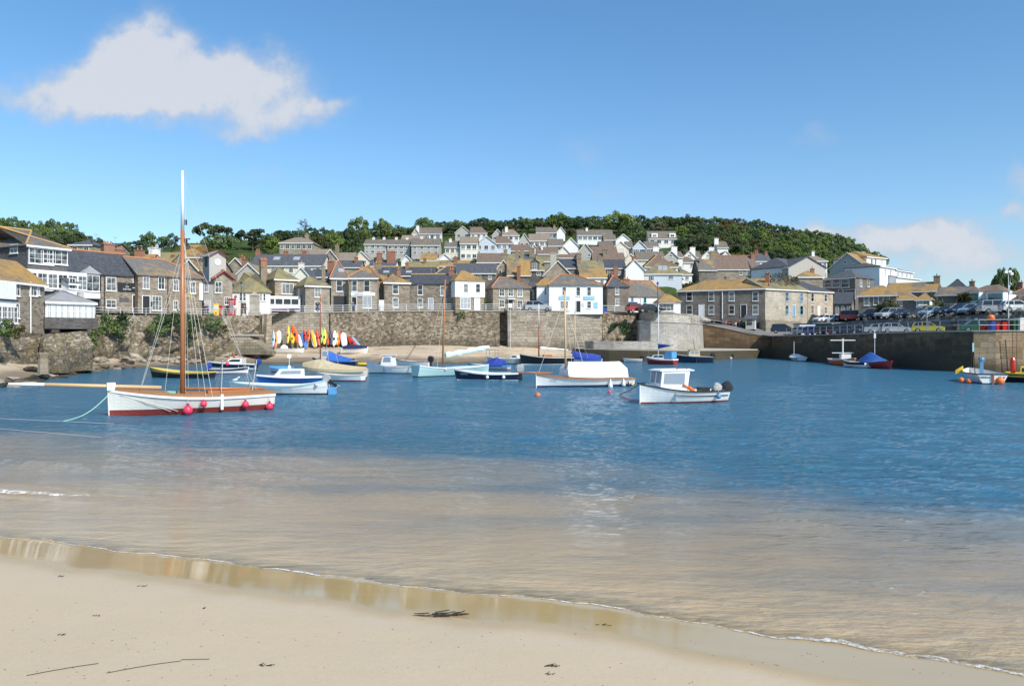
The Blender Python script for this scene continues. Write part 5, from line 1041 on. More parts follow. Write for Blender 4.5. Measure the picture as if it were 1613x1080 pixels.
put_window(kh, (.7, 0, 1.0), 0, .9, .8, 2, 1, 'black_paint'); m = MB(); m.box(1.6,1.88,-.05,-.002,0,1.95); m.build('door', MATS['white'], kh)
# lichen covered post on the rocks
m = MB(); m.lathe([(.9,0),(.85,1.0),(.75,2.2),(1.0,2.9),(.95,3.0)], 8); o = m.build('mooring_block', MATS['chimney_stone']); o.location = PZ(68, 66.5, .55); o.scale = (.5,.5,.6); tag(o, 'squat lichen-yellow stone block standing on the rocks under the conservatory', 'block')
# ---------------------------------------------------------------- rocks, trees, shrubs
def mat_leaf(name, c0, c1, c2, tr=.25):
    m, g, b = newmat(name); p = g.n('ShaderNodeTexCoord').outputs['Object']; r = rnd(g)
    f = g.noise(p, .55, 3, .6); f2 = g.noise(p, 3.5, 3, .6)
    c = g.ramp(g.m('ADD', g.m('MULTIPLY', f, .55), g.m('MULTIPLY', f2, .45)), [(.3, c0), (.5, c1), (.7, c2)])
    c = g.mix(1.0, c, g.ramp(r, [(0, (.75,.8,.75)), (.5, (1,1,1)), (1, (1.25,1.12,.9))]), 'MULTIPLY')
    L(g, c, b.inputs['Base Color']); b.inputs['Roughness'].default_value = .75; b.inputs['Specular IOR Level'].default_value = .2
    MATS[name] = m; return m
mat_leaf('leaf_dark', (.028,.046,.026), (.056,.086,.040), (.098,.135,.058))
mat_leaf('leaf_mid', (.052,.084,.030), (.108,.160,.056), (.175,.225,.085))
mat_leaf('leaf_bright', (.070,.115,.024), (.130,.190,.045), (.190,.245,.070))
mat_leaf('leaf_olive', (.05,.055,.022), (.09,.090,.038), (.14,.125,.06))
mat_leaf('leaf_grey', (.06,.065,.045), (.11,.115,.085), (.19,.19,.15))
paint('bark', (.10,.075,.055), .95, var=.25); paint('bark_pale', (.20,.17,.14), .95, var=.25)
def crown_mesh(kind, seed, leaf, n_leaf, ls):
    """many leaf sprays gathered in clumps through the crown's volume"""
    r = np.random.default_rng(seed); cl = []
    if kind == 'round':
        for i in range(46):
            a = r.uniform(0, 2*np.pi); u = r.uniform(-.75, 1); s = np.sqrt(max(0, 1-u*u)); k = r.uniform(.55, .95)
            cl.append((np.array([s*np.cos(a)*k, s*np.sin(a)*k, .56+u*.40*k]), r.uniform(.14, .26)))
    elif kind == 'pine':                                            # flat-topped layered crown on a bare stem
        for i in range(36):
            a = r.uniform(0, 2*np.pi); k = r.uniform(.1, 1)**.6
            cl.append((np.array([np.cos(a)*k*1.05, np.sin(a)*k*1.05, .86-.28*k*k+r.uniform(-.16, .08)]), r.uniform(.13, .22)))
    elif kind == 'tall':
        for i in range(44):
            a = r.uniform(0, 2*np.pi); t = r.uniform(0, 1); k = (1-t*.75)*r.uniform(.5, .8)
            cl.append((np.array([np.cos(a)*k*.75, np.sin(a)*k*.75, .12+t*.85]), r.uniform(.13, .22)))
    else:                                                           # bush: down to the ground
        for i in range(36):
            a = r.uniform(0, 2*np.pi); u = r.uniform(0, 1); s = np.sqrt(1-u*u); k = r.uniform(.5, .95)
            cl.append((np.array([s*np.cos(a)*k, s*np.sin(a)*k, .12+u*.72*k]), r.uniform(.16, .28)))
    n = n_leaf; C = np.array([cl[i % len(cl)][0] for i in range(n)]); R = np.array([cl[i % len(cl)][1] for i in range(n)])
    d = r.normal(size=(n, 3)); d /= np.linalg.norm(d, axis=1)[:, None]
    d[:, 2] = np.where(d[:, 2] < -.3, -d[:, 2], d[:, 2])
    pos = C + d*R[:, None]*(r.uniform(.35, 1.05, n)**.5)[:, None]*np.array([1, 1, .62])
    nr = d*1.0+r.normal(size=(n, 3))*.55; nr /= np.linalg.norm(nr, axis=1)[:, None]
    t = np.cross(nr, r.normal(size=(n, 3))); t /= np.linalg.norm(t, axis=1)[:, None]; bb = np.cross(nr, t)
    sz = ls*r.uniform(.55, 1.25, n)
    v = np.stack([pos-t*sz[:, None]*.5-bb*sz[:, None]*.22, pos+t*sz[:, None]*.15-bb*sz[:, None]*.42, pos+t*sz[:, None]*.6+bb*sz[:, None]*.1, pos-t*sz[:, None]*.05+bb*sz[:, None]*.45], 1).reshape(-1, 3)
    me = bpy.data.meshes.new('crown'); me.vertices.add(4*n); me.vertices.foreach_set('co', v.astype('f').ravel())
    me.loops.add(4*n); me.loops.foreach_set('vertex_index', np.arange(4*n, dtype='i')); me.polygons.add(n); me.polygons.foreach_set('loop_start', np.arange(0, 4*n, 4, dtype='i')); me.update(calc_edges=True)
    me.materials.append(MATS[leaf]); return me, cl
def trunk_mesh(kind, cl, seed, mat='bark'):
    r = random.Random(seed); m = MB(); base = .035
    top = {'round': .5, 'pine': .72, 'tall': .8, 'bush': .3}[kind]; pts = [Vector((0, 0, -.08))]
    for i in range(1, 5): pts.append(Vector((r.uniform(-.04, .04), r.uniform(-.04, .04), top*i/4)))
    for i in range(4): m.tube(pts[i], pts[i+1], base*(1-.17*i)*1.15, base*(1-.17*(i+1))*1.15, 6, cap=False)
    for i in range(9):
        c = Vector(cl[(i*5) % len(cl)][0]); k = r.choice((2, 3, 3, 4)); a = pts[k]; mid = a.lerp(c, .5)+Vector((0, 0, .04)); m.tube(a, mid, .017, .012, 5, False); m.tube(mid, c, .012, .004, 5, False)
    me = m.mesh('trunk', True, [MATS[mat]]); return me
PROTO = {}
def proto(kind, leaf, v, nl=2600, ls=.085):
    k = (kind, leaf, v)
    if k not in PROTO:
        me, cl = crown_mesh(kind, hash((kind, v)) % 1000 if False else (len(kind)*7+v*13), leaf, nl, ls); PROTO[k] = (me, trunk_mesh(kind, cl, v))
    return PROTO[k]
NT = [0]
def tree(kind, leaf, loc, h, wdt, label, name='tree', cat='tree', group=None, v=None, nl=2600, ls=.085, scy=None):
    """h = height in metres, wdt = crown width in metres"""
    NT[0] += 1; v = NT[0] % 3 if v is None else v; cm, tm = proto(kind, leaf, v, nl, ls)
    root = empty(name, loc, random.uniform(0, 6.28), label, cat, group); root.scale = (wdt/2, (scy or wdt)/2, h)
    for n_, me in (('crown', cm), ('trunk', tm)):
        o = bpy.data.objects.new(n_, me); COL.objects.link(o); o.parent = root
    return root
def tree_px(kind, leaf, px, ytop, ybase, wpx, label, d=None, **k):
    """tree whose foot stands on the slope: picture rows of top and foot, width in picture pixels"""
    if d is None:
        d = ground_d(px, ybase)
        d = min(d, hs[0](px, 1)+hs[0](px, 3)-1)
    zb = hill_z(px, d); zt = H+(HY-ytop)/F*d; h = max(2.0, zt-zb); w = wpx/F*d
    return tree(kind, leaf, PZ(px, d, zb-.2), h, max(w, h*.85), label, **k)
SKY_TREES = [  # kind, leaf, px, top row, foot row, width px, words
 ('pine','leaf_dark',338,349,392,62,'dark flat-topped pine, the wide one behind the sailing boat mast'),
 ('pine','leaf_dark',398,356,396,54,'dark spreading pine right of the wide flat-topped pine'),
 ('round','leaf_mid',345,367,402,66,'mid green tree in front of the dark pines'),
 ('round','leaf_mid',240,366,400,46,'green tree left of the tall mast'),
 ('round','leaf_dark',270,368,400,24,'slim dark tree just left of the tall mast'),
 ('round','leaf_dark',212,378,402,40,'dark tree behind the orange chimney cottages'),
 ('round','leaf_bright',438,375,400,44,'bright green tree left of the half-hidden large house'),
 ('round','leaf_olive',468,384,404,46,'olive bushy tree below the half-hidden large house'),
 ('round','leaf_bright',524,366,400,46,'bright green tree right of the half-hidden large house'),
 ('round','leaf_olive',505,370,402,40,'greyish olive tree beside the bright green tree'),
 ('tall','leaf_dark',545,360,400,30,'dark conifer left of the hillside terrace'),
 ('tall','leaf_dark',560,364,400,30,'dark conifer touching the hillside terrace'),
 ('round','leaf_mid',565,342,378,38,'tall domed tree on the skyline left of the hillside terrace'),
 ('round','leaf_mid',601,345,382,34,'domed tree on the skyline above the hillside terrace'),
 ('round','leaf_dark',452,362,388,60,'dark wooded hump left of the bare skyline tree'),
 ('round','leaf_dark',632,358,378,40,'low dark tree on the skyline right of the domed trees'),
 ('round','leaf_mid',668,343,368,34,'round tree behind the white modern house on the skyline'),
 ('round','leaf_dark',700,348,368,38,'dark tree between the two skyline houses'),
 ('round','leaf_mid',716,346,368,26,'green tree left of the red-brown skyline house'),
 ('round','leaf_dark',760,344,368,48,'dark tree behind the red-brown skyline house'),
 ('round','leaf_mid',785,347,366,30,'mid green tree on the skyline above the tan bungalow'),
 ('round','leaf_olive',804,352,370,22,'small pale tree beside the tan bungalow chimney'),
 ('round','leaf_mid',820,342,366,30,'tree on the skyline above the middle bungalows'),
 ('round','leaf_dark',846,342,364,34,'dark tree left of the light green skyline tree'),
 ('round','leaf_bright',882,336,366,46,'large light green tree on the skyline behind the glazed house'),
 ('round','leaf_dark',912,341,358,30,'small dark tree at the left end of the field hedge'),
 ('round','leaf_dark',934,339,358,30,'small dark tree in the field hedge'),
 ('round','leaf_bright',975,333,374,58,'huge domed light green tree crowning the hill'),
 ('round','leaf_mid',1000,350,378,36,'green tree nestling right of the huge domed tree'),
 ('round','leaf_dark',1008,337,360,26,'open dark tree right of the huge domed tree'),
 ('round','leaf_dark',1035,341,364,40,'dark tree in the skyline wood above the dormer house'),
 ('round','leaf_grey',1038,351,370,32,'silvery tree above the dormer house'),
 ('round','leaf_mid',1062,342,364,36,'green tree in the skyline wood right of the dormer house'),
 ('round','leaf_dark',1084,339,368,40,'tall dark tree in the skyline wood'),
 ('round','leaf_mid',1012,364,388,36,'green tree left of the dormer house'),
 ('round','leaf_dark',1100,371,402,42,'broad dark tree left of the tall white chimney'),
 ('round','leaf_dark',1078,372,402,38,'broad dark tree above the modern gabled row'),
 ('round','leaf_dark',1158,372,404,30,'dark round tree above the long brown roof'),
]
for (k, lf, px, yt, yb, w, lb) in SKY_TREES: tree_px(k, lf, px, yt, yb, w, lb)
# the wood on the right shoulder of the hill and the wood on the far left, tree by tree
r = random.Random(21); WOOD = table([(1060,343),(1100,341),(1150,342),(1200,348),(1250,357),(1300,366),(1340,376),(1362,388),(1385,400),(1400,414)])
n_ = 0
for row, (off_, dark) in enumerate(((10, 0), (19, 1), (29, 0), (40, 1), (52, 0))):
    px = 1066+row*6
    while px < 1392-row*8:
        top = WOOD(px)+row*9.5+r.uniform(-2, 3); 
        if not (row >= 2 and px < 1100):
            if top+22 < 452: tree_px('round', r.choice(['leaf_dark','leaf_mid','leaf_bright','leaf_olive'] if px < 1250 else ['leaf_mid','leaf_mid','leaf_bright']), px, top, top+23, r.uniform(24, 36), ['small ','mid-sized ','broad '][int(NT[0]*7 % 3)]*0+'leafy tree '+['on the crest','just below the crest','in the middle','low down','at the foot'][row]+' of the wood '+('right of the dormer house' if px < 1105 else 'above the modern gabled row' if px < 1135 else 'above the tall white chimney' if px < 1165 else 'above the long brown roof' if px < 1200 else 'above the brick chimneys' if px < 1230 else 'above the bare tree' if px < 1265 else 'above the white terraced villa' if px < 1305 else 'left of the white hotel' if px < 1345 else 'behind the white hotel'), group='trees of the wood on the right shoulder'); n_ += 1
        px += r.uniform(13, 19)
LW = table([(-80,336),(0,339),(30,343),(60,347),(80,345),(100,345),(118,352),(135,366),(160,374),(200,383),(215,386)])
for row in range(3):
    px = -80+row*8
    while px < 205:
        top = LW(px)+row*11+r.uniform(-2, 3); w_ = r.uniform(28, 42) if px < 120 else r.uniform(20, 28)
        tree_px('round', r.choice(['leaf_mid','leaf_mid','leaf_dark']), px, top, top+(38 if px < 110 else 24), w_, 'leafy tree '+['on the skyline','in the middle','at the foot'][row]+' of the wood '+('at the left edge' if px < 40 else 'above the slate-hung house' if px < 110 else 'above the inn roof'), group='trees of the wood on the far left'); px += r.uniform(17, 26)
for i, px in enumerate(range(405, 1060, 17)):                      # a belt of wood filling the skyline behind the single trees
    b = table([(405,376),(440,371),(480,362),(520,366),(560,366),(620,362),(700,354),(800,351),(880,348),(960,350),(1060,346)])(px)
    tree_px('round', ('leaf_dark','leaf_mid','leaf_dark')[i % 3], px, b-5+r.uniform(-3, 4), b+18, r.uniform(24, 36), 'tree in the thin skyline wood '+('behind the dark pines' if px < 440 else 'behind the large hipped house' if px < 500 else 'left of the domed trees' if px < 560 else 'above the grey terrace' if px < 640 else 'behind the white modern house' if px < 700 else 'behind the red-brown skyline house' if px < 770 else 'above the tan bungalow' if px < 830 else 'above the dark-glazed house' if px < 900 else 'beside the huge domed tree' if px < 1000 else 'above the dormer house'), group='trees of the skyline belt')
# bare trees
def bare(px, d, zb, h, spread, label, mat, name='bare_tree', leaves=None):
    rr = random.Random(int(px)); m = MB(); root = empty(name, PZ(px, d, zb), 0, label, 'tree'); tips = []
    def grow(p, dirn, ln, rad, lev):
        q_ = p+dirn*ln; m.tube(p, q_, rad, rad*.68, 5, False)
        if lev == 0: tips.append(q_); return
        for i in range(3 if lev > 1 else 4):
            nd = (dirn+Vector((rr.uniform(-1, 1)*spread, rr.uniform(-1, 1)*spread, rr.uniform(-.25, .5)))*.85).normalized(); grow(q_, nd, ln*rr.uniform(.62, .85), rad*.62, lev-1)
    grow(Vector((0, 0, -.3)), Vector((.05, 0, 1)), h*.3, h*.035, 5)
    m.build('branches', MATS[mat], root, fix=False)
    if leaves:
        c = MB()
        for t in tips:
            for k in range(3):
                a = t+Vector((rr.uniform(-.4,.4), rr.uniform(-.4,.4), rr.uniform(-.2,.4))); s_ = .16; u_ = Vector((rr.uniform(-1,1), rr.uniform(-1,1), rr.uniform(-1,1))).normalized()*s_; v_ = Vector((rr.uniform(-1,1), rr.uniform(-1,1), rr.uniform(-1,1))).normalized()*s_
                c.face([a-u_, a+v_, a+u_, a-v_])
        c.build('crown', MATS[leaves], root, fix=False)
    return root
bare(1232, 158, 7.5, 9.5, 1.25, 'bare spreading tree with thin budding twigs behind the terrace roof', 'bark_pale', leaves='leaf_olive')
bare(482, ground_d(482, 378), hill_z(482, ground_d(482, 378)), 8.5, 1.9, 'bare twiggy tree standing out on the skyline', 'bark', leaves=None)
# pine by the right edge, garden trees
tree('pine', 'leaf_mid', PZ(1584, 165, 6.8), 12.4, 5.2, 'windswept pine showing over the roofs near the right edge')
tree('pine', 'leaf_dark', PZ(1487, 180, 7), 9.3, 4.4, 'small dark tree top beside the chapel roof')
tree('bush', 'leaf_olive', PZ(1400, 131, 6.6), 3.9, 4.6, 'golden green rounded shrub between the parked cars and the dark stone house', 'shrub', 'shrub')
for (px, d, h, w, lf, lb) in [(1470,138,6.2,3.4,'leaf_grey','tall flowering grey-green shrub behind the parked cars'),(1462,133,4.0,4.6,'leaf_bright','bright green shrub behind the silver-blue parked car'),(1485,133,3.6,5.0,'leaf_olive','spreading olive shrub left of the cabbage palm'),
    (1500,134,3.2,4.2,'leaf_mid','low green shrub under the cabbage palm'),(1530,134,3.4,3.6,'leaf_dark','dark shrub in front of the left bay window'),(1575,128,3.6,6,'leaf_olive','brownish hedge in front of the right bay window'),(1598,126,3.4,5,'leaf_olive','brownish hedge near the right edge of the picture'),
    (1418,152,7.8,3.4,'leaf_dark','dark bushy tree in front of the white hotel'),(1385,160,8,2.4,'leaf_dark','narrow dark shrub at the hotel corner')]:
    tree('bush', lf, PZ(px, d, 6.4), h, w, lb, 'shrub', 'shrub')
# cabbage palm
pr = empty('cabbage_palm', PZ(1518, 136, 6.8), 0, 'cabbage palm with a drooping round head beside the left bay window', 'palm'); m = MB(); m.tube((0,0,-.2), (.1,0,3.4), .18, .12, 7); m.build('trunk', MATS['bark'], pr)
m = MB(); rr = random.Random(3)
for i in range(170):
    a = rr.uniform(0, 6.28); e = rr.uniform(-.9, 1.3); ln = rr.uniform(1.1, 1.8); c = Vector((.1, 0, 3.9)); dv = Vector((math.cos(a)*math.cos(e), math.sin(a)*math.cos(e), math.sin(e))); sd_ = dv.cross(Vector((0,0,1))).normalized()*.07
    mid = c+dv*ln*.6; tip = c+dv*ln-Vector((0,0,.35)); m.face([c-sd_, c+sd_, mid+sd_, tip, mid-sd_])
m.build('crown', MATS['leaf_olive'], pr, fix=False)
# gardens between the houses
taken = [(a, b) for a, b, *_ in HOUSES]
for (px, y, w, hgt, lf) in [(588,402,20,7,'leaf_bright'),(604,403,18,7,'leaf_mid'),(620,401,14,6,'leaf_mid'),(660,402,14,5,'leaf_mid'),(674,404,12,5,'leaf_dark'),(694,407,12,5,'leaf_mid'),(757,398,18,9,'leaf_dark'),(777,396,12,6,'leaf_mid'),(790,392,24,12,'leaf_dark'),(806,398,30,12,'leaf_bright'),(822,396,24,10,'leaf_mid'),
     (800,376,20,9,'leaf_dark'),(822,372,18,8,'leaf_mid'),(867,383,22,10,'leaf_dark'),(900,372,22,12,'leaf_olive'),(917,378,18,9,'leaf_dark'),(938,384,14,8,'leaf_mid'),(958,384,18,8,'leaf_dark'),(974,404,34,9,'leaf_bright'),(1004,402,20,8,'leaf_dark'),(1042,384,22,9,'leaf_mid'),(1056,388,26,10,'leaf_mid'),
     (1180,402,26,9,'leaf_olive'),(1160,396,20,7,'leaf_mid'),(1200,396,22,9,'leaf_olive'),(1216,404,20,9,'leaf_mid'),(1245,400,26,10,'leaf_dark'),(1270,398,20,10,'leaf_mid'),(1295,396,26,12,'leaf_dark'),(738,404,16,6,'leaf_mid'),(650,412,18,6,'leaf_bright'),(627,414,14,9,'leaf_mid'),
     (452,399,20,7,'leaf_bright'),(430,401,22,7,'leaf_mid'),(480,397,30,8,'leaf_olive'),(410,404,20,6,'leaf_dark'),(500,400,30,9,'leaf_mid'),(545,402,24,9,'leaf_dark'),(300,404,30,9,'leaf_mid'),(190,404,30,9,'leaf_mid'),(160,400,24,9,'leaf_dark'),(350,408,26,9,'leaf_dark'),(382,410,28,8,'leaf_mid'),
     (1066,441,24,5,'leaf_grey'),(1078,441,14,6,'leaf_mid'),(1240,412,14,5,'leaf_mid'),(1312,420,18,9,'leaf_dark'),(1300,428,14,6,'leaf_mid')]:
    d = ground_d(px, y); tree('bush', lf, PZ(px, d, hill_z(px, d)-.4), hgt/F*d*1.25, w/F*d, 'rounded garden shrub growing between the houses on the slope', 'shrub', 'shrub', group='garden shrubs between the houses', nl=2600)
# each house on the slope has something green in front of it
rg = random.Random(77); HB = [h_ for h_ in HOUSES if h_[2] > 172]
for (a_, b_, dA, dB, D_) in HB:
    if rg.random() < .8:
        px = rg.uniform(a_, b_); d = min(dA, dB)-rg.uniform(1.2, 3.0); hz = rg.uniform(1.3, 3.0)
        tree('bush', rg.choice(['leaf_mid','leaf_dark','leaf_bright','leaf_olive','leaf_mid']), PZ(px, d, hill_z(px, d)-.3), hz, hz*rg.uniform(1.3, 2.6), 'low garden hedge or shrub against a house wall on the slope', 'shrub', 'shrub', group='hedges against the hillside houses')
# ivy, plants on walls
def ivy(px, d, z, w, h, label, lf, n=500, name='climbing_plant'):
    rr = random.Random(int(px*3)); m = MB(); c = PZ(px, d, z)
    cs = [Vector((rr.gauss(0, w*.28), rr.uniform(-.35, .1), rr.gauss(0, h*.28))) for _ in range(14)]
    for i in range(n):
        p = cs[i % 14]+Vector((rr.gauss(0, w*.1), rr.uniform(-.3, .2), rr.gauss(0, h*.1))); u_ = Vector((rr.uniform(-1,1), rr.uniform(-.4,.4), rr.uniform(-1,1))).normalized()*.16; v_ = Vector((rr.uniform(-1,1), rr.uniform(-1,.2), rr.uniform(-1,1))).normalized()*.13; m.face([p-u_, p+v_, p+u_, p-v_])
    o = m.build(name, MATS[lf], fix=False); o.location = c; tag(o, label, 'plant'); return o
for a in [(650,130.6,5.9,1.6,3.2,'dark climbing plant on the corner of the long rubble house','leaf_dark',450),(795,128.6,0,0,0,None,None,0),(728,128.9,7.6,.9,.7,'green tuft growing out of the top of the sea wall below the square white house','leaf_mid',200),
          (982,132.2,5.2,2.6,2.6,'green plants sprouting beside the stone steps','leaf_mid',700),(965,131.6,3.4,2.2,1.2,'brownish weeds at the foot of the stone steps','leaf_olive',300),(190,96.8,5.4,3.2,2.6,'dark ivy hanging on the cliff wall below the inn sign','leaf_dark',900),
          (178,95.9,4.6,2.4,2.0,'green ivy low on the cliff wall below the inn','leaf_mid',600),(245,102.2,5.0,2.2,2.8,'green creeper on the cliff wall behind the sailing boat','leaf_mid',700),(272,103.8,5.8,3.6,2.2,'wide dark hanging bush on the cliff wall right of the mast','leaf_dark',1500),
          (295,106,5.2,3.6,3.0,'dark bush draping the cliff wall below the gold lettering','leaf_dark',1100),(335,109.4,5.8,2.6,1.6,'small green clump near the top of the cliff wall','leaf_mid',400),(350,111,4.8,2.2,1.2,'mossy clump on the cliff wall near the pillar','leaf_olive',300),
          (150,91,4.0,2.0,2.4,'green weeds below the conservatory plinth','leaf_mid',500),(5,66.6,4.2,1.4,1.2,'green clump on the wall under the left cottage','leaf_mid',300),(25,69.4,4.3,1.8,1.2,'yellow-green clump on the wall under the left cottage','leaf_olive',300),(1175,149,6.4,1.2,1.0,'green shrub beside the dark open terrace doorway','leaf_mid',200),
          (754,129.2,5.2,1.8,.8,None,None,0)]:
    if a[5]: ivy(*a)
# rocks
def rock_mesh(seed, sub=2):
    bm = bmesh.new(); bmesh.ops.create_icosphere(bm, subdivisions=sub, radius=.5); o_ = Vector((seed*7.3, seed*3.1, 1))
    for v in bm.verts:
        k = 1+.45*noise.noise(v.co*1.7+o_)+.22*noise.noise(v.co*4.5+o_); v.co *= k; v.co.z = v.co.z*.72
        for ax_ in (0, 1): v.co[ax_] = max(-.46, min(.46, v.co[ax_]))
    me = bpy.data.meshes.new('rock'); bm.to_mesh(me); bm.free(); return me
def mat_rock(name, c0, c1, c2):
    m, g, b = newmat(name); p = g.n('ShaderNodeNewGeometry').outputs['Position']; r_ = rnd(g)
    f = g.m('ADD', g.noise(p, .9, 6, .7), g.m('MULTIPLY', g.m('SUBTRACT', r_, .5), .25))
    c = g.ramp(f, [(.32, c0), (.5, c1), (.68, c2)]); L(g, c, b.inputs['Base Color']); b.inputs['Roughness'].default_value = .9
    L(g, g.n('ShaderNodeBump', {'Height': g.noise(p, 5, 5, .7), 'Distance': .1, 'Strength': .8}).outputs[0], b.inputs['Normal']); MATS[name] = m
mat_rock('rock_pale', (.14,.11,.085), (.30,.25,.195), (.46,.40,.33)); mat_rock('rock_dark', (.022,.02,.016), (.06,.05,.035), (.16,.125,.085))
RK = []
for nm in ('rock_pale', 'rock_dark'):
    for s_ in range(5): me = rock_mesh(s_+1); me.materials.append(MATS[nm]); RK.append(me)
def rock(loc, sx, sy, sz, dark, label, group):
    o = bpy.data.objects.new('boulder', RK[(5 if dark else 0)+rr.randrange(5)]); COL.objects.link(o); o.location = loc; o.scale = (sx, sy, sz); o.rotation_euler = (rr.uniform(-.3,.3), rr.uniform(-.3,.3), rr.uniform(0, 6.28)); tag(o, label, 'rock', group)
rr = random.Random(5)
for i in range(52):                                                # below the cliff wall
    px = rr.uniform(150, 405); dw = wd(px); d = dw-rr.uniform(1.6, 3.6)-1.5; t = (d-(table(WATERL)(px)-9))/((dw+.8)-(table(WATERL)(px)-9)); s_ = rr.uniform(.4, 1.3)
    c = far_sand(px, t); rock((c.x, c.y, c.z+s_*.12), s_*1.5, s_, s_*.8, (dk := rr.random() < .3), ('big ' if s_ > 1.0 else 'mid-sized ' if s_ > .7 else 'small ')+('dark' if dk else 'pale')+' tumbled boulder at the foot of the cliff wall '+('below the oriel window' if px < 170 else 'below the inn sign' if px < 220 else 'below the black inn door' if px < 250 else 'behind the tall mast' if px < 290 else 'below the gold lettering' if px < 330 else 'below the telephone box' if px < 370 else 'beside the culvert'), 'boulders below the cliff wall')
for i in range(85):                                                # dark tidal rocks at the left
    px = rr.uniform(-60, 210); w0 = table(WATERL)(px); d = w0+rr.uniform(-1.5, 1)**1*rr.uniform(.2, 4.5); t = (d-(w0-9))/((wd(px)+.8)-(w0-9)); s_ = rr.uniform(.35, 1.3)
    c = far_sand(px, t); rock((c.x, c.y, max(c.z, -.1)+s_*.05), s_*1.9, s_*1.1, s_*.55, (dk := rr.random() < .8), ('big ' if s_ > 1.0 else 'mid-sized ' if s_ > .65 else 'small ')+('dark' if dk else 'pale')+' tidal rock on the shore '+('beyond the left edge' if px < 0 else 'at the left edge' if px < 30 else 'above the bowsprit tip' if px < 65 else 'below the conservatory' if px < 110 else 'below the slate-hung house' if px < 150 else 'below the inn'), 'tidal rocks at the left shore')
for i in range(110):                                                # boulder bank
    px = rr.uniform(1318, 1640); b_ = table([(a, b) for a, b in bank]+[])(px); f = rr.random(); s_ = rr.uniform(.6, 1.3); d = b_-1.2+f*2.7; z = 4.9+f*1.9
    rock(PZ(px, d, z if px > 1395 else z-.2), s_*1.2, s_, s_*.85, False, ('large' if s_ > 1.08 else 'mid-sized' if s_ > .85 else 'small')+' grey boulder '+('low' if f < .4 else 'high')+' in the bank '+('beside the white hut' if px < 1350 else 'below the red camper van' if px < 1385 else 'above the silver saloon' if px < 1425 else 'above the yellow car' if px < 1475 else 'left of the green car' if px < 1520 else 'above the green car' if px < 1560 else 'above the coloured bins' if px < 1600 else 'at the right edge'), 'boulders of the upper car park bank')
# seaweed scraps and twigs on the near sand
paint('kelp', (.035,.022,.012), .8); paint('twig', (.10,.07,.045), .9)
def on_sand(px, py):
    d = 8.
    for _ in range(40):
        x = (px-CX)/F*d; z = float(sand_z(np.array(x), np.array(d))); d = F*(H-z)/(py-HY)
    return Vector((x, d, z))
def weed(px, py, w, label, n=9, seed=0, mat='kelp'):
    q_ = random.Random(seed+int(px)); c = on_sand(px, py); m = MB()
    for i in range(n):
        a = Vector((q_.uniform(-w/2, w/2), q_.uniform(-w*.16, w*.16), .004)); pts = [a]; an = q_.uniform(-.5, .5)
        for k in range(4): an += q_.uniform(-.6, .6); pts.append(pts[-1]+Vector((math.cos(an)*w*.09, math.sin(an)*w*.05, q_.uniform(0, .006)))); pts[-1].z = max(.004, min(.03, pts[-1].z))
        m.path(pts, max(.0035, w*.012), 5)
    o = m.build('seaweed', MATS[mat], smooth=True); o.location = c; tag(o, label, 'seaweed')
weed(682,968,.55,'long dark scrap of seaweed at the edge of the wet sand', 16); weed(866,1049,.13,'small brown clump of seaweed near the bottom edge', 12); weed(92,908,.10,'tiny dark weed scrap near the left wet sand', 6)
weed(222,923,.12,'small weed scrap on the dry sand left of centre', 5); weed(948,984,.16,'thin weed scrap on the wet sand right of centre', 4); weed(320,958,.10,'short weed strand right of the dry sand scrap', 3); weed(862,1062,.10,'weed crumbs beside the brown clump', 5)
weed(95,1000,.10,'small weed scrap low on the left sand', 5); weed(420,1048,.16,'crumbs of weed near the bottom centre-left', 7); weed(150,970,.08,'weed speck on the left sand', 4)
def twig(p0, p1, label, bend=.03):
    a, b = on_sand(*p0), on_sand(*p1); m = MB(); pts = []
    for i in range(7): t = i/6; p = a.lerp(b, t); p.y += bend*math.sin(t*3.1); p.z = float(sand_z(np.array(p.x), np.array(p.y)))+.006; pts.append(p-a)
    m.path(pts, .003, 5); o = m.build('twig', MATS['twig']); o.location = a; tag(o, label, 'twig')
twig((42,1064), (155,1045), 'long thin stick lying on the sand at the bottom left'); twig((168,1060), (285,1041), 'thin stick bent near its end, right of the other stick'); twig((285,1039), (330,1038), 'tip of driftwood beside the bent stick', .0)
# ---------------------------------------------------------------- boats
BP = lambda n, c, **k: paint(n, c, k.pop('rough', .35), **k)
BP('hull_white', (.78,.78,.76), var=.05, dirt=.06); BP('hull_cream', (.72,.70,.64), var=.06, dirt=.08); BP('antifoul_red', (.22,.03,.025), rough=.7); BP('antifoul_blue', (.02,.03,.12), rough=.7); BP('antifoul_dark', (.03,.03,.035), rough=.7)
BP('hull_black', (.012,.012,.014)); BP('hull_navy', (.012,.022,.06)); BP('hull_blue', (.02,.10,.38)); BP('hull_turq', (.42,.62,.62), var=.06); BP('hull_red', (.30,.03,.03)); BP('hull_grey', (.50,.50,.49)); BP('hull_tan', (.62,.58,.50))
BP('trim_yellow', (.72,.52,.14)); BP('trim_blue', (.10,.25,.42)); BP('deck_wood', (.30,.15,.07), rough=.6, var=.3); BP('varnish', (.42,.16,.06), rough=.35, var=.25); BP('spar_pine', (.62,.42,.22), rough=.45, var=.2); BP('spar_white', (.8,.8,.78)); BP('spar_brown', (.30,.09,.05), rough=.4, var=.2)
BP('tarp_blue', (.03,.12,.42), rough=.7, var=.2); BP('tarp_royal', (.02,.05,.30), rough=.7, var=.2); BP('tarp_navy', (.012,.02,.07), rough=.8); BP('canvas_sand', (.52,.43,.27), rough=.9, var=.15); BP('canvas_white', (.84,.84,.82), rough=.9, var=.04); BP('sail_green', (.58,.74,.70), rough=.9); BP('tarp_sky', (.10,.32,.60), rough=.7)
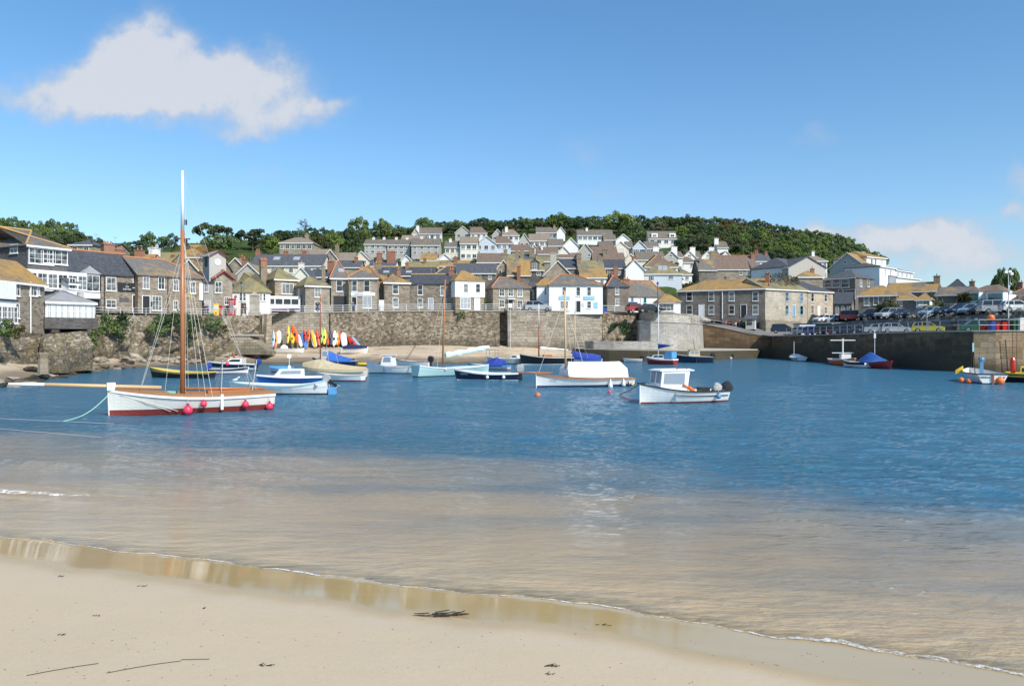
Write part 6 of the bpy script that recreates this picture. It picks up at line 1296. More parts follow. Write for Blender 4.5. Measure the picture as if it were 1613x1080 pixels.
BP('interior', (.55,.54,.50), rough=.7, var=.15); BP('interior_pale', (.72,.71,.68), rough=.6, var=.08); BP('pink', (.75,.04,.10), rough=.35); BP('orange', (.80,.17,.03), rough=.4); BP('rope', (.62,.60,.54), rough=.9); BP('rope_green', (.30,.58,.45), rough=.9); BP('rope_red', (.55,.20,.16), rough=.9); BP('outboard', (.02,.02,.022), rough=.3); BP('outboard_grey', (.38,.38,.37), rough=.35)
BP('trim_red', (.5,.03,.02)); BP('yellow_gel', (.72,.48,.02)); BP('window_dark', (.02,.03,.04), rough=.1); BP('window_pale', (.22,.27,.32), rough=.12)
class Boat: pass
def hull(label, bow, stern, B=None, fb=(.45, .8, .5), draft=.3, tr=.72, rake=.25, hullm='hull_white', botm='antifoul_red', stripe=.08, gun='deck_wood', gw=.05, inner='interior', sole=.1, deck=None, deckm='deck_wood', L=None, yaw=None, name='rowing_boat', cat='boat', band=None, full=.45, thwarts=3, beamf=.34, dz=0, group=None):
    if L is None:
        a, b = WL(*stern), WL(*bow); mid = (a+b)/2; dv = b-a; L = dv.length; yaw = math.atan2(dv.y, dv.x)
    else: mid = WL(*bow)
    B = B or L*beamf; b_ = Boat(); b_.L, b_.B, b_.fb, b_.tr, b_.full, b_.draft, b_.rake = L, B, fb, tr, full, draft, rake
    mid.z = dz; root = empty(name, mid, yaw, label, cat, group); b_.root = root; b_.yaw = yaw; b_.mid = mid
    def beam(u):
        if u < full: return B/2*(tr+(1-tr)*math.sin(u/full*math.pi/2))
        return B/2*max(0.004, 1-((u-full)/(1-full))**2.3)**.85
    def sheer(u):
        if u > .38: return fb[0]+(fb[1]-fb[0])*((u-.38)/.62)**1.9
        return fb[0]+(fb[2]-fb[0])*((.38-u)/.38)**1.8
    b_.beam, b_.sheer = beam, sheer
    def pt(u, z, sgn, inset=0.):
        dr = draft*(1-.35*max(0, (u-.6)/.4)); sh = sheer(u); s_ = max(0, min(1, (z+dr)/(sh+dr))); p = .36+.42*max(0, (u-.35)/.65)**1.5+.08*(1-u)
        hb = max(0, beam(u)*s_**p-inset); x = -L/2+u*L + rake*s_*max(0, (u-.6)/.4)**2 - (1-s_)*.10*L*.3*(1 if u < .02 else 0)*0
        return Vector((x, sgn*hb, max(z, -dr)))
    b_.pt = pt; us = [0, .04, .12, .22, .33, .44, .55, .65, .74, .82, .88, .93, .965, .988, 1.0]
    zlo = [-draft, -draft*.5, 0, stripe]
    def side(mb, zs_of):
        for sgn in (-1, 1):
            rows = [[pt(u, z, sgn) for z in zs_of(u)] for u in us]; n = len(rows[0]); vs = [p for r_ in rows for p in r_]
            mb.add(vs, [(i*n+j, i*n+j+1, (i+1)*n+j+1, (i+1)*n+j) if sgn > 0 else (i*n+j, (i+1)*n+j, (i+1)*n+j+1, i*n+j+1) for i in range(len(us)-1) for j in range(n-1)])
    m = MB(); side(m, lambda u: zlo); z0 = [pt(0, z, 1) for z in zlo]; m.face(z0+[Vector((p.x, -p.y, p.z)) for p in reversed(z0)]); o = m.build('bottom', MATS[botm], root, smooth=False, fix=False)
    up = lambda u: [stripe+(sheer(u)-stripe)*k/5 for k in range(6)]
    m = MB(); side(m, up); z0 = [pt(0, z, 1) for z in up(0)]; m.face([Vector((p.x-.001, p.y, p.z)) for p in z0]+[Vector((p.x-.001, -p.y, p.z)) for p in reversed(z0)]); m.build('hull', MATS[hullm], root, fix=False)
    if band:                                                        # painted or moulded strake along the side
        m = MB()
        for sgn in (-1, 1):
            lo = [pt(u, stripe+(sheer(u)-stripe)*band[0], sgn) for u in us[:-1]]; hi = [pt(u, stripe+(sheer(u)-stripe)*band[1], sgn) for u in us[:-1]]
            for i in range(len(lo)-1):
                f_ = Vector((0, sgn*.012, 0)); m.face([lo[i]+f_, lo[i+1]+f_, hi[i+1]+f_, hi[i]+f_])
        m.build('side_band', MATS[band[2]], root, fix=False)
    if not deck or deck[1] < 1 or deck[0] > 0:                       # inside skin and sole
        m = MB(); ui = [u for u in us if .0 <= u <= .97]; zi = lambda u: [sheer(u)-.005, lerp(sheer(u), sole, .5), sole]
        for sgn in (-1, 1):
            rows = [[pt(max(u, .015), z, sgn, .045) for z in zi(u)] for u in ui]; n = 3; vs = [p for r_ in rows for p in r_]; m.add(vs, [(i*n+j, i*n+j+1, (i+1)*n+j+1, (i+1)*n+j) for i in range(len(ui)-1) for j in range(2)])
        lf = [pt(max(u, .015), sole, 1, .045) for u in ui]
        for i in range(len(lf)-1): m.face([lf[i], lf[i+1], Vector((lf[i+1].x, -lf[i+1].y, sole)), Vector((lf[i].x, -lf[i].y, sole))])
        t = pt(.02, sheer(0)-.005, 1, .045); t2 = pt(.02, sole, 1, .045); m.face([t, t2, Vector((t2.x, -t2.y, t2.z)), Vector((t.x, -t.y, t.z))])
        m.build('inside', MATS[inner], root, fix=False)
        for k in range(thwarts):
            u = .22+.5*k/max(1, thwarts-1) if thwarts > 1 else .45
            if deck and u > deck[0]: continue
            yb = pt(u, sheer(u)-.16, 1, .05).y; th = MB(); x = -L/2+u*L; th.box(x-.11, x+.11, -yb, yb, sheer(u)-.2, sheer(u)-.16); th.build('thwart', MATS[deckm], root)
    if deck:
        m = MB(); ud = sorted(set([deck[0]]+[u for u in us if deck[0] <= u <= deck[1]]+[deck[1]]))
        rows = [[pt(u, sheer(u)-.01, 1, .02), Vector((pt(u, sheer(u), 1).x, 0, sheer(u)+.05)), pt(u, sheer(u)-.01, -1, .02)] for u in ud]
        for a, c in zip(rows[:-1], rows[1:]): m.face([a[0], c[0], c[1], a[1]]); m.face([a[1], c[1], c[2], a[2]])
        if deck[0] > .03: a = rows[0]; m.face([a[0], a[1], a[2], Vector((a[2].x, a[2].y, sole)), Vector((a[0].x, a[0].y, sole))])
        m.build('deck', MATS[deckm], root, fix=False)
    m = MB()                                                        # gunwale all round
    for sgn in (-1, 1):
        rr_ = []
        for u in us:
            p = pt(u, sheer(u), sgn); rr_.append([p+Vector((0, sgn*.02, -gw)), p+Vector((0, sgn*.025, .012)), p+Vector((0, -sgn*.05, .012)), p+Vector((0, -sgn*.05, -.02))])
        m.loft(rr_)
    p = pt(0, sheer(0), 1); m.box(p.x-.03, p.x+.05, -p.y, p.y, sheer(0)-gw, sheer(0)+.011)
    m.build('gunwale', MATS[gun], root)
    m = MB(); st = [pt(1, z, 1) for z in (-draft*.6, 0, stripe, fb[1]*.5, fb[1])]
    for a, c in zip(st[:-1], st[1:]): m.tube(Vector((a.x, 0, a.z)), Vector((c.x, 0, c.z+.01)), .03, .03, 6)
    m.build('stem', MATS[hullm], root)
    b_.us = us; return b_
def near_side(b, px):
    """local x, side and breadth where the camera column px meets the near topside"""
    M = Matrix.Rotation(b.yaw, 3, 'Z'); best = None
    sgn = 1 if (M @ Vector((0, 1, 0))).dot(Vector((-b.mid.x, -b.mid.y, 0))) > 0 else -1
    for i in range(201):
        u = i/200; p = b.pt(u, b.sheer(u)*.6, sgn); w = b.mid+M @ p; e = abs(CX+F*w.x/w.y-px)
        if best is None or e < best[0]: best = (e, u, w)
    return best[1], sgn, best[2], M
def fender(b, px, py, rad, mat, label, kind='ball', capm='tarp_navy', group=None):
    u, sgn, w, M = near_side(b, px); p = b.pt(u, b.sheer(u)*.5, sgn, -rad*1.02); w = b.mid+M @ p; z = H+(HY-py)/F*w.y
    z = max(z, rad*.55); root = empty('fender', (w.x, w.y, z), b.yaw, label, 'fender', group); m = MB()
    if kind == 'ball':
        m.lathe([(.001, -rad), (rad*.6, -rad*.82), (rad*.93, -rad*.35), (rad, 0), (rad*.9, rad*.45), (rad*.6, rad*.85), (rad*.3, rad*1.1)], 16); m.build('ball', MATS[mat], root, smooth=True)
        c = MB(); c.lathe([(rad*.34, rad*1.04), (rad*.2, rad*1.35), (rad*.05, rad*1.5)], 10); c.build('neck', MATS[capm], root)
        top = rad*1.5
    elif kind == 'cone': m.lathe([(rad, -rad*1.6), (rad*.8, -rad*.6), (rad*.3, rad*1.2), (.02, rad*1.7)], 12); m.build('body', MATS[mat], root, smooth=True); top = rad*1.7
    else: m.lathe([(.02, -rad*3.2), (rad*.8, -rad*3), (rad, -rad*2.4), (rad, rad*2.4), (rad*.7, rad*3), (.02, rad*3.2)], 12); m.build('body', MATS[mat], root, smooth=True); top = rad*3.2
    zs = b.sheer(u)+b.mid.z-z
    if zs > top: q_ = MB(); q_.tube((0, 0, top*.9), (0, -sgn*rad*.9*0, zs+.03), .012, n=5); q_.build('lanyard', MATS['rope'], root)
    return root
def outboard(b, mat='outboard', x=None, y=0, s=1., tilt=0., name='outboard_engine', cover=None):
    """engine on the transom: cowl, leg, propeller"""
    x = -b.L/2-.12 if x is None else x; e = empty(name, (0, 0, 0)); e.parent = b.root; e.location = (x, y, b.fb[2]-.08); e.rotation_euler = (0, tilt, 0); e.scale = (s,)*3
    m = MB(); m.loft([[Vector((a*w_, c*d_, z)) for a, c in ((-1,-1),(.6,-1),(1,-.5),(1,.5),(.6,1),(-1,1))] for (w_, d_, z) in ((.15,.12,.02),(.22,.16,.14),(.24,.17,.34),(.20,.15,.48),(.10,.08,.53))]); m.build('cowl', MATS[cover or mat], e, smooth=False)
    m = MB(); m.box(-.09,.07,-.06,.06,-.6,.02); m.box(-.16,.10,-.10,.10,-.48,-.45); m.box(.07,.16,-.1,.1,-.2,.02); m.build('leg', MATS['outboard'], e)
    m = MB(); m.lathe([(.02,-.14),(.06,-.06),(.06,.12),(.01,.16)], 8, (-.02,0,-.62), (1,0,0))
    for k in range(3): a = k*2.09; m.add([(-.15,.04*math.cos(a),-.62+.04*math.sin(a)),(-.17,.15*math.cos(a-.35),-.62+.15*math.sin(a-.35)),(-.13,.15*math.cos(a+.35),-.62+.15*math.sin(a+.35))], [(0,1,2)])
    m.build('propeller', MATS['outboard_grey'], e, fix=False); return e
def mast(b, u, h, r=.06, mat='spar_pine', top=None, topm='spar_white', z0=.1, stays=((.98, 0), (.45, 1), (.45, -1)), rake=0., sm='rope', sr=.012, hf=.92):
    x = -b.L/2+u*b.L; tp = Vector((x-rake*h, 0, h)); split = top or 1.0; mid = Vector((x, 0, z0)).lerp(tp, split)
    m = MB(); m.tube((x, 0, z0), mid, r, r*.8, 10); o = m.build('mast', MATS[mat], b.root, smooth=True)
    if top: m = MB(); m.tube(mid, tp, r*.75, r*.5, 10); m.build('topmast', MATS[topm], b.root, smooth=True)
    at = Vector((x, 0, z0)).lerp(tp, hf)
    for (us_, sg) in stays:
        p = b.pt(us_, b.sheer(us_), sg if sg else 1); p = Vector((p.x, p.y if sg else 0, p.z)); s = MB(); s.tube(p, at, sr, sr, 4); s.build('stay', MATS[sm], b.root)
    return tp
def spar(b, p0, p1, r0, r1, mat, name='boom'): m = MB(); m.tube(p0, p1, r0, r1, 10); return m.build(name, MATS[mat], b.root, smooth=True)
def rope_px(pts, label, mat='rope', r=.02, sag=0., name='mooring_rope', parent=None):
    P_ = [Vector(p) for p in pts]; out = []
    for a, c in zip(P_[:-1], P_[1:]):
        for i in range(8): t = i/8; q_ = a.lerp(c, t); q_.z -= sag*math.sin(t*math.pi); out.append(q_)
    out.append(P_[-1]); o0 = out[0].copy(); m = MB(); m.path([p-o0 for p in out], r, 5); o = m.build(name, MATS[mat]); o.location = o0; tag(o, label, 'rope'); return o
def cabin(b, u0, u1, w, h, mat='hull_white', win='window_dark', z=None, fr=.35, bk=.1, taper=.8, panes=2, roof=None, name='cabin', ph=.42):
    """wheelhouse or cuddy: x from stern side u0 to bow side u1"""
    x0, x1 = -b.L/2+u0*b.L, -b.L/2+u1*b.L; z = b.sheer((u0+u1)/2)-.02 if z is None else z; m = MB(); t = taper
    m.loft([[Vector((x0, -w/2, z)), Vector((x1, -w/2*.85, z)), Vector((x1, w/2*.85, z)), Vector((x0, w/2, z))], [Vector((x0+bk, -w/2*t, z+h)), Vector((x1-fr, -w/2*t*.88, z+h)), Vector((x1-fr, w/2*t*.88, z+h)), Vector((x0+bk, w/2*t, z+h))]])
    c = m.build(name, MATS[mat], b.root)
    def P3(fx, fz, sgn, off=.012):
        xa = lerp(x0+bk*fz, x1-fr*fz, fx); ya = lerp(w/2, w/2*.85, fx)*lerp(1, t, fz); return Vector((xa, sgn*(ya+off), z+h*fz))
    for sgn in (-1, 1):
        for k in range(panes):
            f0, f1 = .1+.8*k/panes+.03, .1+.8*(k+1)/panes-.03; q_ = MB(); a, b2 = .5-ph/2+.08, .5+ph/2+.12
            pts = [P3(f0, a, sgn), P3(f1, a, sgn), P3(f1, b2, sgn), P3(f0, b2, sgn)]; pin = [P3(f0, a, sgn, -.02), P3(f1, a, sgn, -.02), P3(f1, b2, sgn, -.02), P3(f0, b2, sgn, -.02)]
            q_.loft([pin, pts]); q_.build('window', MATS[win], c)
    q_ = MB(); za, zb_ = z+h*.3, z+h*.85; xa = x1-fr*.3; xb = x1-fr*.85; wy = w/2*.7*t; q_.loft([[Vector((xa+.015, -wy, za)), Vector((xa+.015, wy, za)), Vector((xb+.015, wy, zb_)), Vector((xb+.015, -wy, zb_))], [Vector((xa-.03, -wy, za)), Vector((xa-.03, wy, za)), Vector((xb-.03, wy, zb_)), Vector((xb-.03, -wy, zb_))]]); q_.build('windscreen', MATS[win], c)
    if roof:
        q_ = MB(); q_.box(x0+bk-roof, x1-fr+roof*.5, -w/2*t-.05, w/2*t+.05, z+h, z+h+.05); q_.build('cabin_roof', MATS[mat], b.root)
    return c
def tarp(b, u0, u1, hts, mat, over=.06, name='boat_cover', drop=.12, ridge=.25):
    """cover over the gunwales; hts = list of ridge heights above the sheer"""
    m = MB(); n = 11; rows = []
    for i in range(n):
        t = i/(n-1); u = lerp(u0, u1, t); hh = float(np.interp(t, np.linspace(0, 1, len(hts)), hts)); sh = b.sheer(u); bb = b.pt(u, sh, 1).y+over; x = b.pt(u, sh, 1).x+(.05 if i == n-1 else -.05 if i == 0 else 0)
        w_ = .03*math.sin(i*2.3); rows.append([Vector((x, -bb, sh-drop)), Vector((x, -bb, sh+.02)), Vector((x, -bb*.5, sh+hh*.62+w_)), Vector((x, -bb*ridge*.3, sh+hh)), Vector((x, bb*ridge*.3, sh+hh)), Vector((x, bb*.5, sh+hh*.62-w_)), Vector((x, bb, sh+.02)), Vector((x, bb, sh-drop))])
    m.loft(rows); return m.build(name, MATS[mat], b.root, smooth=False)
def name_on(b, txt, u, zf, size, mat='sign_blue'):
    _, sgn, _, _ = near_side(b, 0); p = b.pt(u, lerp(.08, b.sheer(u), zf), sgn, -.012); p2 = b.pt(u+.03, lerp(.08, b.sheer(u), zf), sgn, -.012)
    o = lettering(b.root, txt, p.x, p.y, p.z, size, mat); an = math.atan2(p2.y-p.y, p2.x-p.x)
    o.rotation_euler = (math.radians(90), 0, an+(math.pi if sgn > 0 else 0)); return o

# 1 the big white gaff boat
b1 = hull('big white wooden sailing boat with a red waterline, long bowsprit and tall mast', (172,654), (428,642), B=2.3, fb=(.72,1.18,.74), draft=.5, tr=.55, rake=.05, hullm='hull_cream', botm='antifoul_red', stripe=.24, gun='hull_white', gw=.10, deck=(.0,1.0), deckm='deck_wood', name='sailing_boat', cat='sailing boat')
m = MB()                                                            # wooden bulwark above the rubbing strake
for sgn in (-1, 1): m.loft([[b1.pt(u, b1.sheer(u), sgn, .03)+Vector((0,0,0.013)), b1.pt(u, b1.sheer(u), sgn, .03)+Vector((0,0,.16)), b1.pt(u, b1.sheer(u), sgn, .08)+Vector((0,0,.16)), b1.pt(u, b1.sheer(u), sgn, .08)+Vector((0,0,.013))] for u in b1.us[:-2]])
m.build('bulwark', MATS['deck_wood'], b1.root)
m = MB()
for sgn in (-1, 1):
    for i in range(len(b1.us)-3):
        a, c = b1.us[i], b1.us[i+1]; m.tube(b1.pt(a, b1.sheer(a)-.11, sgn), b1.pt(c, b1.sheer(c)-.11, sgn), .022, n=5)
m.build('blue_line', MATS['trim_blue'], b1.root)
Lb = b1.L/2
tp = mast(b1, .575, 11.6, .115, 'varnish', top=.74, topm='spar_white', z0=.7, stays=((.42,1),(.46,1),(.44,-1),(.66,-1)), sr=.010, hf=.72)
xm_ = -Lb+.575*b1.L
spar(b1, (Lb-2.2, 0, 1.20), (Lb+2.55, 0, 1.50), .095, .08, 'spar_pine', 'bowsprit'); spar(b1, (Lb+2.555, 0, 1.50), (Lb+3.9, 0, 1.56), .078, .06, 'spar_white', 'bowsprit_tip')
spar(b1, (xm_-.1, .05, 1.12), (-Lb+.4, .15, 1.0), .075, .055, 'varnish', 'boom')
for (pa, pb) in (((Lb-1.3,.3,1.2),(xm_,0,7.4)), ((Lb-1.35,-.3,1.2),(xm_,0,8.0)), ((xm_-.12,.1,.95),(xm_-.12,.05,11.3)), ((xm_-.3,-.15,.95),(xm_-.1,-.05,8.7)), ((-Lb+.9,-.5,1.0),(xm_-.1,0,11.2)),((-Lb+.9,.5,1.0),(xm_-.1,0,8.6))):
    m = MB(); m.tube(pa, pb, .008, n=4); m.build('rigging', MATS['rope'], b1.root)
m = MB(); m.box(xm_-.35, xm_+.35, -.02, .02, 8.30, 8.36); m.tube((xm_-.16,.0,8.0),(xm_-.16,0,8.3),.07); m.tube((xm_-.15,0,9.0),(xm_-.15,0,9.25),.06); m.build('mast_fittings', MATS['black_paint'], b1.root)
m = MB(); m.box(Lb-.25,Lb+.1,-.16,.16,1.16,1.5); m.build('gammon_fitting', MATS['spar_white'], b1.root)
m = MB(); x_ = -Lb+.28*b1.L; m.box(x_-.9, x_+1.1, -.45, .45, .86, 1.0); m.build('hatch', MATS['varnish'], b1.root)
for sg in (-1, 1):
    m = MB(); m.tube((-Lb+1.1, sg*.5, .95), (-Lb+.75, 0, 2.45), .02); m.build('crutch_leg', MATS['metal_grey'], b1.root)
    m = MB(); m.tube((-Lb+2.6, sg*.6, .9), (-Lb+2.4, 0, 2.5), .02); m.build('crutch_leg', MATS['metal_grey'], b1.root)
m = MB(); 
for i in range(14): a = i*.9; m.tube((xm_+.5+.2*math.cos(a), .2*math.sin(a), .92+.006*i), (xm_+.5+.2*math.cos(a+.9), .2*math.sin(a+.9), .93+.006*i), .022, n=5)
m.build('rope_coil', MATS['rope_green'], b1.root)
m = MB(); m.path([b1.pt(.94, .95, 1)+Vector((0,.03,0)), b1.pt(.8,.6,1)+Vector((0,.04,0)), b1.pt(.62,.12,1)+Vector((0,.05,0))], .012, 5); 
for sg in (-1, 1): m.path([b1.pt(.94, .95, sg)+Vector((0,sg*.03,0)), b1.pt(.8,.55,sg)+Vector((0,sg*.05,0)), b1.pt(.66,.12,sg)+Vector((0,sg*.05,0))], .012, 5)
m.build('side_rope', MATS['rope'], b1.root)
m = MB(); _, sg, _, _ = near_side(b1, 335); pq = b1.pt(.36, .5, sg, -.03)
m.box(pq.x-.06, pq.x+.06, pq.y-.05, pq.y+.05, .12, .86); m.build('rubbing_post', MATS['hull_white'], b1.root)
for (px, py, rd, lb) in ((294.5,646,.22,'large pink ball fender, the lowest and leftmost on the big white sailing boat'), (320,636,.16,'small pink ball fender beside the white rubbing post'), (385,637,.17,'pink ball fender second from the stern of the big sailing boat'), (423,640,.19,'pink ball fender hanging at the stern touching the water')): fender(b1, px, py, rd, 'pink', lb, group='pink fenders of the big sailing boat')
w = b1.mid; M1 = Matrix.Rotation(b1.yaw, 3, 'Z')
rope_px([w+M1 @ Vector((Lb+.02, 0, .95)), WL(100,663)], 'pale green mooring rope curving down from the bow of the big sailing boat', 'rope_green', .022, .25)
rope_px([WL(-30,659)+Vector((0,0,.05)), WL(180,669)+Vector((0,0,.05))], 'pale mooring rope lying taut across the water at the left, upper of two', 'rope', .007, .0)
rope_px([WL(-30,674)+Vector((0,0,.04)), WL(160,690)+Vector((0,0,.04))], 'pale mooring rope slanting across the water at the left, lower of two', 'rope', .006, 0)
# 2 black and yellow double-ender
b2 = hull('black rowing boat with yellow gunwale and stripe', (241,594), (335,595.5), B=1.7, fb=(.55,.95,.6), draft=.3, tr=.6, rake=.35, hullm='hull_black', botm='antifoul_dark', gun='trim_yellow', gw=.09, band=(.62,.74,'trim_yellow'), inner='trim_yellow')
# 3 motor cruiser, 4 dinghy
b3 = hull('small white and navy motor cruiser with a dark windscreen', (336,583), (404,583), B=2.1, fb=(.75,1.0,.7), rake=.6, hullm='hull_white', botm='antifoul_dark', band=(.35,.85,'hull_navy'), gun='hull_white', deck=(.35,1), deckm='hull_white', thwarts=1, name='motor_boat', cat='motor boat')
cabin(b3, .3, .72, 1.6, .6, fr=.75, bk=-.1, panes=1); outboard(b3, cover='tarp_royal', s=1.3, tilt=-.25)
m = MB(); m.tube((.6,0,1.3),(.6,0,2.6),.03); m.tube((0,0,1.2),(.25,0,2.0),.12); m.build('folded_canopy', MATS['spar_brown'], b3.root)
b4 = hull('white dinghy with a navy band and a blue-covered outboard', (389,588), (331,588.5), B=1.5, fb=(.5,.7,.5), rake=.2, band=(.5,.95,'hull_navy'), gun='hull_grey', inner='interior'); outboard(b4, cover='tarp_royal', s=1.2)
fender(b3, 359, 573, .22, 'pink', 'pink fender on the side of the navy and white motor cruiser')
# 5 clinker boat, 6 cabin boat
b5 = hull('long white clinker boat moored behind the stern of the sailing boat', (368,619), (516,619.5), B=2.0, fb=(.56,.74,.9), draft=.35, tr=.55, rake=.25, hullm='hull_white', botm='antifoul_dark', gun='hull_turq', gw=.07, inner='interior_pale', stripe=.05, band=(.45,.49,'hull_grey'), thwarts=4)
outboard(b5, 'outboard_grey', s=1.0, tilt=.9); fender(b5, 499, 606, .12, 'hull_grey', 'grey fender near the stern of the long white clinker boat')
m = MB(); m.box(-b5.L/2-.55, -b5.L/2-.12, -.2, .25, -.05, .42); m.build('fuel_box', MATS['tarp_sky'], b5.root)
b6 = hull('blue boat with a white cabin and a short signal mast', (410,604), (512,602), B=2.0, fb=(.5,.68,.5), rake=.3, hullm='hull_blue', botm='antifoul_dark', gun='hull_white', gw=.09, deck=(.3,1), deckm='hull_white', name='cabin_boat', cat='motor boat')
cabin(b6, .34, .82, 1.5, .62, fr=.55, bk=.0, panes=1, win='window_pale', z=.5); m = MB(); m.tube((.3,0,1.05),(.3,0,2.3),.02); m.box(.15,.45,-.02,.02,2.0,2.3); m.lathe([(.1,0),(.13,.2),(.08,.3)],8,(.3,0,1.1)); m.build('signal_mast', MATS['spar_white'], b6.root)
# 7-11
b7 = hull('small grey dinghy under a pale blue cover', (428,586), (462,586), B=1.3, fb=(.4,.55,.4), hullm='hull_grey', gun='tarp_sky', name='dinghy', thwarts=0); tarp(b7, .02, .97, (.15,.25,.12), 'tarp_sky')
b8 = hull('boat under a sand-coloured canvas with a reddish mast', (480,594), (576,595), B=2.2, fb=(.75,1.0,.8), hullm='hull_tan', botm='antifoul_dark', gun='canvas_sand', rake=.2, tr=.5, name='sailing_boat', cat='sailing boat'); tarp(b8, .01, .99, (.2,.35,.55,.9,.35), 'canvas_sand', drop=.22); mast(b8, .74, 7.6, .06, 'spar_brown', z0=.8, stays=((.5,1),(.5,-1)), sr=.01)
b9 = hull('white dinghy lying alongside the sand-covered boat', (502,599), (572,600), B=1.5, fb=(.5,.7,.5), hullm='hull_white', gun='hull_grey', name='dinghy')
b10 = hull('navy boat with a bright blue cover and a grey wheel shelter', (497,578), (562,578), B=2.2, fb=(.8,1.25,.8), hullm='hull_navy', botm='antifoul_dark', gun='hull_grey', name='fishing_boat', cat='fishing boat', rake=.4); tarp(b10, .12, .66, (.25,.5,.8,1.15), 'tarp_blue')
cabin(b10, .66, .86, 1.1, 1.2, 'hull_grey', 'window_pale', fr=.2, panes=1); m = MB(); m.tube((-b10.L/2+.75*b10.L,0,2.2),(-b10.L/2+.75*b10.L,0,3.4),.03); m.build('aerial', MATS['black_paint'], b10.root)
fender(b10, 518, 574, .25, 'pink', 'pink fender between the navy boat and the sand-coloured canvas'); fender(b10, 532, 575, .2, 'pink', 'second pink fender right of the first on the navy boat')
b11 = hull('white dinghy with a dark navy cover pulled up on the sand edge', (571,563.5), (542,563.5), B=1.8, fb=(.6,.8,.6), hullm='hull_white', botm='hull_white', gun='hull_white', name='dinghy', thwarts=0, L=4.0, yaw=.3); b11.root.location = far_sand(557, .66)+Vector((0,0,.25)); tarp(b11, .1, .95, (.3,.6,.45,.15), 'tarp_navy')
b12 = hull('yellow inflatable tender with a small black engine', (583,576), (557,576), B=1.5, fb=(.4,.5,.4), hullm='yellow_gel', gun='yellow_gel', gw=.2, name='inflatable_boat'); outboard(b12, s=1.2)
# 12 pale cuddy boat
b13 = hull('pale grey boat with a small open wheelhouse', (582,587.5), (653,588), B=2.1, fb=(.7,1.25,.75), hullm='hull_white', botm='antifoul_dark', gun='hull_grey', deck=(.62,1), deckm='hull_blue', rake=.35, name='motor_boat', cat='motor boat'); cabin(b13, .44, .72, 1.5, 1.1, 'hull_white', 'window_pale', fr=.3, bk=.15, panes=1, roof=.25, z=.75)
b14 = hull('white cruiser with a dark outboard moored behind the pale grey boat', (626,577), (677,577.5), B=2, fb=(.7,.95,.65), hullm='hull_white', botm='antifoul_red', gun='spar_brown', name='motor_boat', cat='motor boat'); outboard(b14, s=1.5)
rope_px([PZ(638, 96, 1.0), PZ(684, 128, 7.6)], 'dark mooring chain running from the boats up to the sea wall', 'rust', .035, .5)
# 14 turquoise gaff boat
b15 = hull('pale turquoise clinker sailing boat with its sail stowed along the boom', (768,589), (654,593.5), B=2.4, fb=(.78,.95,1.1), draft=.4, tr=.62, rake=.15, hullm='hull_turq', botm='antifoul_dark', gun='hull_white', gw=.08, deck=(.45,1), deckm='hull_turq', name='sailing_boat', cat='sailing boat', band=(.5,.53,'hull_grey'))
mast(b15, .36, 9.2, .09, 'varnish', z0=1.0, stays=((.2,1),(.2,-1)), rake=-.035, sr=.012); xb = -b15.L/2+.38*b15.L
m = MB(); rows_ = []
for i in range(14):
    t = i/13; x = xb+.15+t*(b15.L*.62); z = 1.95+t*.75; r_ = (.26-.04*t)*(1+.25*math.sin(i*1.9)); rows_.append([Vector((x, r_*.7*math.cos(a), z+r_*math.sin(a)+.03*math.sin(i*2.7))) for a in [k*math.pi/4 for k in range(8)]])
m.loft(rows_); m.build('stowed_sail', MATS['sail_green'], b15.root); fender(b15, 701, 581, .13, 'hull_white', 'white fender on the turquoise sailing boat')
# 15 navy open boat
b16 = hull('navy blue open boat with a white gunwale and name on its bow', (720,598), (817,598.5), B=1.9, fb=(.6,.95,.65), draft=.3, rake=.25, hullm='hull_navy', botm='hull_white', stripe=.06, gun='hull_white', gw=.12, inner='interior_pale', name='open_boat'); outboard(b16, 'outboard_grey', s=1.5, y=.25); outboard(b16, s=1.4, y=-.35, cover='tarp_royal', tilt=.1)
name_on(b16, 'Godrevy', .86, .62, .2, 'hull_white')
fender(b16, 768, 594, .14, 'hull_white', 'left white round fender on the navy open boat', capm='outboard_grey'); fender(b16, 793.5, 594, .14, 'hull_white', 'right white round fender on the navy open boat', capm='outboard_grey')
# 16, 17
b17 = hull('grey inflatable boat with a blue tarpaulin behind the turquoise boat', (740,581), (802,582), B=1.9, fb=(.5,.7,.5), hullm='hull_grey', gun='trim_blue', gw=.2, name='inflatable_boat'); tarp(b17, .12, .5, (.5,.9,.6), 'tarp_royal', name='tarpaulin')
b18 = hull('grey-white workboat with white seats and an aerial frame', (770,573), (820,573.5), B=2.2, fb=(.8,1.0,.8), hullm='hull_grey', botm='antifoul_dark', gun='hull_grey', name='motor_boat', cat='motor boat'); cabin(b18, .05, .3, 1.4, .5, panes=1, fr=.2)
m = MB(); xx = b18.L*.25
for s_ in (-.7, .7): m.path([(xx,s_,.9),(xx,s_,2.0),(xx+1.3,s_,2.0),(xx+1.3,s_,.9)], .04)
m.path([(xx,-.7,2.0),(xx,.7,2.0)], .04); m.build('aerial_frame', MATS['metal_grey'], b18.root)
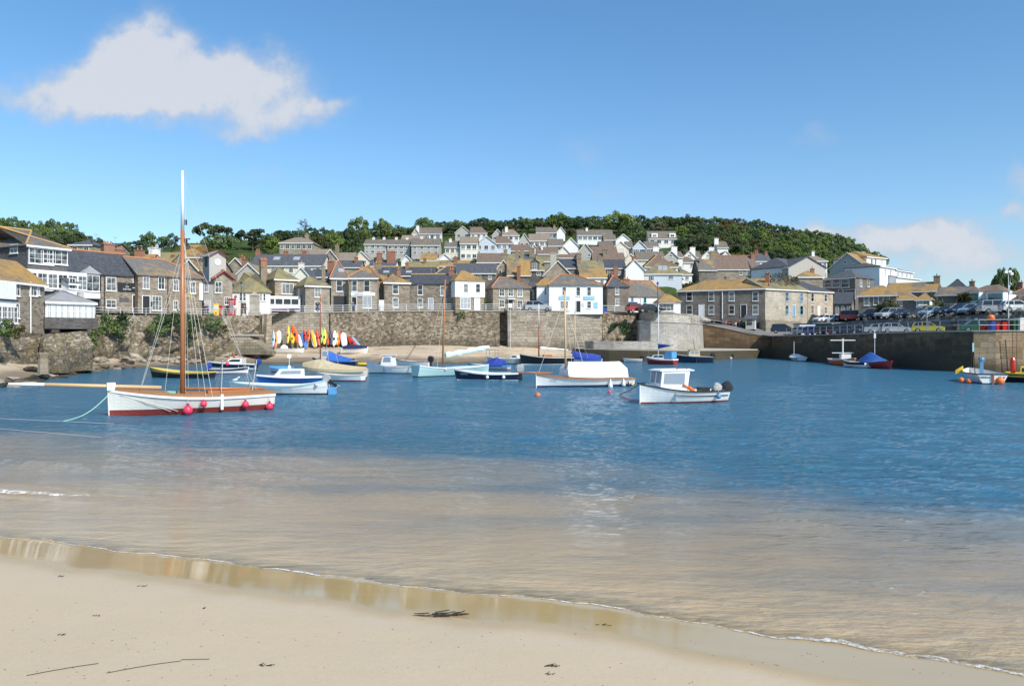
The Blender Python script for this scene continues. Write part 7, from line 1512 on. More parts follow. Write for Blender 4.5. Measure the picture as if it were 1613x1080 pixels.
# 18 black gaff yacht
b19 = hull('long black sailing yacht with a white sail furled on its boom', (821,574), (902,573.5), B=2.7, fb=(.95,1.45,.95), draft=.4, rake=.2, tr=.5, hullm='hull_black', botm='hull_white', stripe=.1, gun='hull_white', gw=.05, deck=(0,1), deckm='deck_wood', name='sailing_yacht', cat='sailing yacht')
mast(b19, .66, 8.4, .10, 'spar_brown', top=.58, topm='spar_white', z0=1.1, stays=((.98,0),(.5,1),(.5,-1)), sm='rope_red', sr=.018); xb = -b19.L/2+.66*b19.L
m = MB(); m.loft([[Vector((xb-.2-i*.5, .16*math.cos(a), 2.3-(.04*i)+(.22-.015*i)*math.sin(a)*(1+.2*math.sin(i*2)))) for a in [k*math.pi/3 for k in range(6)]] for i in range(9)]); m.build('furled_sail', MATS['canvas_white'], b19.root)
m = MB(); m.box(-.6,.5,-.5,.5,1.0,1.35); m.build('coach_roof', MATS['varnish'], b19.root)
b20 = hull('boat with a big royal blue tent canopy behind the white-tented yacht', (902,572), (948,572), B=2.2, fb=(.7,1.0,.7), hullm='hull_white', gun='hull_grey', name='sailing_boat', cat='sailing boat'); tarp(b20, .05, .95, (.45,.75,.75,.95), 'tarp_royal', ridge=.9, drop=.3)
mast(b20, .92, 8.6, .08, 'spar_pine', z0=.8, top=.82, stays=((.5,1),(.5,-1)), sr=.01); outboard(b20, s=1.3)
# 20 white tented yacht
b21 = hull('white gaff yacht under a bright white tent with a wooden rail', (845,610), (994,606.5), B=2.4, fb=(.62,.98,.58), draft=.45, tr=.55, rake=.02, hullm='hull_white', botm='antifoul_blue', stripe=.14, gun='deck_wood', gw=.12, deck=(0,1), deckm='deck_wood', name='sailing_yacht', cat='sailing yacht')
xa, xc = -b21.L/2+.08*b21.L, -b21.L/2+.72*b21.L; m = MB(); rows_ = []
for i in range(9):
    t = i/8; x = lerp(xa, xc, t); zr_ = 1.84-.05*math.sin(t*3.1)+.02*t; wb = b21.beam((x+b21.L/2)/b21.L)*.9; zb_ = b21.sheer((x+b21.L/2)/b21.L)+.05; sk = (-.3 if i == 8 else .42 if i == 0 else 0)
    rows_.append([Vector((x, -wb, zb_)), Vector((x, -wb*.75+.02*math.sin(i*2.1), lerp(zb_, zr_, .55))), Vector((x+sk, -.22, zr_-.05)), Vector((x+sk, 0, zr_)), Vector((x+sk, .22, zr_-.05)), Vector((x, wb*.75, lerp(zb_, zr_, .55))), Vector((x, wb, zb_))])
m.loft(rows_); m.build('tent', MATS['canvas_white'], b21.root); mast(b21, .70, 7.0, .085, 'spar_pine', z0=1.0, stays=((.98,0),(.55,1),(.55,-1)), rake=-.012, sr=.013)
spar(b21, (b21.L/2-1.2, 0, 1.04), (b21.L/2+1.5, 0, 1.12), .055, .045, 'varnish', 'bowsprit'); name_on(b21, 'Grace', .86, .62, .2, 'outboard_grey')
for (px, py, rd, mt, kd, lb) in ((960,604,.19,'hull_white','cone','white cone fender hanging under the white tent'), (981,602,.16,'hull_white','cone','second white cone fender near the stern of the tented yacht'), (989,604,.12,'hull_navy','cone','navy fender near the stern of the tented yacht'), (995,605,.12,'trim_yellow','ball','yellow ball fender at the stern of the tented yacht')): fender(b21, px, py, rd, mt, lb, kd)
# 21 white motor boat in front
b22 = hull('white motor boat with a black-edged gunwale and open-backed cabin', (1008,634.5), (1139,630), B=2.0, fb=(.62,1.08,.62), draft=.32, tr=.68, rake=.0, hullm='hull_white', botm='antifoul_red', stripe=.05, gun='black_paint', gw=.075, deck=(.68,1), deckm='hull_white', inner='interior_pale', name='motor_boat', cat='motor boat')
m = MB(); 
for sgn in (-1, 1):
    us_ = [i/12*.66+.02 for i in range(13)]
    for a, c in zip(us_[:-1], us_[1:]):
        fa = lambda u: .54+.06*(u/.66); m.tube(b22.pt(a, b22.sheer(a)*fa(a), sgn, -.015), b22.pt(c, b22.sheer(c)*fa(c), sgn, -.015), .03, n=6)
m.build('rubbing_strake', MATS['black_paint'], b22.root)
L2 = b22.L; x0_, x1_ = -L2/2+.52*L2, -L2/2+.83*L2
def slab(pts, th, nm, par, mt): q_ = MB(); q_.loft([[Vector(p) for p in pts], [Vector(p)+Vector(th) for p in pts]]); return q_.build(nm, MATS[mt], par)
cb = empty('cabin', (0, 0, 0)); cb.parent = b22.root; zt = 1.74
for sgn in (-1, 1):
    yb = .72*sgn; yt = .60*sgn
    slab([(x0_, yb, .6), (x1_, yb*.82, .75), (x1_-.03, yb*.82, 1.04), (x0_, yb, 1.0)], (0, -.05*sgn, 0), 'cabin_side', cb, 'hull_white')
    slab([(x1_-.22, lerp(yb*.82, yt*.9, .3), 1.02), (x1_-.03, yb*.82, 1.02), (x1_-.15, yt*.9, zt), (x1_-.3, yt*.9, zt)], (0, -.05*sgn, 0), 'cabin_post', cb, 'hull_white')
    slab([(x0_, yb, .99), (x0_+.22, yb*.98, .99), (x0_+.10, yt, zt), (x0_-.2, yt, zt)], (0, -.05*sgn, 0), 'cabin_post', cb, 'hull_white')
    slab([(x0_-.15, yt*1.03, zt-.12), (x1_-.15, yt*.92, zt-.12), (x1_-.15, yt*.9, zt), (x0_-.2, yt, zt)], (0, -.05*sgn, 0), 'cabin_beam', cb, 'hull_white')
    slab([(x0_+.2, yb*.97, 1.01), (x1_-.2, yb*.83, 1.04), (x1_-.28, yt*.93, zt-.12), (x0_+.08, yt*1.03, zt-.12)], (0, -.02*sgn, 0), 'window', cb, 'window_pale')
fr_ = [(x1_, -.59, .72), (x1_, .59, .72), (x1_-.04, .58, 1.08), (x1_-.04, -.58, 1.08)]; slab(fr_, (-.05, 0, 0), 'cabin_front', cb, 'hull_white')
slab([(x1_-.04, -.57, 1.08), (x1_-.04, .57, 1.08), (x1_-.14, .53, zt-.05), (x1_-.14, -.53, zt-.05)], (-.02, 0, 0), 'windscreen', cb, 'window_pale')
for y_ in (-.56, 0, .56): slab([(x1_-.03, y_-.04, 1.07), (x1_-.03, y_+.04, 1.07), (x1_-.13, y_+.04, zt), (x1_-.13, y_-.04, zt)], (-.04, 0, 0), 'windscreen_post', cb, 'hull_white')
m = MB(); m.loft([[Vector((x0_-.45, -.66, zt)), Vector((x1_+.02, -.60, zt)), Vector((x1_+.02, .60, zt)), Vector((x0_-.45, .66, zt))], [Vector((x0_-.47, -.67, zt+.05)), Vector((x1_+.04, -.61, zt+.05)), Vector((x1_+.04, .61, zt+.05)), Vector((x0_-.47, .67, zt+.05))], [Vector((x0_-.2, -.45, zt+.13)), Vector((x1_-.25, -.42, zt+.12)), Vector((x1_-.25, .42, zt+.12)), Vector((x0_-.2, .45, zt+.13))]]); m.build('cabin_roof', MATS['hull_white'], cb)
for y_ in (-.5, .5): m = MB(); m.path([(x0_-.1,y_,zt+.08),(x0_+.0,y_,zt+.17),(x0_+.55,y_,zt+.17),(x0_+.65,y_,zt+.08)], .022); m.build('grab_rail', MATS['outboard'], cb)
m = MB(); m.box(-L2/2+.25, -L2/2+1.6, -.35, .35, .3, .5); m.build('engine_box', MATS['interior_pale'], b22.root); m = MB(); m.box(-L2/2+1.1, -L2/2+1.6, -.3, .3, .5, .78); m.build('battery_box', MATS['outboard'], b22.root)
outboard(b22, s=1.25, tilt=-.95, y=-.2); e2 = outboard(b22, 'outboard_grey', x=-L2/2+.75, y=.2, s=1.0, tilt=-.6)
m = MB(); m.box(L2/2-.35, L2/2+.12, -.09, .09, 1.04, 1.12); m.build('bow_roller', MATS['outboard'], b22.root)
fender(b22, 1129.5, 624, .15, 'trim_blue', 'blue fender near the stern of the white motor boat'); 
o = MB(); o.tube((0,0,0), (.75,.1,-.35), .05, .05, 8); o.tube((.35,.05,-.15), (.8,.15,-.4), .12, .10, 8); q_ = o.build('life_vest', MATS['orange']); u_, sg, wv_, M_ = near_side(b22, 1060); q_.location = b22.mid+M_ @ Vector((x0_+.35, sg*.78, 1.0)); q_.rotation_euler = (0, 0, b22.yaw+math.pi); tag(q_, 'orange life vest hanging at the cabin side of the white motor boat', 'life vest')
Mb = Matrix.Rotation(b22.yaw, 3, 'Z'); rope_px([b22.mid+Mb @ Vector((L2/2, 0, 1.05)), WL(976,622.5)+Vector((0,0,.05)), WL(1000,630)], 'orange-red bow rope of the white motor boat', 'rope_red', .03, .06)
# 22-25
b23 = hull('small white inflatable with an engine left of the red yacht', (984,569.5), (1011,569.5), B=1.5, fb=(.45,.6,.45), hullm='hull_white', gun='hull_grey', gw=.15, name='inflatable_boat'); outboard(b23, s=1.1)
b24 = hull('red and white yacht with a blue spray hood and blue sail cover', (1021,573), (1064,574), B=2.2, fb=(.75,1.0,.75), hullm='hull_red', botm='antifoul_red', gun='hull_white', gw=.16, deck=(.0,1), deckm='hull_white', name='sailing_yacht', cat='sailing yacht'); cabin(b24, .32, .85, 1.4, .55, fr=.5, panes=2); mast(b24, .62, 8.3, .06, 'spar_white', z0=1.2, stays=((.97,0),(.5,1),(.1,0)), sm='trim_blue', sr=.015)
m = MB(); xb = -b24.L/2+.62*b24.L; m.loft([[Vector((xb-i*.32, .12*math.cos(a), 2.5+(.35 if i == 0 else 0)*0+(.40-.055*i if i < 6 else .06)*math.sin(a)+.02*i)) for a in [k*math.pi/3 for k in range(6)]] for i in range(8)]); m.build('sail_cover', MATS['tarp_royal'], b24.root)
m = MB(); m.box(-b24.L/2+.2, -b24.L/2+1.25, -.7, .7, .9, 1.75); m.build('spray_hood', MATS['tarp_sky'], b24.root)
b25 = hull('dark blue cabin boat with a cream canvas shelter', (1068,571), (1121,571), B=2.4, fb=(.95,1.2,.85), hullm='hull_navy', botm='antifoul_dark', gun='hull_grey', deck=(.5,1), deckm='hull_grey', name='cabin_boat', cat='motor boat', band=(.0,.0,'hull_blue')); cabin(b25, .38, .72, 1.7, .95, 'canvas_sand', 'window_pale', fr=.25, panes=2, roof=.1); outboard(b25, s=1.4)
m = MB(); m.tube((0,0,1.8),(.25,0,3.4),.03); m.build('aerial', MATS['black_paint'], b25.root)
b26 = hull('small white covered dinghy by the slipway', (1134,566), (1152,566), B=1.6, fb=(.4,.5,.4), hullm='hull_white', gun='hull_white', name='dinghy', thwarts=0); tarp(b26, .3, .98, (.3,.5,.2), 'canvas_white'); outboard(b26, s=1.3)
# pier side
b27 = hull('small white motorboat with a dark stripe and cover beside the dark quay wall', (1256,568), None, L=5.2, yaw=1.5, B=2.2, fb=(.6,.9,.6), hullm='hull_white', botm='antifoul_dark', band=(.5,.8,'hull_navy'), gun='hull_white', name='motor_boat', cat='motor boat', thwarts=0); tarp(b27, .05, .95, (.2,.5,.2), 'canvas_white'); m = MB(); m.tube((-.6,.7,.6),(-.6,.7,3.1),.04); m.build('pole', MATS['spar_white'], b27.root)
b28 = hull('orange and white fishing boat with a tall white mast frame', (1345,577), (1313,573), B=2.4, fb=(.7,1.1,.8), hullm='orange', botm='antifoul_dark', gun='hull_white', name='fishing_boat', cat='fishing boat'); m = MB(); m.tube((-.2,0,.6),(-.2,0,3.6),.1); m.box(-.25,-.15,-1.6,1.6,3.3,3.42); m.box(-.25,-.15,-1.4,1.4,1.6,1.7); m.build('mast_frame', MATS['spar_white'], b28.root)
m = MB(); m.box(.4,1.6,-.6,.6,.4,1.5); m.build('wheelhouse', MATS['hull_white'], b28.root)
b29 = hull('dark grey and white open boat moored in front of the orange boat', (1330,577.5), (1369,579.5), B=2.0, fb=(.65,.95,.7), hullm='hull_white', botm='antifoul_dark', band=(.5,1.0,'hull_black'), gun='hull_black', name='open_boat')
b30 = hull('red boat with a blue tarpaulin tent beside the quay wall', (1403,581.5), (1362,577.5), B=2.4, fb=(.7,1.0,.8), hullm='hull_red', botm='antifoul_red', gun='trim_red', name='fishing_boat', cat='fishing boat'); tarp(b30, .05, .62, (.7,1.2,.9,.5), 'tarp_blue', drop=.1, name='tarpaulin'); m = MB(); m.tube((-1.6,.3,.7),(-1.6,.3,4.6),.035); m.box(-1.72,-1.5,.2,.4,3.6,4.2); m.build('pole', MATS['spar_white'], b30.root)
fender(b30, 1368, 575, .22, 'orange', 'orange fender between the red boat and the grey open boat')
# transom-on fishing boat at the pier head
b31 = hull('white fishing boat seen from astern with lettering on its flat transom', (1545,601), None, L=6.5, yaw=1.28, B=2.5, fb=(.78,1.1,.78), draft=.4, tr=.86, rake=.1, hullm='hull_white', botm='antifoul_dark', stripe=.06, gun='outboard', gw=.08, inner='interior_pale', name='fishing_boat', cat='fishing boat', thwarts=1)
for (t_, yy) in (('THERESA', .62), ('PZ 41', -.62)):
    o = lettering(b31.root, t_, -b31.L/2-.02, yy, .5, .21, 'outboard'); o.rotation_euler = (math.radians(90), 0, -math.pi/2)
m = MB(); m.box(-b31.L/2-.1, -b31.L/2-.005, -.07, .07, -.1, .72); m.build('rudder', MATS['spar_brown'], b31.root)
m = MB(); m.box(-.3,.0,-.12,.12,.2,1.75); m.lathe([(.2,0),(.25,.15),(.2,.3)],10,(-.15,0,1.7)); m.build('capstan_post', MATS['trim_blue'], b31.root)
m = MB(); m.tube((-b31.L/2+.9,1.0,.6),(-b31.L/2+.9,1.15,3.4),.03); m.build('flag_pole', MATS['outboard'], b31.root); m = MB(); m.box(-b31.L/2+.86,-b31.L/2+.94,1.08,1.2,2.5,3.2); m.build('furled_flag', MATS['hull_turq'], b31.root)
for (px, py, rd, mt, lb) in ((1514,598,.2,'orange','left orange ball fender on the transom-on fishing boat'), (1526,600,.2,'orange','second orange ball fender left of the painted transom'), (1575,600,.32,'orange','big orange ball fender between the two boats at the pier head')):
    m = MB(); m.ball((0,0,0), rd, 14); o = m.build('fender', MATS[mt], smooth=True); o.location = P(px, py, 62 if px < 1540 else 61); tag(o, lb, 'fender')
m = MB(); m.add([(0,0,0),(.3,.1,-.15),(.5,.1,.55),(.1,0,.75)]+[(0,.03,0),(.3,.13,-.15),(.5,.13,.55),(.1,.03,.75)], [(0,1,2,3),(7,6,5,4),(0,4,5,1),(1,5,6,2),(2,6,7,3),(3,7,4,0)]); o = m.build('flag', MATS['yellow_paint']); o.location = P(1505, 583, 66); o.rotation_euler = (0, .9, 0); tag(o, 'yellow flag hanging over the left side of the transom-on fishing boat', 'flag')
b32 = hull('yellow and black workboat cut by the right edge of the picture', (1660,603), (1584,601), B=2.6, fb=(.75,1.0,.8), hullm='hull_black', botm='antifoul_dark', gun='yellow_gel', gw=.1, band=(.55,.68,'trim_yellow'), inner='yellow_gel', name='work_boat', cat='boat'); cabin(b32, .3, .6, 1.4, .7, 'yellow_gel', 'window_dark', panes=2, fr=.3, z=.6)
m = MB(); m.lathe([(.15,0),(.2,.3),(.2,1.1),(.1,1.3)], 10); o = m.build('canister', MATS['trim_red']); o.location = b32.mid+Matrix.Rotation(b32.yaw, 3, 'Z') @ Vector((-b32.L/2+.5, 0, .7)); tag(o, 'upright red canister on the stern of the yellow workboat', 'canister')
# buoys
for (px, py, rd, mt, lb) in ((847,623,.17,'orange','orange mooring buoy below the bow of the white-tented yacht'), (960,618.5,.12,'pink','small pink mooring buoy right of the orange buoy'), (952,567,.3,'pink','pink mooring buoy behind the white tent')):
    m = MB(); m.ball((0,0,.04), rd, 16); o = m.build('mooring_buoy', MATS[mt], smooth=True); o.location = WL(px, py); tag(o, lb, 'buoy')
# gull perched on the clinker boat
g_ = MB(); g_.loft([[Vector((x, r_*math.cos(a), z+r_*math.sin(a))) for a in [k*math.pi/4 for k in range(8)]] for (x, z, r_) in ((-.24,.06,.01),(-.14,.06,.06),(0,.08,.09),(.11,.13,.07),(.16,.22,.045),(.2,.25,.05),(.25,.25,.03),(.30,.24,.008))]); o = g_.build('seagull', MATS['hull_white'], smooth=True); pp = b5.pt(.93, b5.sheer(.93), 1); o.location = b5.mid+Matrix.Rotation(b5.yaw, 3, 'Z') @ pp+Vector((0,0,.1)); tag(o, 'white seagull perched on the bow of the long clinker boat', 'seagull')
# ---------------------------------------------------------------- kayaks and boards along the wall
def kayak(pt, pb, mat, wd_, label, kind='kayak', spot=None):
    """pt / pb: picture points of the upper and the lower end; leans on the sea wall"""
    dw = wd((pt[0]+pb[0])/2); A = P(pb[0], pb[1], dw-1.9); B = P(pt[0], pt[1], dw-.75); v = B-A; Ln = v.length; q = v.to_track_quat('Z', 'Y')
    root = empty(kind, A, 0, label, kind, 'kayaks and boards leaning on the sea wall'); root.rotation_mode = 'QUATERNION'
    ax = v.normalized(); nrm = Vector((0, -1, 0)); nrm = (nrm-ax*nrm.dot(ax)).normalized(); sx = nrm.cross(ax); R = Matrix((sx, nrm, ax)).transposed(); root.rotation_quaternion = R.to_quaternion()
    m = MB(); th = .16 if kind == 'kayak' else .05; rows = []
    for i in range(15):
        t = i/14; w_ = wd_/2*(max(0, math.sin(math.pi*min(1, max(0, t*.96+.02))))**.55 if kind == 'kayak' else (min(1, (1-t)/.22)**.5 if t > .78 else min(1, .55+t*2))); w_ = max(w_, .012); k = th*(.35+.65*math.sin(math.pi*t)**.5 if 0 < t < 1 else .3); rk = .16*(2*t-1)**4 if kind == 'kayak' else 0
        rows.append([Vector((w_*math.cos(a), k*math.sin(a)*(1 if math.sin(a) < 0 else .6)+rk, t*Ln)) for a in [j*math.pi/5 for j in range(10)]])
    m.loft(rows); m.build('hull', MATS[mat], root, smooth=True)
    if kind == 'kayak':
        c = MB(); rr_ = []
        for i in range(9):
            a = i*2*math.pi/8; rr_.append(Vector((wd_*.19*math.cos(a), th*.64, Ln*.47+Ln*.08*math.sin(a))))
        for i in range(8): c.tube(rr_[i], rr_[i+1], .025, n=5)
        c.face([p-Vector((0, .0, 0)) for p in rr_[:8]]); c.build('cockpit', MATS[spot or 'outboard'], root)
    return root
for n_, c in (('k_orange', (.80,.22,.03)), ('k_yellow', (.80,.55,.04)), ('k_red', (.58,.05,.03)), ('k_blue', (.12,.25,.62)), ('k_dark', (.05,.05,.08)), ('k_pale', (.35,.50,.65)), ('k_green', (.25,.55,.10)), ('k_orangered', (.75,.12,.03))): BP(n_, c, rough=.4)
KY = [((424,528),(428,549.5),'k_blue',.5,'narrow blue and white board at the far left of the kayak row','surfboard'),((431,521),(430,547),'k_pale',.5,'grey-blue kayak second from the left of the row','kayak'),((434.5,522),(434,549),'k_orange',.62,'orange kayak near the left end of the row','kayak'),
 ((439,520),(439,541),'hull_white',.8,'broad white board right of the first orange kayak','surfboard'),((454.5,513),(453.5,541.5),'k_yellow',.45,'tall slim yellow kayak in the left group','kayak'),((459,525),(462,541.5),'k_yellow',.7,'short yellow kayak right of the tall slim yellow one','kayak'),
 ((460,512),(469.5,540.5),'k_orangered',.85,'big orange-red kayak leaning to the left','kayak'),((469,526),(475,546),'hull_white',.6,'white board behind the blue board','surfboard'),((475,523),(483,548.5),'k_blue',.75,'light blue board in the middle of the row','surfboard'),((478.5,520),(482,536),'k_red',.5,'dark red kayak behind the light blue board','kayak'),
 ((486,518),(485.5,539),'k_orangered',.55,'orange-red kayak right of the light blue board','kayak'),((491,520),(497,546),'k_yellow',.5,'yellow board peeping out behind the big white board','surfboard'),((492,525),(497,546.5),'hull_white',.85,'big white board left of the reddish mast','surfboard'),((498.5,520),(501,544),'k_red',.5,'red kayak just behind the reddish mast','kayak'),
 ((504,517),(503,545),'k_orange',.4,'orange kayak just right of the reddish mast','kayak'),((507,516.5),(506.5,541),'k_green',.42,'yellow-green kayak right of the reddish mast','kayak'),((511,518),(511,543),'k_yellow',.7,'broad yellow kayak right of the yellow-green one','kayak'),((514,524),(517,544),'k_orangered',.4,'thin orange-red kayak right of the broad yellow one','kayak'),
 ((521,522.5),(521,544),'k_dark',.85,'dark navy kayak in the right group','kayak'),((527.5,521),(526,545.5),'hull_white',.8,'white kayak right of the dark navy one','kayak'),((532,523),(531,544),'k_yellow',.4,'slim yellowish kayak between the two white ones','kayak'),((535,522),(533.5,544.5),'k_red',.45,'red kayak edge left of the wide white board','kayak'),
 ((540,523),(543,546),'hull_white',1.0,'wide white board at the right of the row','surfboard'),((548,531),(561.5,548),'k_red',.9,'red kayak fallen far over to the left','kayak'),((554,530),(568,547.5),'k_pale',.5,'pale blue and white board leaning by the fallen red kayak','surfboard')]
for a in KY: kayak(a[0], a[1], a[2], a[3], a[4], a[5])
def kd(px, f=-4.5): w_ = wd(px)+f; t = (w_-(table(WATERL)(px)-9))/((wd(px)+.8)-(table(WATERL)(px)-9)); return far_sand(px, t)
bk_ = hull('white dinghy lying on the sand in front of the left kayaks', (455,563), None, L=4.2, yaw=.1, B=1.4, fb=(.45,.6,.5), hullm='hull_white', botm='hull_white', gun='hull_grey', name='dinghy'); bk_.root.location = kd(455)+Vector((0,0,.3))
m = MB(); m.lathe([(.75,0),(.7,.5),(.5,.95),(.15,1.15)], 10); o = m.build('boat_cover', MATS['canvas_white']); o.location = kd(447.5, -2.4); tag(o, 'rounded white cover standing behind the dinghy on the sand', 'cover')
kayak((566,547.5),(580,549),'k_green',.6,'flat green kayak lying at the right end of the row','kayak')

# ---------------------------------------------------------------- vehicles
for n_, c in (('car_navy', (.012,.02,.05)), ('car_silver', (.38,.40,.42)), ('car_blue', (.02,.06,.30)), ('car_red', (.40,.02,.015)), ('car_black', (.012,.012,.014)), ('car_yellow', (.48,.42,.04)), ('car_turq', (.18,.48,.46)), ('car_white', (.72,.72,.72)), ('car_green', (.03,.12,.07)), ('car_paleblue', (.25,.35,.45))): BP(n_, c, rough=.22, var=.03, spec=.6)
BP('tyre', (.02,.02,.02), rough=.9); BP('rim', (.35,.35,.36), rough=.35, metal=.6); BP('lamp_glass', (.75,.75,.72), rough=.1); BP('tail_glass', (.45,.01,.01), rough=.15)
CARS = {}
def car_proto(kind, mat):
    key = (kind, mat)
    if key in CARS: return CARS[key]
    S = {'hatch': (3.9, 1.66, [(-1.95,.3),(-1.93,.75),(-1.85,.95),(.75,.98),(1.55,.86),(1.9,.7),(1.95,.3)], [(-1.82,.95),(-1.45,1.42),(.05,1.45),(.85,.98)]),
         'saloon': (4.5, 1.72, [(-2.25,.3),(-2.23,.85),(-2.1,.95),(-1.4,.97),(.85,.95),(1.9,.82),(2.2,.66),(2.25,.3)], [(-1.55,.96),(-.95,1.38),(.25,1.42),(.98,.95)]),
         'mpv': (4.6, 1.8, [(-2.3,.3),(-2.28,.9),(-2.2,1.05),(.95,1.08),(1.75,.92),(2.2,.74),(2.3,.3)], [(-2.18,1.05),(-1.95,1.66),(.1,1.70),(1.2,1.05)]),
         'suv': (4.5, 1.85, [(-2.25,.42),(-2.25,1.1),(.9,1.12),(1.95,1.02),(2.22,.85),(2.25,.42)], [(-2.2,1.1),(-2.1,1.80),(.2,1.82),(.95,1.1)]),
         'van': (4.7, 1.9, [(-2.35,.35),(-2.35,1.1),(1.3,1.12),(2.1,.95),(2.33,.75),(2.35,.35)], [(-2.33,1.1),(-2.25,1.92),(.9,1.95),(1.6,1.1)])}[kind]
    Ln, Wd, low, top = S; root = empty('car', (0,0,0)); h = Wd/2
    m = MB(); n = len(low); m.loft([[Vector((x, y, z)) for x, z in [(a*k, b if b > .5 else b) for a, b in low]] for y, k in ((-h, .97), (-h*.93, 1.0), (h*.93, 1.0), (h, .97))]); m.build('body', MATS[mat], root)
    g_ = MB(); t = top; hb, ht = h*.93, h*.74
    g_.loft([[Vector((t[0][0], s*hb, t[0][1]+.003)), Vector((t[1][0], s*ht, t[1][1])), Vector((t[2][0], s*ht, t[2][1])), Vector((t[3][0], s*hb, t[3][1]+.003))] for s in (-1, 1)]); g_.build('windows', MATS['window_dark'], root)
    rf = MB(); rf.loft([[Vector((t[1][0]-.05, s*ht*1.02, t[1][1]-.03)), Vector((t[1][0]+.1, s*ht*.9, t[1][1]+.05)), Vector((t[2][0]-.1, s*ht*.9, t[2][1]+.05)), Vector((t[2][0]+.05, s*ht*1.02, t[2][1]-.03))] for s in (-1, 1)]); rf.build('roof', MATS['car_white' if mat == 'van_red' else mat], root)
    pl = MB()
    for s in (-1, 1):
        pl.tube((t[0][0], s*hb, t[0][1]), (t[1][0], s*ht*1.01, t[1][1]), .05, n=5); pl.tube((t[3][0], s*hb, t[3][1]), (t[2][0], s*ht*1.01, t[2][1]), .04, n=5); mx = (t[1][0]+t[2][0])/2; pl.tube((mx, s*hb*1.01, t[0][1]), (mx, s*ht*1.03, t[2][1]), .05, n=5)
    pl.build('pillars', MATS[mat], root)
    for x in (-Ln*.31, Ln*.31):
        for s in (-1, 1):
            w = MB(); w.lathe([(.18,-.1),(.31,-.1),(.33,-.05),(.33,.05),(.31,.1),(.18,.1)], 16, (x, s*(h-.09), .33), (0, s, 0)); wo = w.build('tyre', MATS['tyre'], root); r_ = MB(); r_.lathe([(.2,.0),(.19,.105),(.06,.112)], 12, (x, s*(h-.09), .33), (0, s, 0)); r_.build('rim', MATS['rim'], wo)
    for s in (-1, 1):
        l = MB(); x = low[-2][0]; l.box(x-.16, x+.03, s*h*.72-.17, s*h*.72+.17, low[-2][1]-.12, low[-2][1]+.03); l.build('headlight', MATS['lamp_glass'], root)
        l = MB(); l.box(-Ln/2-.02, -Ln/2+.06, s*h*.8-.1, s*h*.8+.1, .65, .92); l.build('tail_light', MATS['tail_glass'], root)
    l = MB(); l.box(Ln/2-.03, Ln/2+.03, -.5, .5, .38, .5); l.build('grille', MATS['tyre'], root)
    CARS[key] = root; root['used'] = 0; return root
def car(kind, mat, x, y, z, yaw, label, name='car', cat='car', group='parked cars'):
    p_ = car_proto(kind, mat)
    if not p_['used']: c = p_; p_['used'] = 1; c.location = (x, y, z); c.rotation_euler = (0, 0, yaw)
    else: c = copy_tree(p_, (x, y, z), yaw)
    c.name = name; tag(c, label, cat, group); return c
def car_px(kind, mat, px, d, z, yaw, label, **k): v = PZ(px, d, z); return car(kind, mat, v.x, v.y, v.z, yaw, label, **k)
Q = 'cars parked on the quay'; U = 'cars in the upper car park'; S_ = 'cars parked on the harbour street'
car_px('mpv', 'car_navy', 1235, 142.5, 4.55, -.35, 'dark navy people carrier nearest the ramp on the quay', group=Q)
car_px('hatch', 'car_silver', 1266, 137.5, 4.24, -.9, 'small silver hatchback in front of the white hut', group=Q)
car_px('hatch', 'car_blue', 1283, 134, 4.25, -1.1, 'bright blue hatchback right of the small silver one', group=Q)
car_px('hatch', 'car_red', 1294, 136, 4.25, -1.0, 'red car squeezed between the blue and the black car', group=Q)
car_px('suv', 'car_black', 1308, 128, 4.22, -.6, 'black off-road car in the middle of the quay', group=Q)
car_px('mpv', 'car_navy', 1331, 125, 4.25, -.5, 'dark car right of the black off-road car on the quay', group=Q)
car_px('saloon', 'car_silver', 1388, 110.5, 4.26, -.42, 'silver saloon parked side-on behind the quay railing', group=Q)
car_px('hatch', 'car_silver', 1411, 109.5, 4.3, -.3, 'pale hatchback nose showing right of the silver saloon', group=Q)
car_px('hatch', 'car_yellow', 1462, 103, 4.32, -.5, 'yellow-green hatchback parked side-on behind the quay railing', group=Q)
car_px('saloon', 'car_green', 1543, 93.5, 4.32, -.3, 'dark green car half hidden by the pier railing', group=Q)
bd_ = table([(a, b) for a, b in bank])
for (px, kd_, mt, lb) in ((1297,'hatch','car_white','white hatchback at the left end of the upper car park'),(1313,'saloon','car_paleblue','pale blue car right of the white hatchback'),(1329,'saloon','car_navy','navy saloon in front of the red van'),(1372,'suv','car_navy','dark off-road car with a raised roof right of the red van'),
    (1399,'suv','car_silver','silver off-road car in front of the golden shrub'),(1421,'hatch','car_navy','dark blue hatchback right of the silver off-road car'),(1440,'hatch','car_black','black hatchback below the glazed bay cottage'),(1467,'hatch','car_paleblue','pale blue hatchback below the bright green shrub'),
    (1492,'saloon','car_black','black saloon left of the cabbage palm'),(1514,'mpv','car_navy','dark people carrier under the cabbage palm'),(1531,'hatch','car_paleblue','pale blue-grey car below the left bay window'),(1547,'hatch','car_black','black hatchback below the gabled porch'),(1572,'mpv','car_silver','long silver people carrier below the right bay window'),(1603,'hatch','car_white','white car at the right edge of the upper car park')):
    d_ = bd_(max(px, 1331))+4.5 if px > 1331 else 146.5; z_ = 6.82 if px > 1331 else 6.6
    car_px(kd_, mt, px, d_, z_, -2.75 if px < 1560 else -.2, lb, group=U)
v_ = car_px('van', 'car_red', 1345, 143.5, 6.85, -.35, 'red camper van with a white roof in front of the slate shed', name='camper_van', cat='van', group=None)
for ch in v_.children:
    if ch.name.startswith('roof'): ch.data = ch.data.copy(); ch.data.materials[0] = MATS['car_white']
car_px('mpv', 'car_silver', 848, 131.2, 8.17, .0, 'silver people carrier parked left of the big white shop', group=S_)
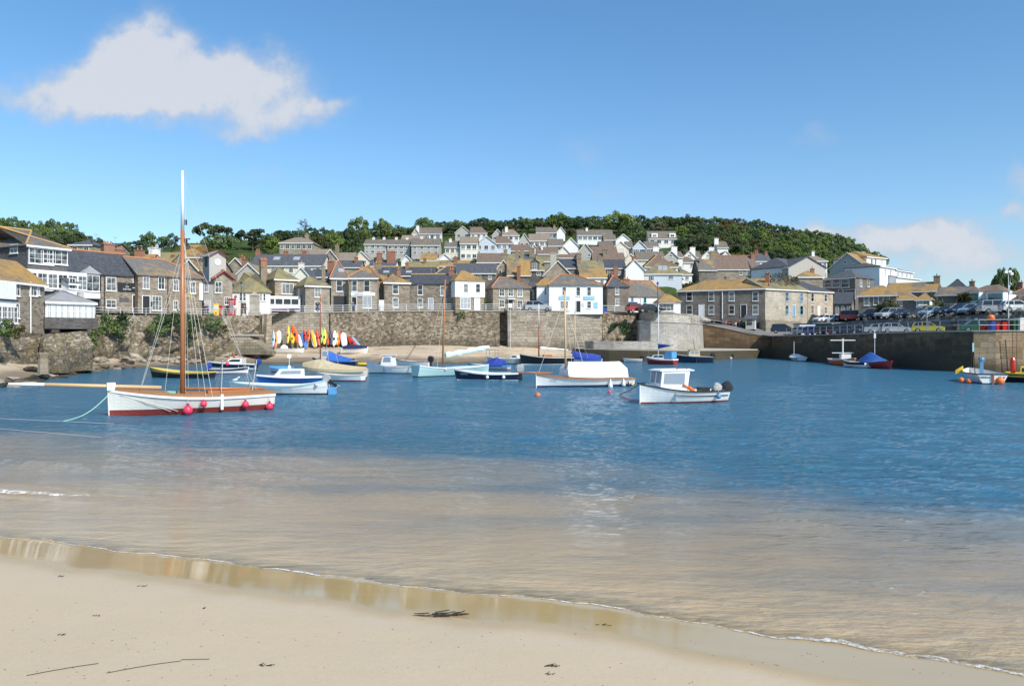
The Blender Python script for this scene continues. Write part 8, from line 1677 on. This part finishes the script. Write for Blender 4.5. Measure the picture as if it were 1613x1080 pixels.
car_px('hatch', 'car_turq', 920, 132.2, 8.05, .05, 'pale turquoise hatchback in front of the big white shop', group=S_)
car_px('saloon', 'car_black', 1023, 130.2, 7.9, .1, 'black car in front of the shop with turquoise windows', group=S_)
car_px('hatch', 'car_red', 1004, 130.6, 7.95, .3, 'dark red hatchback left of the black car', group=S_)
for b_s in ((1331, 141, 148),): m = MB(); m.face([PZ(1280,145,6.58), PZ(1336,141.5,6.62), PZ(1336,150,6.62), PZ(1280,152,6.58)]); m.face([PZ(1280,145,4.2), PZ(1336,141.5,4.2), PZ(1336,141.5,6.62), PZ(1280,145,6.58)]); tag(m.build('car_park_terrace', MATS['concrete']), 'raised concrete strip under the left cars of the upper car park', kind='structure')
# minibus
mb = empty('minibus', PZ(436, 128.6, 7.7), .36, 'white minibus with a purple skirt stripe stopped at the harbour railing', 'minibus'); mb.scale = (1.12,1.05,1.05); Lm = 6.6
m = MB(); prof = [(-3.3,.35),(-3.3,2.5),(-3.15,2.72),(2.9,2.72),(3.15,2.55),(3.3,1.35),(3.3,.35)]; m.loft([[Vector((-x, y, z)) for x, z in prof] for y in (-1.05, 1.05)]); m.build('body', MATS['car_white'], mb)
m = MB(); m.box(-2.9, 3.2, -1.065, -1.052, .5, .8); m.build('stripe', paint('purple', (.14,.06,.22), .4), mb)
for x in (-.9, .25, 1.4, 2.5): m = MB(); m.box(x-.48, x+.48, -1.075, -1.052, 1.45, 2.25); m.build('window', MATS['window_dark'], mb)
m = MB(); m.box(-2.25, -1.55, -1.075, -1.052, .45, 2.3); m.build('door', MATS['window_dark'], mb); m = MB(); m.add([(-3.32,-.95,1.4),(-3.32,.95,1.4),(-3.2,.95,2.45),(-3.2,-.95,2.45),(-3.25,-.95,1.4),(-3.25,.95,1.4),(-3.1,.95,2.45),(-3.1,-.95,2.45)], [(0,1,2,3),(7,6,5,4),(0,4,5,1),(1,5,6,2),(2,6,7,3),(3,7,4,0)]); m.build('windscreen', MATS['window_dark'], mb)
for x in (-2.5, 2.1):
    for s in (-1, 1): w = MB(); w.lathe([(.2,-.12),(.38,-.1),(.4,0),(.38,.12),(.2,.12)], 16, (x, s*.98, .4), (0, s, 0)); w.build('tyre', MATS['tyre'], mb)
for s in (-.75, .75): m = MB(); m.box(-3.34,-3.28,s-.15,s+.15,.7,.92); m.build('headlight', MATS['tail_glass'] if s < 0 else MATS['lamp_glass'], mb)

# ---------------------------------------------------------------- street furniture
def lamp_post(px, d, z, ytop, label, mat='outboard', group=None):
    h = H+(HY-ytop)/F*d-z; r0 = empty('street_lamp', PZ(px, d, z), 0, label, 'street lamp'); m = MB(); m.lathe([(.12,0),(.10,.9),(.05,1.0),(.04,h-.75)], 8); m.build('post', MATS[mat], r0)
    m = MB(); m.lathe([(.06,h-.75),(.10,h-.7),(.20,h-.25),(.02,h-.24)], 6); m.build('lantern', MATS['window_pale'], r0); m = MB(); m.lathe([(.25,h-.24),(.1,h-.05),(.02,h+.05)], 6); m.build('lantern_cap', MATS[mat], r0)
lamp_post(380, 121.5, 7.2, 444, 'black heritage street lamp in front of the pinkish cottage'); lamp_post(1036, 123.3+6, 7.8, 444, 'black heritage street lamp standing beside the white kiosk')
pb = empty('telephone_box', PZ(365.5, 119.5, 7.15), .3, 'red telephone box beside the clock house', 'telephone box'); m = MB(); m.box(-.45,.45,-.45,.45,0,2.25); m.box(-.5,.5,-.5,.5,0,.15); m.lathe([(.62,2.25),(.62,2.35),(.45,2.5),(.1,2.58)], 4, (0,0,0)); m.build('body', MATS['red_paint'], pb)
for a_, dx, dy in ((0,0,-.455),(math.pi/2,-.455,0)):
    m = MB(); 
    for i in range(3):
        for j in range(6): m.box(-.3+i*.2+.015,-.3+(i+1)*.2-.015,-.012,.0,.45+j*.26,.45+j*.26+.22)
    o = m.build('panes', MATS['window_pale'], pb); o.location = (dx, dy, 0); o.rotation_euler = (0, 0, -a_)
m = MB(); m.box(-.3,.3,-.03-.455,-.456,2.08,2.2); m.build('header', MATS['white_clean'], pb); lettering(pb, 'TELEPHONE', 0, -.49, 2.14, .1, 'outboard')
fm_ = empty('vending_cabinet', PZ(340.5, 117.5, 7.05), .3, 'yellow upright cabinet in front of the clock house', 'cabinet'); m = MB(); m.box(-.4,.4,-.3,.3,0,1.75); m.build('body', MATS['yellow_paint'], fm_); m = MB(); m.box(-.28,.28,-.33,-.302,.9,1.5); m.build('panel', MATS['metal_white'], fm_)
m = MB(); m.lathe([(.27,0),(.27,.1),(.22,.12),(.22,1.3),(.27,1.34),(.25,1.45),(.05,1.55)], 12); o = m.build('post_box', MATS['red_paint']); o.location = PZ(348, 118.5, 7.1); tag(o, 'small red pillar box right of the yellow cabinet', 'post box')
sk = empty('storage_crate', PZ(949.5, 131.6, 8.0), .05, 'dark blue crate at the railing right of the big white shop', 'crate'); m = MB(); m.box(-.65,.65,-.4,.4,.04,.72); m.build('body', MATS['car_blue'], sk); m = MB(); m.box(-.68,.68,-.43,.43,.722,.8); m.build('lid', MATS['hull_navy'], sk)
o = empty('meter_cabinet', PZ(601, 128.9, 8.05), 0, 'tall white cabinet at the railing left of the rubble house', 'cabinet'); m = MB(); m.box(-.4,.4,-.25,.25,0,1.9); m.build('body', MATS['white'], o); m = MB(); m.box(-.35,.35,-.27,-.252,.1,1.8); m.build('door', MATS['white_clean'], o)
sg = empty('street_sign', PZ(804, 130.1, 8.2), 0, 'small white notice on the railing in front of the double-fronted house', 'sign'); m = MB(); m.box(-.3,.3,-.03,.03,.55,1.25); m.build('plate', MATS['white_clean'], sg); m = MB(); m.tube((0,.05,0),(0,.05,1.2),.03); m.build('post', MATS['metal_grey'], sg)
fp = empty('flag_pole', PZ(804, 126.5, 2.3), 0, 'slim white pole standing on the sand against the sea wall', 'pole'); m = MB(); m.tube((0,0,-.3),(0,0,6.2),.05,.035); m.build('pole', MATS['metal_white'], fp)
# pier equipment
def drum(px, d, z, r_, h, mat, label, n='storage_drum', cat='drum'):
    o = empty(n, PZ(px, d, z), 0, label, cat); m = MB(); m.lathe([(r_*.96,0),(r_,.05),(r_,h*.33),(r_*1.03,h*.34),(r_,h*.36),(r_,h*.66),(r_*1.03,h*.67),(r_,h*.69),(r_,h-.04),(r_*.95,h)], 16); m.build('barrel', MATS[mat], o); m = MB(); m.lathe([(r_*.9,h+.001),(r_*.9,h+.04),(.02,h+.045)], 16); m.build('lid', MATS['tyre'], o)
drum(1562, 85.2, 4.4, .42, 1.0, 'car_blue', 'blue drum on the pier end below an orange buoy'); m = MB(); m.ball((0,0,.38), .38, 14); o = m.build('net_buoy', MATS['orange'], smooth=True); o.location = PZ(1561, 85.2, 5.44); tag(o, 'orange buoy resting on the blue drum', 'buoy')
def bin_(px, d, w_, h, mat, label):
    o = empty('fish_bin', PZ(px, d, 4.36), .1, label, 'bin'); m = MB(); m.loft([[Vector((sx*w_*k, sy*.5*k, z)) for sx, sy in ((-.5,-1),(.5,-1),(.5,1),(-.5,1))] for z, k in ((.05,.9),(h,1.0))]); m.build('tub', MATS[mat], o); m = MB(); m.box(-w_*.53,w_*.53,-.53,.53,h+.002,h+.08); m.build('rim', MATS[mat], o)
bin_(1571, 86.2, .9, .85, 'red_paint', 'left red fish bin beside the blue drum'); bin_(1581, 86.0, 1.0, .95, 'red_paint', 'right red fish bin beside the black crate stack'); bin_(1552, 87.5, .9, .6, 'car_red', 'dark red low bin left of the blue drum'); bin_(1597, 85.6, .8, 1.35, 'car_green', 'tall green bin near the right edge of the pier'); bin_(1589, 87.5, 1.1, 1.3, 'tyre', 'black crate stack between the red and the green bins')
bin_(1605, 85.3, .5, 1.4, 'hull_cream', 'pale narrow bin right of the tall green bin')
fl = empty('floodlight_mast', PZ(1588.5, 89, 4.36), 0, 'tall grey floodlight mast with white lamps at the right edge', 'light mast'); hh2 = H+(HY-427)/F*89-4.36; m = MB(); m.tube((0,0,0),(0,0,hh2),.07,.045); m.tube((-.45,0,hh2-.25),(.45,0,hh2-.25),.03); m.build('mast', MATS['metal_white'], fl)
for (x, z) in ((-.35,hh2-.1),(.1,hh2-.05),(.3,hh2-.3),(.15,hh2-2.4),(-.3,hh2-3.9),(.25,hh2-3.95)): m = MB(); m.box(x-.16,x+.16,-.2,.02,z-.14,z+.14); m.build('floodlight', MATS['lamp_glass'], fl)
al = empty('lamp_standard', PZ(1460, 101.5, 4.3), 0, 'grey lamp standard with a square arm behind the yellow car', 'street lamp'); hz = H+(HY-480)/F*101.5-4.3; m = MB(); m.tube((0,0,0),(0,0,hz),.06); m.build('post', MATS['metal_grey'], al); m = MB(); m.tube((.03,0,hz),(-1.15,0,hz),.05); m.box(-1.3,-.9,-.12,.12,hz-.1,hz-.03); m.build('arm', MATS['metal_grey'], al)
# patio fence, picnic tables
for i, (px, lb) in enumerate(((1143,'left'),(1160,'right'))):
    t_ = empty('picnic_table', PZ(px, 150.4-.02*i, 5.9-.25*i), -.3, f'{lb} wooden picnic table on the ramp terrace', 'table'); m = MB(); m.box(-.9,.9,-.38,.38,.70,.75); m.build('table_top', MATS['deck_wood'], t_)
    for y in (-.75, .75): m = MB(); m.box(-.9,.9,y-.14,y+.14,.42,.46); m.build('bench', MATS['deck_wood'], t_)
    for x in (-.65, .65): m = MB(); m.add([(x-.04,-.85,0),(x+.04,-.85,0),(x+.04,-.25,.7),(x-.04,-.25,.7),(x-.04,-.75,0),(x+.04,-.75,0),(x+.04,-.15,.7),(x-.04,-.15,.7)],[(0,1,2,3),(7,6,5,4),(0,4,5,1),(1,5,6,2),(2,6,7,3),(3,7,4,0)]); m.add([(x-.04,.85,0),(x+.04,.85,0),(x+.04,.25,.7),(x-.04,.25,.7),(x-.04,.75,0),(x+.04,.75,0),(x+.04,.15,.7),(x-.04,.15,.7)],[(0,1,2,3),(7,6,5,4),(0,4,5,1),(1,5,6,2),(2,6,7,3),(3,7,4,0)]); m.build('leg', MATS['deck_wood'], t_)

# ---------------------------------------------------------------- people
for n_, c in (('skin', (.55,.32,.22)), ('hair_dark', (.05,.03,.02)), ('hair_grey', (.4,.38,.36)), ('cloth_red', (.55,.04,.03)), ('cloth_blue', (.05,.12,.30)), ('cloth_white', (.72,.72,.70)), ('cloth_dark', (.03,.03,.045)), ('cloth_jeans', (.07,.11,.2)), ('cloth_tan', (.45,.36,.24)), ('cloth_orange', (.7,.35,.08))): BP(n_, c, rough=.9)
def person(loc, yaw, label, shirt='cloth_dark', trousers='cloth_jeans', hair='hair_dark', pose='stand', h=1.72, arm=.15):
    """one skinned body, with clothes grown the same way a little larger"""
    k = h/1.72; sit = pose == 'sit'; J = {}
    hipz = .50 if sit else .92; J['pel'] = (0,0,hipz); J['chest'] = (.02,0,hipz+.42); J['neck'] = (.03,0,hipz+.56); J['jaw'] = (.055,0,hipz+.63); J['head'] = (.05,0,hipz+.72); J['crown'] = (.04,0,hipz+.80); J['nose'] = (.135,0,hipz+.70)
    for s, n_ in ((1,'l'),(-1,'r')):
        st = .16*s if pose == 'walk' else 0
        J['hip'+n_] = (0,.10*s,hipz-.06)
        if sit: J['kn'+n_] = (.42,.12*s,.50); J['an'+n_] = (.42,.12*s,.08); J['toe'+n_] = (.58,.13*s,.04)
        else: J['kn'+n_] = (.03+st,.11*s,.50); J['an'+n_] = (-.02+st*1.2,.11*s,.08); J['toe'+n_] = (.15+st*1.2,.12*s,.04)
        J['sh'+n_] = (.01,.18*s,hipz+.47); J['el'+n_] = (.02+arm*.6,.25*s,hipz+.20); J['wr'+n_] = (.12+arm*1.6,.22*s,hipz+.02+arm); J['pm'+n_] = (.15+arm*1.9,.21*s,hipz-.06+arm)
        for f in range(4): J[f'f{f}'+n_] = (.18+arm*2.1+.01*f,(.19+.016*f)*s,hipz-.13+arm+.006*f)
        J['th'+n_] = (.20+arm*1.9,.19*s,hipz-.05+arm)
    E = [('pel','chest'),('chest','neck'),('neck','jaw'),('jaw','head'),('head','crown'),('head','nose')]
    for n_ in 'lr': E += [('pel','hip'+n_),('hip'+n_,'kn'+n_),('kn'+n_,'an'+n_),('an'+n_,'toe'+n_),('chest','sh'+n_),('sh'+n_,'el'+n_),('el'+n_,'wr'+n_),('wr'+n_,'pm'+n_),('pm'+n_,'th'+n_)]+[('pm'+n_,f'f{f}'+n_) for f in range(4)]
    R_ = {'pel':.135,'chest':.14,'neck':.055,'jaw':.075,'head':.10,'crown':.075,'nose':.018,'hip':.09,'kn':.06,'an':.042,'toe':.035,'sh':.06,'el':.042,'wr':.028,'pm':.033,'th':.011,'f0':.009,'f1':.009,'f2':.009,'f3':.008}
    rad = lambda n_: R_.get(n_, R_.get(n_[:-1], .05))
    def skin(names, grow, mname, mat, par, sub=1):
        ids = [n_ for n_ in J if n_ in names]; me = bpy.data.meshes.new(mname); ix = {n_: i for i, n_ in enumerate(ids)}
        me.from_pydata([tuple(c*k for c in J[n_]) for n_ in ids], [(ix[a], ix[b]) for a, b in E if a in ix and b in ix], []); o = bpy.data.objects.new(mname, me); COL.objects.link(o)
        md = o.modifiers.new('s', 'SKIN'); md.use_smooth_shade = True; root_i = 0
        for i, n_ in enumerate(ids): me.skin_vertices[0].data[i].radius = ((rad(n_)+grow)*k,)*2; me.skin_vertices[0].data[i].use_root = (i == 0)
        if sub: sm = o.modifiers.new('d', 'SUBSURF'); sm.levels = sub; sm.render_levels = sub
        dg = bpy.context.evaluated_depsgraph_get(); m2 = bpy.data.meshes.new_from_object(o.evaluated_get(dg)); m2.name = mname; m2.materials.clear(); m2.materials.append(MATS[mat]); bpy.data.objects.remove(o)
        q_ = bpy.data.objects.new(mname, m2); COL.objects.link(q_); q_.parent = par; return q_
    root = empty('person', loc, yaw, label, 'person')
    skin(set(J), 0, 'body', 'skin', root); skin({'pel','chest','neck','shl','shr','ell','elr'}, .016, 'shirt', shirt, root); skin({'pel','hipl','hipr','knl','knr','anl','anr'}, .014, 'trousers', trousers, root)
    m = MB(); c = J['crown']; m.ball(((c[0]-.02)*k, 0, (c[2]-.035)*k), .115*k, 10, .95); m.build('hair', MATS[hair], root, smooth=True)
    return root
person(PZ(322, 116, 7.0), -1.2, 'person in dark clothes standing outside the grey lean-to', 'cloth_dark', 'cloth_dark'); person(PZ(327, 116.3, 7.0), -2.0, 'person in a pale blue top beside the person in dark clothes', 'cloth_blue', 'cloth_jeans', 'hair_grey')
person(PZ(370.5, 119.2, 7.15), -1.4, 'person in a white shirt right of the telephone box', 'cloth_white', 'cloth_tan', pose='walk'); person(PZ(500.5, 126.6, 7.8), -1.5, 'person in dark clothes leaning at the railing below the narrow stone house', 'cloth_dark', 'cloth_jeans')
person(PZ(556, 127.9, 7.95), -1.7, 'person in a blue coat at the door of the grey shop', 'cloth_blue', 'cloth_dark', pose='walk'); person(PZ(385, 121, 7.2), 0, 'person in a tan coat passing the pinkish cottage', 'cloth_tan', 'cloth_dark', pose='walk')
for (px, dd, z, sh, tr_, lb, ps, yw) in ((1143.5,149.6,5.95,'cloth_red','cloth_dark','person in a bright red top sitting at the left picnic table','sit',1.4),(1139,149.8,6.0,'cloth_blue','cloth_dark','person in blue sitting left of the person in red','sit',1.2),(1159,149.6,5.65,'cloth_orange','cloth_jeans','person in a pale orange top sitting at the right picnic table','sit',1.4),
    (1165,149.4,5.5,'cloth_blue','cloth_jeans','person in a blue top standing at the right picnic table','stand',-1.5),(1155,149.9,5.7,'cloth_dark','cloth_dark','person in black sitting between the two picnic tables','sit',-1.6),(1169,149.7,5.4,'cloth_dark','cloth_jeans','person in dark clothes standing next to the booth','stand',2.6)): person(PZ(px, dd, z), yw, lb, sh, tr_, pose=ps)
# television aerials and flues on the ridges
ra = random.Random(4)
for h_ in [o for o in bpy.data.objects if 'hr_' in o.keys() and o.name.split('.')[0] in ('house', 'terrace', 'cottage', 'bungalow', 'inn', 'shop')]:
    if ra.random() < .55:
        x = h_['w_']*ra.uniform(.2, .8); m = MB(); z = h_['hr_']; hh_ = ra.uniform(1.0, 1.9); y = 3.7; m.tube((x, y, z-.3), (x, y, z+hh_), .025, n=5); m.tube((x-.45, y, z+hh_-.1), (x+.45, y, z+hh_-.1), .018, n=4)
        for i in range(5): m.tube((x-.4+i*.2, y-.28, z+hh_-.1), (x-.4+i*.2, y+.28, z+hh_-.1), .012, n=4)
        m.build('aerial', MATS['metal_grey'], h_)
# final tidy: a unique mesh name is not needed, but helpers must not stay
for o in list(bpy.data.objects):
    for k_ in ('w_', 'he_', 'hr_', 'zg_', 'dm_', 'used'):
        if k_ in o.keys(): del o[k_]
